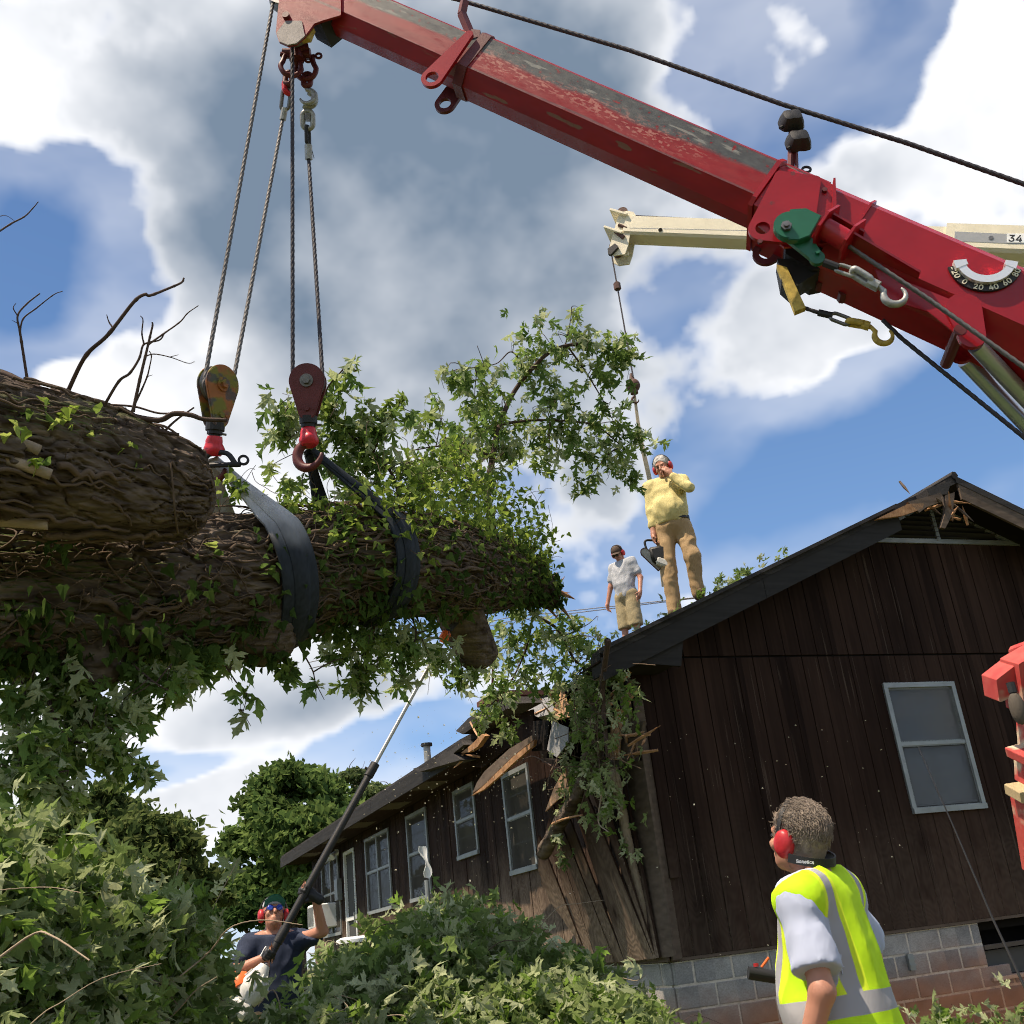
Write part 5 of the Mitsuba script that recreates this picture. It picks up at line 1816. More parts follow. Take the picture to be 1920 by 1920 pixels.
mat('m_pole', (.50, .50, .50), .35, metallic=.7)


def rot_from(f, up=(0, 0, 1)):
    """columns right, forward, up"""
    f = unit(f)
    r_ = unit(np.cross(f, V(*up)))
    return np.stack([r_, f, np.cross(r_, f)], 1)


def ik(a, t, l1, l2, pole):
    d = t - a
    L = min(np.linalg.norm(d), (l1 + l2) * .999)
    d = unit(d)
    x = (l1 * l1 - l2 * l2 + L * L) / (2 * L)
    hgt = math.sqrt(max(l1 * l1 - x * x, 0))
    p = V(*pole)
    p = unit(p - d * (p @ d))
    return a + d * x + p * hgt, a + d * L


class Man:
    """joints in a local frame: x to his right, y forward, z up from his feet"""

    def __init__(self, pos, fwd, H=1.80):
        self.s = H / 1.80
        self.R = rot_from(fwd * V(1, 1, 0))
        self.pos = V(*pos)
        self.M = frame(self.pos, *(self.R.T * self.s))
        s = self
        s.pel, s.chest, s.neck, s.head = V(0, 0, .96), V(0, 0, 1.30), V(0, -.015, 1.50), V(0, .015, 1.655)
        s.sh = {1: V(.182, -.01, 1.445), -1: V(-.182, -.01, 1.445)}
        s.hip = {1: V(.095, 0, .93), -1: V(-.095, 0, .93)}
        s.kn = {1: V(.11, .02, .50), -1: V(-.11, .02, .50)}
        s.an = {1: V(.12, -.02, .09), -1: V(-.12, -.02, .09)}
        s.foot = {1: V(.16, .97, 0), -1: V(-.16, .97, 0)}
        s.HR = np.eye(3)
        s.belly = .0
        s.hand = {}

    def local(self, w):
        return self.R.T @ (np.asarray(w) - self.pos) / self.s

    def world(self, l):
        return self.pos + self.R @ np.asarray(l, float) * self.s

    def arm(self, k, target, pole, fdir, pnorm, curl=.5):
        self.el = getattr(self, 'el', {})
        self.wr = getattr(self, 'wr', {})
        self.el[k], self.wr[k] = ik(self.sh[k], V(*target), .30, .265, pole)
        self.hand[k] = (unit(fdir), unit(pnorm), curl)

    def lh(self, v):
        return self.head + self.HR @ V(*v)

    def torso(self, S, o, k=.05):
        c, p = self.chest, self.pel
        up = unit(c - p)
        R = np.stack([V(1, 0, 0), np.cross(up, V(1, 0, 0)), up], 1)
        R[:, 0] = np.cross(R[:, 1], R[:, 2])
        S.ell(c, V(.185, .125, .22) + o, R, k)
        S.ell((c + p) / 2 + R[:, 1] * (.02 + .05 * self.belly), V(.168 + .025 * self.belly, .128 + .05 * self.belly, .19) + o, R, k)
        S.ell(p, V(.172, .128, .14) + o, R, k)
        S.cap(self.sh[1] * .9, self.sh[-1] * .9, .062 + o, None, .05) if False else S.cap(self.sh[1] * V(.85, 1, 1), self.sh[-1] * V(.85, 1, 1), .064 + o, None, .05)
        S.cap(self.sh[1] * .45 + self.neck * .55 + V(0, 0, .02), self.sh[1], .05 + o, .062 + o, .04)
        S.cap(self.sh[-1] * .45 + self.neck * .55 + V(0, 0, .02), self.sh[-1], .05 + o, .062 + o, .04)

    def legs(self, S, o, upto=1.0):
        for k in (1, -1):
            S.cap(self.hip[k], self.kn[k], .088 + o, .062 + o, .04)
            if upto > .55:
                S.cap(self.kn[k], self.an[k], .060 + o, .040 + o * 1.3, .03)

    def arms(self, S, o, upto):
        """upto 1 = elbow, 2 = wrist"""
        for k in (1, -1):
            if upto <= 1:
                S.cap(self.sh[k], self.sh[k] + (self.el[k] - self.sh[k]) * upto, .052 + o * .7, .050 + o, .05)
            else:
                S.cap(self.sh[k], self.el[k], .052 + o * .7, .043 + o, .05)
                S.cap(self.el[k], self.el[k] + (self.wr[k] - self.el[k]) * (upto - 1), .044 + o, .032 + o, .02)

    def body(self, key, h=.0085, gloves=False):
        pts = np.array([self.head, self.pel, *self.an.values(), *self.el.values(), *self.wr.values(), *self.sh.values()])
        lo, hi = pts.min(0) - .22, pts.max(0) + .24
        lo[2] = -.03
        self.lo, self.hi = lo, hi
        S = Sdf(lo, hi, h)
        self.torso(S, -.004)
        self.legs(S, -.004)
        self.arms(S, -.003, 2.0)
        # feet
        for k in (1, -1):
            f = unit(self.foot[k])
            S.cap(self.an[k] - f * .02 - V(0, 0, .03), self.an[k] + f * .13 - V(0, 0, .055), .042, .032, .03)
        # neck and head
        S.cap(self.neck, self.lh((0, -.02, -.06)), .062, .056, .03)
        R = self.HR
        S.ell(self.lh((0, -.012, .035)), (.075, .096, .090), R, .02)
        S.ell(self.lh((0, .022, -.045)), (.058, .066, .076), R, .03)
        S.ell(self.lh((0, .062, -.092)), (.028, .024, .022), R, .03)
        S.cap(self.lh((-.036, .078, .020)), self.lh((.036, .078, .020)), .014, None, .012)
        for k in (1, -1):
            S.ell(self.lh((.040 * k, .068, -.028)), (.022, .020, .020), R, .02)
            S.ell(self.lh((.032 * k, .098, -.001)), (.015, .014, .009), R, .008, 'cut')
            S.ell(self.lh((.077 * k, -.012, -.012)), (.012, .024, .032), R, .008)
        S.cap(self.lh((0, .090, .004)), self.lh((0, .112, -.034)), .009, .014, .010)
        S.ell(self.lh((0, .084, -.066)), (.024, .014, .012), R, .01)
        S.cap(self.lh((-.022, .099, -.066)), self.lh((.022, .099, -.066)), .0035, None, .004, 'cut')
        # hands
        for k, (fd, pn, curl) in self.hand.items():
            w = self.wr[k]
            sd = unit(np.cross(fd, pn)) * k      # towards the thumb
            sd = sd if True else -sd
            S.cap(w, w + fd * .03, .028, .030, .02)
            S.ell(w + fd * .055, (.041, .05, .018), np.stack([sd, fd, pn], 1), .015)
            for i, (off, L) in enumerate(((.029, .070), (.010, .079), (-.010, .073), (-.028, .057))):
                b = w + fd * (.095 - .004 * abs(i - 1)) + sd * off
                a1 = curl * .9
                d1 = fd * math.cos(a1) + pn * math.sin(a1)
                a2 = a1 + curl * 1.5
                d2 = fd * math.cos(a2) + pn * math.sin(a2)
                a3 = a2 + curl * .9
                d3 = fd * math.cos(a3) + pn * math.sin(a3)
                p1 = b + d1 * L * .5
                p2 = p1 + d2 * L * .32
                S.cap(b - fd * .02, p1, .0098, .009, .004).cap(p1, p2, .009, .0082, .003).cap(p2, p2 + d3 * L * .24, .0082, .0072, .003)
            tb = w + fd * .03 + sd * .030
            t1_ = tb + unit(sd * .75 + fd * .6 + pn * .35) * .045
            S.cap(tb, t1_, .013, .011, .01).cap(t1_, t1_ + unit(fd * .8 + pn * .7 * (curl + .3)) * .032, .0105, .0085, .004)
        self.put(key, 'body', S, 'm_skin')

    def put(self, key, name, S, m, label=None):
        mesh = S.mesh()
        mesh = trimesh.smoothing.filter_taubin(mesh, iterations=4)
        return part(key, name, xf(mesh, self.M), m, True, label=label)

    def grid(self, h=.011):
        return Sdf(self.lo - .04, self.hi + .04, h)

    def hair(self, key, m, top=.012, back=-.06, cut_front=.055, name='hair', bald=0.):
        S = Sdf(self.head - .2, self.head + .2, .006)
        R = self.HR
        S.ell(self.lh((0, -.016, .040)), V(.079, .099, .093) + top, R, .01)
        S.ell(self.lh((0, -.035, -.01)), (.078, .078, .085), R, .02)
        S.ruffle(.011, 30, 3, 4)
        S.plane(self.lh((0, cut_front, 0)), R @ V(0, 1, -.55))
        S.plane(self.lh((0, 0, back)), R @ V(0, .25, -1))
        return self.put(key, name, S, m)

    def muffs(self, key, band_back=False):
        g = pkey(key, 'ear_muffs')
        ms = []
        for k in (1, -1):
            c = self.lh((.088 * k, -.008, -.012))
            ax = self.HR @ V(k, 0, -.05)
            prof_ = [(-.014, .026), (-.012, .036), (-.002, .040), (.010, .0385), (.019, .033), (.025, .022), (.0265, .010)]
            x, y, z_ = orient(ax, self.HR @ V(0, 0, 1))
            T_ = tube([c + ax * a for a, _ in prof_], [b for _, b in prof_], 24)
            vz = (T_.vertices - c) @ (self.HR @ V(0, 0, 1))
            T_.vertices = T_.vertices + np.outer(vz * .28, self.HR @ V(0, 0, 1))
            ms.append(xf(T_, self.M))
        add(g, ms[0], 'm_muff', 40)
        part(key, 'ear_muffs', ms[1], 'm_muff', 40)
        th = np.radians(np.linspace(-82, 82, 24))
        if band_back:
            # a neckband round the back of the head
            P = [self.lh((.105 * math.sin(t), -.022 - .115 * math.cos(t), -.052 - .012 * math.cos(t))) for t in th]
            part(key, 'neckband', xf(ribbon(np.array(P), np.tile(self.HR @ V(0, 0, 1), (24, 1)), np.full(24, .030), .006), self.M), 'm_black', 40)
            P = [self.lh((.098 * math.sin(t), .012, .02 + .118 * math.cos(t))) for t in np.radians(np.linspace(-88, 88, 24))]
            part(key, 'head_strap', xf(ribbon(np.array(P), np.tile(self.HR @ V(0, 1, 0), (24, 1)), np.full(24, .017), .003), self.M), 'm_black', 40)
        else:
            P = [self.lh((.104 * math.sin(t), -.004, .010 + .128 * math.cos(t))) for t in th]
            part(key, 'headband', xf(ribbon(np.array(P), np.tile(self.HR @ V(0, 1, 0), (24, 1)), np.full(24, .020), .006), self.M), 'm_black', 40)

    def glasses(self, key, m):
        ms = []
        for k in (1, -1):
            S = self.lh((.033 * k, .100, .002))
            ms.append(xf(tube([S - self.HR @ V(0, .006, 0), S, S + self.HR @ V(0, .005, 0)], [.020, .023, .016], 14), self.M))
        ms.append(xf(cyl(self.lh((-.02, .104, .005)), self.lh((.02, .104, .005)), .003, 6), self.M))
        for k in (1, -1):
            ms.append(xf(cyl(self.lh((.053 * k, .092, .005)), self.lh((.078 * k, .0, .0)), .003, 6), self.M))
        part(key, 'sunglasses', cat(ms), m, 40)

    def eyes(self, key):
        ms = []
        for k in (1, -1):
            e = trimesh.creation.icosphere(2, .0085)
            e.apply_translation(self.lh((.032 * k, .0865, .0)))
            ms.append(e)
        for q in ms:
            part(key, 'eye', xf(q, self.M), 'm_black', True)

    def boots(self, key, m='m_boot'):
        for k in (1, -1):
            S = Sdf(self.an[k] + V(-.2, -.2, -.12), self.an[k] + V(.2, .3, .16), .008)
            f = unit(self.foot[k])
            a = self.an[k]
            S.cap(a + V(0, 0, .07), a - V(0, 0, .03), .054, .052, .03)
            S.cap(a - f * .035 - V(0, 0, .045), a + f * .15 - V(0, 0, .052), .046, .042, .03)
            S.plane((0, 0, a[2] - .09), (0, 0, -1))
            self.put(key, 'boot', S, m)

    def cap_hat(self, key, m, bm, tilt=0., backwards=False):
        S = Sdf(self.head - .22, self.head + .25, .006)
        R = self.HR
        S.ell(self.lh((0, -.012, .045)), V(.084, .106, .092), R, .0)
        S.plane(self.lh((0, 0, .045)), R @ V(0, -.12, -1))
        k = self.put(key, 'cap', S, m)
        n = 15
        P = []
        for v in (0, .5, 1):
            for u in np.linspace(-1, 1, n):
                y = .075 + v * .085 * (1 - .35 * u * u) - .030 * u * u
                P.append(self.lh((.076 * u, y, .046 + .03 * v * tilt - .022 * u * u)))
        f = [[a * n + b, a * n + b + 1, (a + 1) * n + b + 1, (a + 1) * n + b] for a in range(2) for b in range(n - 1)]
        P = np.array(P)
        th = self.HR @ V(0, 0, .006)
        vv = np.vstack([P, P + th])
        N = len(P)
        ff = f + [[q + N for q in reversed(g)] for g in f]
        part(k, 'visor', xf(trimesh.Trimesh(vv, np.vstack([np.array(ff)[:, [0, 1, 2]], np.array(ff)[:, [0, 2, 3]]]), process=False), self.M), bm, True)


def headrot(pitch=0., yaw=0., roll=0.):
    """pitch up, yaw towards his right"""
    return (rotm((0, 0, 1), -yaw) @ rotm((1, 0, 0), pitch) @ rotm((0, 1, 0), roll))[:3, :3]


def roofz(p):
    return V(p[0], p[1], RZ(p[0]) + .0)


# ---- the man with the chainsaw on the roof
q = onplane(1284, 1114, 1, 9.6)
M1 = Man(roofz(q), -VB * .95 - VR * .22, 1.85)
K1 = thing('person', 'person in pale yellow shirt and tan trousers on the roof, hand at mouth', 'person')
M1.belly = .5
M1.an = {1: V(.13, .02, .02), -1: V(-.14, -.02, .20)}
M1.kn = {1: V(.12, .05, .47), -1: V(-.15, .07, .56)}
M1.head = V(0, .045, 1.645)
M1.HR = headrot(-16, 12, 4)
M1.arm(1, (.215, .07, .85), (.5, -1, 0), (0.05, .1, -1), (-1, .1, 0), .75)
M1.arm(-1, (-.085, .19, 1.475), (-.75, .35, -1), (.45, .1, .85), (.4, -.8, -.2), .8)
M1.body(K1)
S = M1.grid()
M1.torso(S, .012)
M1.arms(S, .010, 1.86)
S.folds(.020, 9, 2, (1, 1, .7)).plane((0, 0, .96), (0, .1, -1))
S.plane(M1.neck + V(0, 0, .045), (0, .2, 1))
M1.put(K1, 'shirt', S, 'm_yellowshirt')
S = M1.grid()
S.ell(M1.pel, (.188, .15, .13), None, .04)
M1.legs(S, .020)
S.folds(.020, 8, 5, (1.3, 1.3, .75))
S.plane((0, 0, 1.035), (0, 0, 1))
for k in (1, -1):
    S.cap(M1.an[k] + V(0, 0, -.02), M1.an[k] + V(0, 0, .10), .066, .062, .03)
M1.put(K1, 'trousers', S, 'm_khaki')
th = np.linspace(0, 2 * PI, 40)
P = np.array([M1.pel + V(.188 * math.cos(t), .158 * math.sin(t) + .008, .058) for t in th])
part(K1, 'belt', xf(ribbon(P, np.tile(V(0, 0, 1), (40, 1)), np.full(40, .04), .006), M1.M), 'm_black', 40)
M1.boots(K1)
M1.hair(K1, 'm_greyhair', .004, .01, .045)
M1.eyes(K1)
M1.muffs(K1)
# the chainsaw in his right hand
CS = thing('chainsaw', 'chainsaw with a grey bar held low in the hand of the person in yellow', 'chainsaw')
g = M1.world(M1.wr[1] + V(.0, .0, -.075))
cx, cz = VR, unit(V(0, 0, 1))
cy = VB
bd = bevbox(.20, .16, .19, .03)
part(CS, 'motor', xf(bd, frame(g - UPZ * .17 + VR * .02, unit(VR + UPZ * .2), VB, unit(UPZ - VR * .2))), 'm_black', 40)
part(CS, 'housing', xf(bevbox(.17, .175, .09, .02), frame(g - UPZ * .27 + VR * .05, unit(VR - UPZ * .4), VB, unit(UPZ + VR * .4))), 'm_saw', 40)
hp_ = [g - VR * .10 - UPZ * .13, g - VR * .11 - UPZ * .01, g - VR * .04 + UPZ * .01, g + VR * .07 - UPZ * .02, g + VR * .11 - UPZ * .10]
part(CS, 'front_handle', tube(spline(hp_, 24), .013, 8), 'm_black', True)
b0, b1_ = g - UPZ * .31 + VR * .02, g - VR * .22 - UPZ * .02 - VB * .12
b1_ = at(1203, 1030, pix and (CAMM.T @ (g - EYE))[2] - .12)
ax = unit(b1_ - b0)
wd = unit(np.cross(ax, VB))
L_ = np.linalg.norm(b1_ - b0)
bar = unary_union([sbox(0, -.045, L_ - .04, .045), Point(L_ - .045, 0).buffer(.042, 12)])
part(CS, 'guide_bar', xf(extrude(bar, .008), frame(b0, ax, wd, np.cross(ax, wd))), 'm_galv')
part(CS, 'chain', xf(extrude(bar.buffer(.007).difference(bar.buffer(-.003)), .011), frame(b0, ax, wd, np.cross(ax, wd))), 'm_rustmetal')
# the strap from the ball down behind him
WS = thing('webbing_strap', 'long pale webbing strap hanging from the rusty ball behind the roof worker', 'strap')
PS = [at(1190, 742, 21.5), at(1193, 775, 20.5), at(1203, 840, 18), at(1216, 890, 15.5), at(1224, 950, 14), at(1238, 1040, 13), at(1247, 1102, 12.6)]
PS = [at(1190, 742, 21.5), at(1194, 775, 21.4), at(1200, 815, 21.3), at(1207, 850, 21.2), at(1219, 905, 21.1), at(1232, 985, 21.0), at(1246, 1100, 20.9)]
P = spline(PS, 50)
part(WS, 'strap', ribbon(P, np.tile(VR, (50, 1)), np.linspace(.05, .115, 50).clip(.05, .11), .02), 'm_strap')
P = spline([at(1232, 985, 20.95), at(1246, 1060, 20.9), at(1256, 1103, 20.9)], 20)
part(WS, 'tail', ribbon(P, np.tile(VR, (20, 1)), np.full(20, .06), .02), 'm_strap')

# ---- the man in the grey shirt further along the roof
q = onplane(1184, 1176, 1, 14.0)
M2 = Man(roofz(q), -VB * .72 - VR * .70, 1.80)
K2 = thing('person', 'person in light grey t-shirt and khaki shorts standing on the roof looking down', 'person')
M2.an = {1: V(.12, .05, .06), -1: V(-.12, -.05, .12)}
M2.head = V(0, .06, 1.63)
M2.HR = headrot(-34, -6, 0)
M2.arm(1, (.33, .08, .90), (.5, -1, 0), (0.0, .2, -1), (-1, 0, 0), .5)
M2.arm(-1, (-.31, .06, .92), (-.5, -1, 0), (0, .3, -1), (1, 0, 0), .95)
M2.body(K2, .010)
S = M2.grid(.012)
M2.torso(S, .016)
M2.arms(S, .016, .62)
S.folds(.020, 8, 2, (1, 1, .6)).plane((0, 0, .90), (0, 0, -1)).plane(M2.neck + V(0, 0, .035), (0, .3, 1))
M2.put(K2, 't_shirt', S, 'm_greyshirt')
S = M2.grid(.012)
S.ell(M2.pel, (.186, .146, .14), None, .04)
for k in (1, -1):
    S.cap(M2.hip[k], M2.kn[k] - V(0, 0, .02), .112, .108, .04)
S.ruffle(.010, 10, 5).plane((0, 0, .44), (0, 0, -1)).plane((0, 0, 1.03), (0, 0, 1))
M2.put(K2, 'shorts', S, 'm_khakishort')
M2.boots(K2)
M2.hair(K2, 'm_brownhair', .002, .02, .05)
M2.cap_hat(K2, 'm_cap', 'm_cap', -.4)
M2.muffs(K2)
M2.glasses(K2, 'm_darklens')

# ---- the man with the pole saw
pS0, pS1 = at(474, 1852, 7.38), at(836, 1190, 8.95)
pax = unit(pS1 - pS0)
eye3 = at(513, 1712, 8.0)
M3 = Man((eye3[0], eye3[1], eye3[2] - 1.655), -VB * .92 + VR * .42, 1.80)
K3 = thing('person', 'person in navy t-shirt with cap and blue sunglasses working the pole saw', 'person')
M3.head = V(0, .0, 1.65)
M3.HR = headrot(22, 4, -4)


def online(px):
    t = np.linspace(0, 1, 400)
    return pS0 + (pS1 - pS0) * t[np.argmin([abs(pix(pS0 + (pS1 - pS0) * a)[0] - px) for a in t])]


h1 = M3.local(online(511) - pax * .02)
h2 = M3.local(online(573))
pl = M3.R.T @ pax
def grip(k, h, pole, fd, pn, curl):
    pn = unit(V(*pn) - pl * (V(*pn) @ pl))
    fd = unit(V(*fd) - pl * (V(*fd) @ pl) - pn * (V(*fd) @ pn))
    M3.arm(k, h - fd * .088 - pn * .040, pole, fd, pn, curl)


grip(1, h1, (1, -.2, -.5), (-.8, .5, 0), (-.1, .3, -.9), .8)
grip(-1, h2, (-.6, .1, -1), (.9, .4, .3), (.2, .9, -.2), .8)
M3.body(K3)
S = M3.grid()
M3.torso(S, .016)
M3.arms(S, .018, .66)
S.folds(.020, 8, 2, (1, 1, .6)).plane((0, 0, .84), (0, 0, -1)).plane(M3.neck + V(0, 0, .03), (0, .35, 1))
M3.put(K3, 't_shirt', S, 'm_navy')
bd = bevbox(.052, .006, .085, .002)
part(K3, 'shirt_pocket_tag', xf(bd, M3.M @ frame(V(.10, .150, 1.27), V(1, .25, 0), V(-.25, 1, 0), V(0, 0, 1))), 'm_greyshirt')
S = M3.grid(.012)
S.ell(M3.pel, (.186, .146, .14), None, .04)
M3.legs(S, .022)
S.ruffle(.010, 10, 5).plane((0, 0, 1.03), (0, 0, 1))
M3.put(K3, 'trousers', S, 'm_khaki')
M3.boots(K3)
M3.cap_hat(K3, 'm_greyshirt', 'm_greencap', .8)
M3.muffs(K3)
M3.glasses(K3, 'm_lens')
for k, nm in ((1, 'white'), (-1, 'black')):
    fd, pn, cu = M3.hand[k]
    S = Sdf(M3.wr[k] - .2, M3.wr[k] + .2, .006)
    w = M3.wr[k]
    sd = unit(np.cross(fd, pn)) * k
    S.cap(w - fd * .03, w + fd * .03, .038, .037, .02)
    S.ell(w + fd * .055, (.050, .060, .028), np.stack([sd, fd, pn], 1), .015)
    for i, (off, L) in enumerate(((.031, .072), (.010, .081), (-.011, .075), (-.031, .059))):
        b = w + fd * (.095 - .004 * abs(i - 1)) + sd * off
        a1, a2, a3 = cu * .9, cu * 2.4, cu * 3.3
        ds = [fd * math.cos(a) + pn * math.sin(a) for a in (a1, a2, a3)]
        p1 = b + ds[0] * L * .5
        p2 = p1 + ds[1] * L * .32
        S.cap(b - fd * .02, p1, .016, .015, .004).cap(p1, p2, .015, .0145, .003).cap(p2, p2 + ds[2] * L * .30, .0145, .0135, .003)
    tb = w + fd * .03 + sd * .030
    t1_ = tb + unit(sd * .75 + fd * .6 + pn * .35) * .045
    S.cap(tb, t1_, .017, .015, .01).cap(t1_, t1_ + unit(fd * .8 + pn * .7 * (cu + .3)) * .032, .0145, .012, .004)
    gl = M3.put(K3, 'glove', S, 'm_black', label='black and white work glove' if k == 1 else None)
    if k == 1:
        for j in (-1, 1):
            c = w + fd * (.05 + .022 * j) - pn * .026
            part(gl, 'knuckle_pad', xf(xf(bevbox(.075, .016, .010, .003), frame(c, sd, fd, -pn)), M3.M), 'm_white')
# the saw itself
PSW = thing('pole_saw', 'orange and white pole saw with a long black and silver shaft raised to the limb', 'pole saw')
part(PSW, 'shaft', cyl(online(505), online(702), .028, 12), 'm_black', 40)
part(PSW, 'upper_shaft', cyl(online(700), online(826), .0155, 12), 'm_pole', 40)
part(PSW, 'lock_collar', cat(cyl(online(691), online(704), .036, 10), cyl(online(697), online(697) - VR * .05 + UPZ * .02, .012, 6)), 'm_black', 40)
part(PSW, 'hand_grip', cyl(online(520), online(536), .034, 12), 'm_black', 40)
x_, y_, z_ = orient(pax, -VB)
bd = tube([pS0 - pax * .10, pS0 - pax * .04, pS0 + pax * .02, pS0 + pax * .10, pS0 + pax * .16], [.075, .105, .10, .062, .035], 16)
part(PSW, 'engine_housing', bd, 'm_saw', 40)
for k in range(6):
    a = k / 6 * PI - 1.0
    o = x_ * math.cos(a) + y_ * math.sin(a)
    part(PSW, 'cooling_fin', xf(bevbox(.012, .008, .09, .002), frame(pS0 + pax * .06 + o * .085, o, np.cross(unit(pax - o * .5), o), unit(pax - o * .5))), 'm_saw')
part(PSW, 'starter_cover', tube([pS0 - pax * .02 - VR * .08 + UPZ * .02, pS0 - VR * .115 + UPZ * .035 + pax * .01, pS0 - VR * .15 + UPZ * .045 + pax * .015], [.09, .085, .05], 14), 'm_orange', 40)
part(PSW, 'fuel_tank', xf(bevbox(.16, .15, .11, .025), frame(pS0 - pax * .15, x_, y_, z_)), 'm_saw', 40)
hd_ = pS1
part(PSW, 'gear_head', xf(bevbox(.10, .075, .075, .018), frame(hd_ - pax * .02, pax, y_, np.cross(pax, y_))), 'm_orange', 40)
b_ = unit(pax + VR * .3)
bar = unary_union([sbox(0, -.022, .22, .022), Point(.22, 0).buffer(.022, 8)])
part(PSW, 'guide_bar', xf(extrude(bar, .007), frame(hd_ + pax * .02, b_, unit(np.cross(b_, VB)), unit(np.cross(b_, np.cross(b_, VB))))), 'm_steel')

# ---- the man in the safety vest, nearest to the camera
M4 = Man((0, 0, 0), -VR * .80 + VB * .60, 1.80)
hd4 = at(1496, 1572, 3.9)
M4.head = V(0, .03, 1.655)
M4.HR = headrot(16, 14, -2)
M4.pos = hd4 - M4.R @ M4.head
M4.M = frame(M4.pos, *M4.R.T)
K4 = thing('person', 'person in yellow-green safety vest and red ear muffs looking up from the lower right', 'person')
M4.belly = .25
M4.arm(-1, (-.29, .05, .93), (-.4, -1, 0), (0, .2, -1), (1, 0, 0), .5)
M4.arm(1, (.30, .22, 1.10), (1, -.4, -.6), (-.1, .9, .1), (-.6, -.2, -.6), .85)
M4.body(K4, .0085)
S = M4.grid(.010)
M4.torso(S, .012)
for k in (1, -1):
    e = M4.sh[k] + (M4.el[k] - M4.sh[k]) * .86
    S.cap(M4.sh[k] - V(0, 0, .01), e, .066, .083, .05)
    ax = unit(M4.el[k] - M4.sh[k])
S.folds(.017, 11, 2, (1, 1, .6)).plane((0, 0, .88), (0, 0, -1)).plane(M4.neck + V(0, 0, .04), (0, .35, 1))
# open sleeve ends
for k in (1, -1):
    e = M4.sh[k] + (M4.el[k] - M4.sh[k]) * .80
    ax = unit(M4.el[k] - M4.sh[k])
    P_ = S.grid(tuple(slice(0, n) for n in S.n))
    side = (P_[..., 0] * k > .188)
    S.F = np.where(side, np.maximum(S.F, (P_ - e) @ ax), S.F)
M4.put(K4, 'shirt', S, 'm_blueshirt')
S = M4.grid(.010)
M4.torso(S, .021)
S.cap(M4.chest - V(0, 0, .1), M4.pel - V(0, .03, .16), .16, .195, .06)
S.cap(M4.pel + V(.08, 0, .1), M4.pel + V(.10, -.02, -.16), .14, .155, .06)
S.cap(M4.pel + V(-.08, 0, .1), M4.pel + V(-.10, -.02, -.16), .14, .155, .06)
S.folds(.016, 7, 4, (1, 1, .45)).plane((0, 0, .78), (0, 0, -1)).plane(M4.neck + V(0, 0, .028), (0, .55, 1))
for k in (1, -1):
    S.ell((.285 * k, .0, 1.30), (.082, .125, .165), None, .0, 'cut')
NX, NY, NZ = (M4.R[:, 0], M4.R[:, 1], V(0, 0, 1))
_vx, _vy, _vp = [tuple(map(float, a)) for a in (M4.R[:, 0], M4.R[:, 1], M4.pos)]


def c_vest(p, n, uv):
    q = mi.Vector3f(p.x - _vp[0], p.y - _vp[1], p.z - _vp[2])
    x, y, z = dr.dot(q, mi.Vector3f(*_vx)), dr.dot(q, mi.Vector3f(*_vy)), q.z
    wv = .010 * (fbm(x * 7, y * 7, z * 7, 2) - .5)
    waist = smoothstep(.034, .031, dr.abs(z - 1.105 + .05 * y + wv))
    vert = smoothstep(.026, .023, dr.abs(dr.abs(x) - .135 + wv)) * smoothstep(1.12, 1.13, z)
    t = dr.maximum(waist, vert)
    fab = mi.Color3f(.43, .68, .012) * (.9 + .2 * fbm(x * 40, y * 40, z * 40, 3))
    trim = smoothstep(.046, .043, dr.abs(dr.abs(x) - .135 + wv)) * smoothstep(1.12, 1.13, z)
    fab = mix(fab, mi.Color3f(.58, .74, .03), trim)
    return mix(fab, mi.Color3f(.30, .30, .31), t)


scene['m_vest'] = {'type': 'twosided', 'bsdf': {'type': 'principled', 'base_color': proc(c_vest), 'roughness': .75, 'specular': .25}}
M4.put(K4, 'safety_vest', S, 'm_vest')
S = M4.grid(.012)
S.ell(M4.pel, (.180, .14, .14), None, .04)
M4.legs(S, .02)
S.ruffle(.010, 10, 5)
M4.put(K4, 'trousers', S, 'm_jeans')
M4.boots(K4)
M4.hair(K4, 'm_sandyhair', .005, -.055, .035)
M4.muffs(K4, True)
M4.eyes(K4)


def strands(M, key, m, n, seed, ymax=.05, zmin=-.06, L=.028):
    """short wavy hair laid over the skull"""
    q = np.random.default_rng(seed)
    out = []
    while len(out) < n:
        d = unit(q.normal(size=3))
        if d[2] < -.55 or (d[1] > .55 and d[2] < .75):
            continue
        b = V(0, -.016, .038) + d * V(.083, .104, .098)
        if b[1] > ymax or b[2] < zmin:
            continue
        f_ = unit(np.cross(d, V(q.normal() * .25, q.normal() * .25, 0) + V(1, 0, 0)) * -1 - d * .16 + q.normal(size=3) * .22)
        pts = [b + f_ * L * t + d * (.001 + .005 * math.sin(PI * t)) + q.normal(size=3) * .002 for t in (0, .35, .7, 1)]
        out.append(tube(spline([M.lh(p) for p in pts], 7), np.array([.0009, .0010, .0010, .0010, .0009, .0007, .0004]), 4))
    part(key, 'hair_strands', xf(cat(out), M.M), m, True, stuff=True)


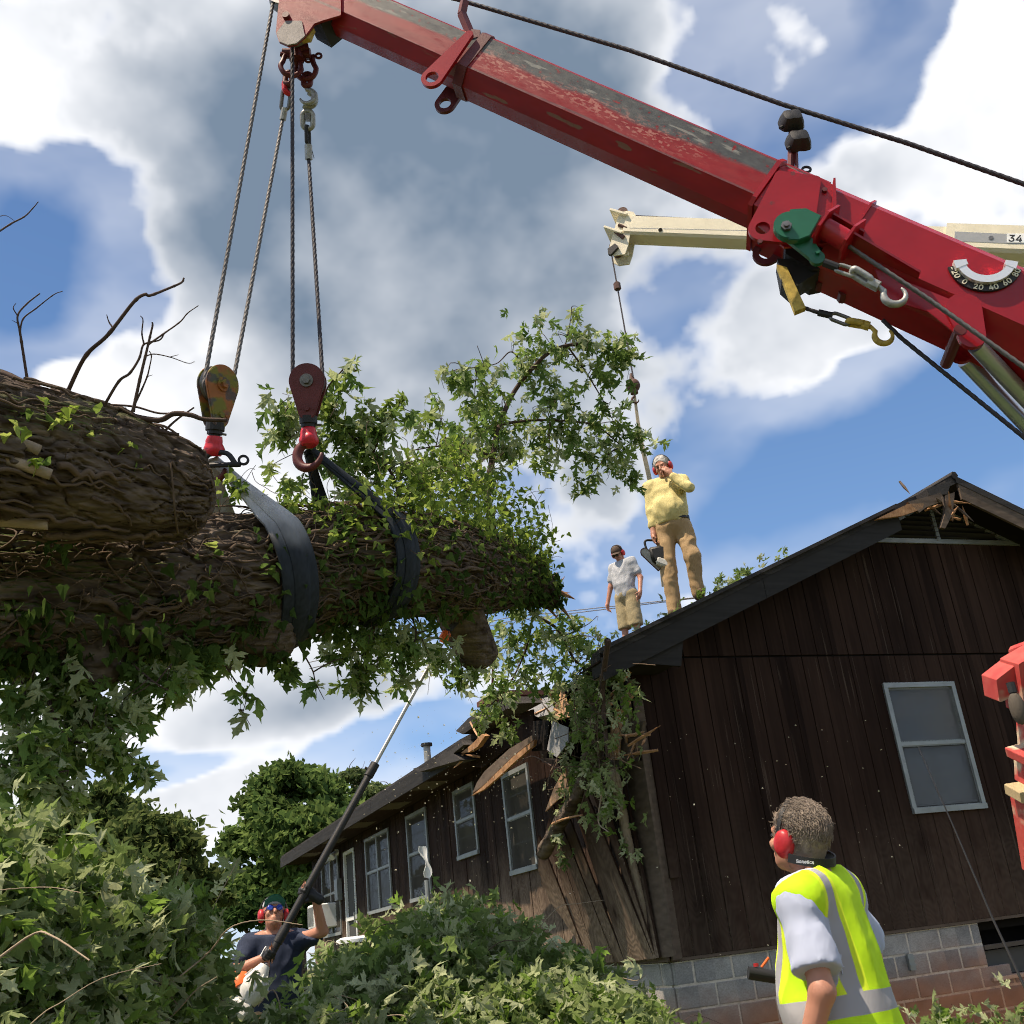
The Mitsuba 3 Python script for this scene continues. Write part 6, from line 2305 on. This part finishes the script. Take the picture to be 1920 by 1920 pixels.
strands(M4, K4, 'm_sandyhair', 6500, 5)
strands(M1, K1, 'm_greyhair', 700, 6, .06, .0)
g = meshkit.text_mesh('Sonetics', .011, .001, True)
g.apply_translation((-g.bounds.mean(0)[0], -g.bounds.mean(0)[1], 0))
t_ = math.radians(-52)
c = M4.lh((.110 * math.sin(t_), -.022 - .120 * math.cos(t_), -.052 - .012 * math.cos(t_)))
out = unit(M4.HR @ V(math.sin(t_), -math.cos(t_), 0))
upv = M4.HR @ V(0, 0, 1)
part(K4 + '__neckband', 'lettering', xf(xf(g, frame(c, np.cross(upv, out), upv, out)), M4.M), 'm_white')
RD = thing('handheld_radio', 'black handheld radio with an orange button in front of the vest wearer', 'radio')
o = at(1420, 1824, 4.15)
part(RD, 'case', cyl(o - VR * .035, o + VR * .10 - UPZ * .02, .024, 12), 'm_black', 40)
part(RD, 'antenna', cyl(o + VR * .02 + UPZ * .02, o + VR * .055 + UPZ * .055, .005, 8), 'm_orange')
part(RD, 'knob', cyl(o + VR * .0 + UPZ * .022, o + VR * .0 + UPZ * .034, .01, 8), 'm_muff')

# ------------------------------------------------------------------ wreckage at the corner of the house
mat('m_felt', tone((.20, .20, .20), (8, 8, 8), .3), .8)
mat('m_ply', tone((.46, .27, .155), (25, 25, 6), .3), .75)


def chunk(name, pts, X, th, m, tilt=0., label=None):
    """a broken piece that stands about on the plane x = X; tilt leans its top towards the street"""
    P = np.array([onplane(a, b, 0, X) for a, b in pts])
    pg = Polygon(P[:, 1:]).buffer(0)
    mm = extrude(pg, th)
    mm = xf(mm, frame(V(X, 0, 0), V(0, 1, 0), V(0, 0, 1), V(1, 0, 0)))
    if tilt:
        c = mm.bounds.mean(0)
        mm.apply_transform(rotm((0, 1, 0), tilt, c))
    return part(HOUSE, name, mm, m, label=label)


chunk('broken_fascia', [(889, 1487), (898, 1466), (912, 1446), (958, 1404), (1002, 1378), (1004, 1387), (965, 1418), (935, 1447), (908, 1474)], 4.30, .045, 'm_oldwood', label='splintered fascia board bent down under the torn eave')
chunk('split_edge', [(886, 1492), (908, 1474), (935, 1447), (965, 1418), (1005, 1387), (1003, 1398), (968, 1428), (938, 1456), (910, 1480)], 4.275, .03, 'm_split')
chunk('roof_flap', [(876, 1370), (900, 1346), (938, 1322), (984, 1306), (994, 1318), (960, 1336), (925, 1352), (890, 1376)], 4.45, .30, 'm_shingle')
chunk('roof_flap', [(788, 1441), (818, 1430), (850, 1408), (880, 1388), (886, 1396), (866, 1412), (880, 1424), (838, 1436), (800, 1447)], 4.33, .22, 'm_shingle', label='shingle edge curled up beside the break')
chunk('split_edge', [(868, 1412), (888, 1396), (908, 1376), (914, 1380), (900, 1400), (884, 1410)], 4.30, .06, 'm_split')
chunk('soffit_board', [(880, 1382), (935, 1350), (1000, 1330), (1004, 1380), (950, 1404), (905, 1440), (884, 1436)], 4.62, .02, 'm_siding')
chunk('felt_panel', [(1030, 1352), (1064, 1364), (1070, 1392), (1052, 1421), (1029, 1406)], 4.34, .012, 'm_felt', 12)
chunk('sheathing_panel', [(998, 1352), (1030, 1350), (1029, 1406), (1001, 1409)], 4.38, .02, 'm_dark', 6)
chunk('plywood_shard', [(1064, 1440), (1068, 1482), (1044, 1500), (1020, 1522), (1040, 1478)], 4.36, .018, 'm_ply', -8, 'clean tan plywood shard hanging by the crushed corner')
chunk('sheathing_panel', [(1150, 1350), (1166, 1346), (1206, 1352), (1202, 1416), (1164, 1443), (1144, 1420)], 4.75, .025, 'm_oldwood', 10)
chunk('torn_board', [(1150, 1346), (1165, 1346), (1158, 1425), (1144, 1424)], 4.68, .04, 'm_ply')
chunk('roof_deck', [(962, 1322), (1046, 1306), (1078, 1324), (1058, 1348), (1030, 1352), (998, 1340)], 5.0, .10, 'm_felt', 30)
chunk('roof_deck', [(1040, 1330), (1050, 1292), (1062, 1318), (1072, 1345), (1050, 1350)], 4.7, .03, 'm_ply', 10)
r = np.random.default_rng(44)
for (x, y, X, n, s) in ((1050, 1320, 4.7, 6, 22), (1165, 1290, 4.8, 6, 20), (1195, 1385, 4.72, 6, 18), (880, 1396, 4.3, 5, 16), (1160, 1350, 4.7, 5, 22), (1000, 1330, 4.8, 5, 22)):
    for k in range(n):
        a = onplane(x + r.normal() * s * .5, y + r.normal() * s, 0, X)
        d = unit(r.normal(size=3) + V(-.3, 0, -.2))
        L = r.uniform(.12, .38)
        part(HOUSE, 'splinter', tube([a - d * L / 2, a, a + d * L / 2], [.012, .016, .002], 4), 'm_split' if k % 2 else 'm_ply')
# ridge end smashed by the log
for k in range(16):
    a = V(9.0 + r.normal() * .22, 8.62 + r.uniform(-.05, .1), 5.52 + r.normal() * .09)
    d = unit(V(r.normal() * .8 - .2, -.2, r.normal() * .4 - .15))
    L = r.uniform(.12, .42)
    part(HOUSE, 'splinter', tube([a - d * L / 2, a, a + d * L / 2], [.014, .018, .002], 4), 'm_split' if k % 3 else 'm_oldwood')
for pts, m in (([(1700, 942), (1762, 925), (1768, 940), (1735, 952), (1722, 962)], 'm_oldwood'), ([(1735, 918), (1782, 902), (1774, 928), (1740, 930)], 'm_shingle'), ([(1770, 930), (1788, 924), (1784, 965), (1770, 992), (1762, 990), (1770, 962)], 'm_oldwood'), ([(1640, 975), (1700, 946), (1730, 945), (1728, 955), (1690, 968)], 'm_split')):
    P = np.array([onplane(a, b, 1, 8.60) for a, b in pts])
    mm = xf(extrude(Polygon(P[:, [0, 2]]).buffer(0), .04), frame(V(0, 8.60, 0), V(1, 0, 0), V(0, 0, 1), V(0, -1, 0)))
    part(HOUSE, 'broken_rake', mm, m)

chunk('leaning_panel', [(1180, 1430), (1216, 1425), (1258, 1794), (1226, 1798)], 4.86, .025, 'm_oldwood', -3, 'weathered grey corner panel leaning off the wall')
chunk('leaning_panel', [(1140, 1440), (1178, 1436), (1224, 1798), (1196, 1800)], 4.80, .025, 'm_siding', -5)
# a section of siding buckled outwards beside the corner, its foot still on the sill
bp = np.array([onplane(a, b, 0, 4.88) for a, b in ((1066, 1570), (1100, 1490), (1150, 1470), (1196, 1440), (1232, 1797), (1118, 1806), (1046, 1650))])
bpg = Polygon(bp[:, 1:]).buffer(0)
y0 = bpg.bounds[0]
zb = bpg.bounds[1]
k = 0
while y0 < bpg.bounds[2]:
    pc_ = bpg.intersection(sbox(y0 + .004, 0, y0 + .199, 9))
    for g_ in getattr(pc_, 'geoms', [pc_]):
        if g_.area > .01:
            mm = xf(extrude(g_, .018), frame(V(4.88, 0, 0), V(0, 1, 0), V(0, 0, 1), V(1, 0, 0)))
            mm.apply_transform(rotm((0, 1, 0), -15 - 2.2 * math.sin(k * 1.7), (4.88, 0, zb)))
            part(HOUSE, 'buckled_board', mm, 'm_siding')
    y0 += .203
    k += 1
# broken limbs and leaves stuck in the corner
BL2 = thing('broken_branch', 'broken leafy branches jammed into the crushed corner of the house', 'branch')
ox = lambda a, b, X: onplane(a, b, 0, X)
for L, w0, w1, m in (([(1120, 1290, 4.6), (1112, 1380, 4.5), (1096, 1450, 4.42), (1076, 1500, 4.38), (1052, 1540, 4.36), (1018, 1600, 4.38)], .06, .075, 'm_bark'),
                     ([(1150, 1440, 4.6), (1170, 1540, 4.7), (1186, 1620, 4.75), (1206, 1700, 4.82), (1214, 1745, 4.86)], .05, .035, 'm_paletwig'),
                     ([(1140, 1200, 4.4), (1130, 1300, 4.5), (1140, 1420, 4.5)], .03, .02, 'm_twig'), ([(1036, 1545, 4.3), (1060, 1535, 4.2), (1092, 1528, 4.2)], .014, .006, 'm_split'),
                     ([(1060, 1415, 4.3), (1046, 1440, 4.25), (1000, 1418, 4.2), (975, 1430, 4.2)], .008, .004, 'm_twig'), ([(1128, 1490, 4.4), (1122, 1540, 4.35), (1140, 1560, 4.3)], .008, .004, 'm_paletwig')):
    q = spline(np.array([ox(*c) for c in L]), len(L) * 7)
    part(BL2, 'limb', tube(q, np.linspace(w0, w1, len(q)), 9, fn=lambda i, th, s: 1 + .3 * (meshkit.noise(np.stack(np.broadcast_arrays(np.cos(th) * 2, np.sin(th) * 2, s * 7), -1)) - .5)), m, True)
e0, e1 = ox(1018, 1600, 4.38), ox(1014, 1607, 4.37)
part(BL2, 'torn_end', cyl(e0, e1, .07, 10, .02), 'm_split')
q = np.random.default_rng(9)
pts = []
for a, b, X, rad, n in ((1100, 1330, 4.5, .22, 70), (1132, 1300, 4.55, .22, 70), (1160, 1290, 4.6, .16, 40), (1100, 1400, 4.45, .25, 80), (1130, 1440, 4.45, .24, 80), (1085, 1450, 4.4, .18, 44), (1150, 1490, 4.5, .15, 36), (1060, 1500, 4.4, .10, 12), (1120, 1500, 4.4, .16, 26),
                        (1160, 1560, 4.6, .08, 9), (1182, 1600, 4.65, .08, 9), (1060, 1610, 4.4, .07, 7), (1080, 1360, 4.45, .18, 40), (1045, 1560, 4.35, .07, 6), (1170, 1340, 4.6, .14, 28), (1190, 1180, 5.0, .05, 3)):
    n = max(2, int(n * .62))
    pts.append(ox(a, b, X) + q.normal(size=(n, 3)) * rad * V(.5, .75, .75))
foliage(BL2, np.vstack(pts), .115, 'maple', 'brush', q, 110, hang=.6)
v = []
for k in range(60):
    o = ox(1110 + q.normal() * 30, 1390 + q.normal() * 70, 4.42)
    d = unit(q.normal(size=3) + V(0, 0, -.5))
    v.append(tube(spline([o, o + d * .15 + q.normal(size=3) * .05, o + d * .35 + q.normal(size=3) * .08], 8), .004, 4))
part(BL2, 'twigs', cat(v), 'm_vine', True, stuff=True)
# leaves blown onto the roof
LV = thing('fallen_leaves', 'scattered green leaves lying along the roof edge by the workers', 'leaves')
pts = []
for a, b, n in ((1350, 1105, 26), (1385, 1090, 16), (1310, 1118, 8), (1200, 1180, 8), (1460, 1070, 5), (1250, 1120, 3)):
    c = onplane(a, b, 1, 9.3)
    for k in range(n):
        x = c[0] + q.normal() * .14
        y = 8.95 + q.uniform(0, .5)
        pts.append(V(x, y, RZ(x) + .03 + q.exponential(.05)))
vv, ff, cc = leaf_cloud(np.array(pts), .10, 'maple', 'brush', q, .1)
add(LV, (vv, ff), 'm_leaf', False, color=cc)
labels[LV]['kind'] = 'stuff'

# sawdust that drifts down from the cut
SD = thing('sawdust', 'pale specks of flying sawdust in front of the dark eave', 'sawdust')
n = 900
P = np.stack([q.normal(890, 130, n), q.normal(1440, 90, n), q.uniform(8.2, 10.5, n)], 1)
n2 = 350
P = np.vstack([P, np.stack([q.uniform(1050, 1700, n2), q.uniform(1350, 1850, n2), q.uniform(6.5, 8.4, n2)], 1)])
P = np.array([at(*c) for c in P])
P = P[(P[:, 0] < 4.3) | (P[:, 1] < 8.6)]
s = q.exponential(.0040, len(P)).clip(.0016, .012) * np.where(P[:, 1] < 8.4, .6, 1.)
tet = np.array([(1, 1, 1), (1, -1, -1), (-1, 1, -1), (-1, -1, 1)]) * .6
tf = np.array([(0, 1, 2), (0, 3, 1), (0, 2, 3), (1, 3, 2)])
vv = (P[:, None] + s[:, None, None] * tet[None] * q.uniform(.3, 1.3, (len(P), 1, 3))).reshape(-1, 3)
ff = (tf[None] + 4 * np.arange(len(P))[:, None, None]).reshape(-1, 3)
mat('m_dust', (.75, .66, .50), .9)
add(SD, (vv, ff), 'm_dust')
labels[SD]['kind'] = 'stuff'

# ------------------------------------------------------------------ things along the long wall
AC = thing('air_conditioner', 'white window air conditioner on the far end of the long wall', 'air conditioner')
c = onplane(603, 1718, 0, XL - .25)
part(AC, 'case', xf(bevbox(.50, .66, .46, .02), frame(V(XL - .22, c[1], c[2]), V(1, 0, 0), V(0, 1, 0), V(0, 0, 1))), 'm_white')
for k in range(7):
    part(AC, 'grille_slat', bx(XL - .485, XL - .472, c[1] - .28 + k * .085, c[1] - .25 + k * .085, c[2] - .18, c[2] + .18), 'm_alu')
FL = thing('floodlight', 'double white floodlight under the far eave beside the door', 'lamp')
c = onplane(634, 1598, 0, XL - .1)
part(FL, 'base', cyl(c, c - V(.06, 0, 0), .06, 12), 'm_white')
for s_ in (-1, 1):
    part(FL, 'lamp_head', tube([c + V(-.06, .05 * s_, 0), c + V(-.12, .10 * s_, -.05), c + V(-.17, .14 * s_, -.10)], [.03, .05, .07], 12), 'm_white', 40)
WB2 = thing('electric_box', 'grey electric meter box on the long wall between door and far window', 'electric box')
c = onplane(636, 1668, 0, XL - .05)
part(WB2, 'case', bx(XL - .12, XL - .022, c[1] - .13, c[1] + .13, c[2] - .2, c[2] + .2), 'm_alu')
part(WB2, 'conduit', cyl(V(XL - .06, c[1], c[2] + .2), V(XL - .06, c[1], 3.6), .025, 8), 'm_alu')
DB = thing('basketball_hoop', 'tattered white banner on a steel post in front of the long wall', 'banner')
o = at(800, 1650, 10.6)
part(DB, 'post', cyl(o - UPZ * 1.2, o, .024, 10), 'm_alu')
n = 24
P = np.array([o + UPZ * (.02 + .30 * t) + VR * (.02 * math.sin(5 * t)) for t in np.linspace(0, 1, n)])
part(DB, 'cloth', ribbon(P, np.tile(unit(VR + .4 * VB), (n, 1)), .055 + .03 * np.sin(np.linspace(0, 9, n)), .012, .05), 'm_white', 50)
labels[DB]['label'] = 'tattered white cloth tied to a steel post in front of the long wall'
labels['cloth_post'] = labels.pop(DB)
for k in [k for k in scene if k.startswith(DB + '__')]:
    scene['cloth_post' + k[len(DB):]] = scene.pop(k)
BK = thing('plastic_tub', 'white plastic tub with a lid among the branches by the wall', 'tub')
c = at(666, 1790, 9.6)
part(BK, 'tub', tube([c - UPZ * .16, c + UPZ * .10], [.13, .15], 20), 'm_soffit', 40)
part(BK, 'lid', tube([c + UPZ * .10, c + UPZ * .13, c + UPZ * .15], [.165, .165, .12], 20), 'm_white', 40)
RV = thing('roof_vent', 'small metal vent pipe with cap on the far roof edge', 'vent pipe')
c = V(4.55, 14.6, RZ(4.55))
part(RV, 'pipe', cyl(c - UPZ * .05, c + UPZ * .22, .05, 12), 'm_galv')
part(RV, 'cap', cyl(c + UPZ * .22, c + UPZ * .26, .08, 12), 'm_black')
PW2 = thing('power_line', 'thin twin power wires crossing behind the torn log end', 'power line')
for k in range(2):
    part(PW2, 'wire', tube(spline([at(880 - 300, 1172 + 70 + k * 12, 30), at(930, 1163 + k * 8, 28), at(1010, 1152 + k * 6, 27), at(1400, 1110, 24)], 20), .012, 5), 'm_rope')
RR = thing('roof_mast', 'thin dark red service mast standing on the roof behind the limb stub', 'mast')
add(RR, cyl(at(922, 1335, 14.5), at(925, 1235, 14.5), .018, 8), 'm_darkred')

# ------------------------------------------------------------------ red truck parts at the right edge
def c_oldred(p, n, uv):
    a = fbm(p.x * 8, p.y * 8, p.z * 8, 4)
    c = mix((.36, .020, .022), (.44, .085, .066), fbm(p.x * 25, p.y * 25, p.z * 25, 3))
    return mix(c, mi.Color3f(.48, .40, .28), smoothstep(.62, .72, a))


mat('m_oldred', proc(c_oldred), .6)
mat('m_tancollar', tone((.40, .31, .17), (12, 12, 12), .4), .7)
RK = thing('truck_stake', 'faded red stake frame of a work truck at the right edge', 'truck frame')
DK = 3.2


def blk(pts, dep, th, m, name):
    P = np.array([at(a + 8, b, dep) for a, b in pts])
    o = P.mean(0)
    x = unit(P[1] - P[0])
    nrm = unit(np.cross(x, P[2] - P[0]))
    y = np.cross(nrm, x)
    pg = Polygon([((p - o) @ x, (p - o) @ y) for p in P]).buffer(0)
    pg = pg.buffer(-.004).buffer(.004)
    return part(RK, name, xf(extrude(pg, th), frame(o, x, y, nrm)), m)


blk([(1846, 1270), (1890, 1236), (1900, 1290), (1852, 1312)], DK, .10, 'm_oldred', 'arm')
blk([(1884, 1240), (1960, 1196), (1990, 1330), (1896, 1334)], DK - .02, .12, 'm_oldred', 'bracket')
blk([(1908, 1330), (1990, 1330), (2010, 1420), (1914, 1412)], DK, .09, 'm_oldred', 'post')
blk([(1893, 1410), (1990, 1385), (2000, 1425), (1898, 1428)], DK - .03, .12, 'm_oldred', 'collar')
blk([(1906, 1430), (1990, 1425), (2000, 1475), (1908, 1470)], DK, .09, 'm_oldred', 'post')
blk([(1889, 1478), (1990, 1462), (1992, 1492), (1892, 1498)], DK - .03, .10, 'm_tancollar', 'collar')
blk([(1899, 1500), (1990, 1495), (2010, 1640), (1922, 1640)], DK, .09, 'm_oldred', 'post')
pb = at(1995, 1480, DK)
part(RK, 'post', xf(bevbox(.11, .11, pb[2] + .55, .012), frame(V(pb[0] + .04, pb[1], (pb[2] + .55) / 2 - .1), V(1, 0, 0), V(0, 1, 0), V(0, 0, 1))), 'm_oldred')
c = at(1908, 1328, DK - .12)
S = Sdf(c - .12, c + .12, .006)
S.ell(c, (.022, .022, .048), None, 0)
part(RK, 'yellow_float', S.mesh(), 'm_soffit', True)
part(RK, 'pin', cyl(c + UPZ * .045, c + UPZ * .075, .012, 8), 'm_black')
AN = thing('whip_antenna', 'thin black whip antenna rising in front of the gable window', 'antenna')
add(AN, tube([at(1722, 1400, 4.2), at(1790, 1555, 4.0), at(1860, 1720, 3.8), at(1935, 1880, 3.6), at(2000, 2040, 3.45)], [.0022, .003, .0042, .0055, .006], 6), 'm_black')


# ------------------------------------------------------------------ trees behind
def quad_leaves(P, size, r, col):
    N = len(P)
    a = r.normal(size=(N, 3))
    a /= np.linalg.norm(a, axis=1, keepdims=True)
    b = r.normal(size=(N, 3)) + V(0, 0, .4)
    b -= a * np.sum(a * b, 1, keepdims=True)
    b /= np.linalg.norm(b, axis=1, keepdims=True)
    n = np.cross(a, b)
    s = size * r.uniform(.6, 1.3, (N, 1))
    v = np.stack([P - a * s * .6, P + b * s * .42 + n * s * .12, P + a * s * .7, P - b * s * .42 + n * s * .12], 1).reshape(-1, 3)
    i = np.arange(N)[:, None] * 4
    f = np.vstack([i + V(0, 1, 2).astype(int), i + V(0, 2, 3).astype(int)])
    return v, f, np.repeat(col, 4, 0)


def tree(name, label, dep, balls, nleaf, size, pal, seed, bare=0):
    key = thing(name, label, 'tree', 'trees beyond the house')
    r = np.random.default_rng(seed)
    C = np.array([at(a, b, dep + dd) for a, b, _, dd in balls])
    R = np.array([rr_ * dep / FOC for _, _, rr_, _ in balls])
    base = V(*C.mean(0)[:2], 0)
    zt = C[:, 2].max()
    part(key, 'trunk', tube([base - UPZ * .3, base + UPZ * zt * .35, C.mean(0), C[np.argmax(C[:, 2])]], [.30 * zt / 9, .24 * zt / 9, .15, .04], 10), 'm_bark', True)
    for c in C:
        part(key, 'limb', tube(spline([base + UPZ * zt * .3, (base + UPZ * zt * .3 + c) / 2 + V(0, 0, .2), c], 10), np.linspace(.10, .03, 10), 6), 'm_bark', True)
    w = R ** 2
    nc = 220
    b = r.choice(len(C), nc, p=w / w.sum())
    d = r.normal(size=(nc, 3))
    d /= np.linalg.norm(d, axis=1, keepdims=True)
    d[:, 2] = np.abs(d[:, 2]) * .8 - .25 * (d[:, 2] < 0)
    cc = C[b] + d * R[b, None] * r.uniform(.45, 1.08, (nc, 1))
    cr = R[b] * r.uniform(.16, .36, nc)
    j = r.integers(0, nc, nleaf)
    P = cc[j] + r.normal(size=(nleaf, 3)) * cr[j, None] * V(.75, .75, .5)
    P[:, 2] -= .25 * np.linalg.norm((P - cc[j])[:, :2], axis=1)
    tonec = r.uniform(.65, 1.35, nc)
    pc = np.array(pal)
    col = pc[r.integers(0, len(pc), nleaf)] * tonec[j, None] * r.uniform(.8, 1.2, (nleaf, 1))
    v, f, c_ = quad_leaves(P, size, r, col)
    part(key, 'crown', (v, f), 'm_leaf', False, stuff=True, color=c_)
    for k in range(bare):
        o = C[k % len(C)]
        e = o + V(r.normal() * .5, r.normal() * .3, R[k % len(C)] * r.uniform(1.2, 1.9))
        part(key, 'bare_twig', tube(spline([o, (o + e) / 2 + r.normal(size=3) * .12, e], 10), np.linspace(.03, .006, 10), 5), 'm_twig', True)
    return key


G1 = [(.088, .145, .040), (.070, .118, .036), (.115, .175, .048), (.14, .20, .058)]
G2 = [(.105, .145, .045), (.080, .12, .038), (.135, .17, .058)]
tree('tree', 'tall full green tree rising behind the far end of the house', 34, [(540, 1470, 62, 0), (500, 1520, 60, -1), (590, 1480, 60, 1), (470, 1590, 60, 0), (560, 1570, 80, -2), (640, 1540, 60, 1), (500, 1660, 80, -1), (620, 1630, 70, 0), (440, 1680, 50, 0), (680, 1600, 50, 2)], 26000, .22, G1, 51)
tree('tree', 'round olive green tree above the brush at far left', 21, [(200, 1560, 80, 0), (290, 1580, 80, -1), (120, 1570, 80, 1), (350, 1640, 64, 0), (40, 1580, 80, 0), (250, 1660, 90, -2), (130, 1680, 90, -1), (380, 1700, 50, 1), (-60, 1600, 90, 0), (210, 1520, 50, 0)], 30000, .15, G2, 52, 0)
tree('tree', 'thin sparse tree with bare twigs just above the far roof', 42, [(690, 1490, 26, 0), (720, 1520, 30, 0), (735, 1490, 18, 0), (660, 1460, 22, 0), (755, 1520, 24, 1)], 5200, .22, [(.11, .15, .055), (.14, .18, .08)], 53, 9)
tree('tree', 'dark bushy tree low behind the pole saw worker', 26, [(440, 1720, 40, 0), (500, 1715, 44, 0), (570, 1690, 44, 0), (610, 1720, 40, 0)], 9000, .16, [(.042, .085, .026), (.058, .105, .030)], 54)
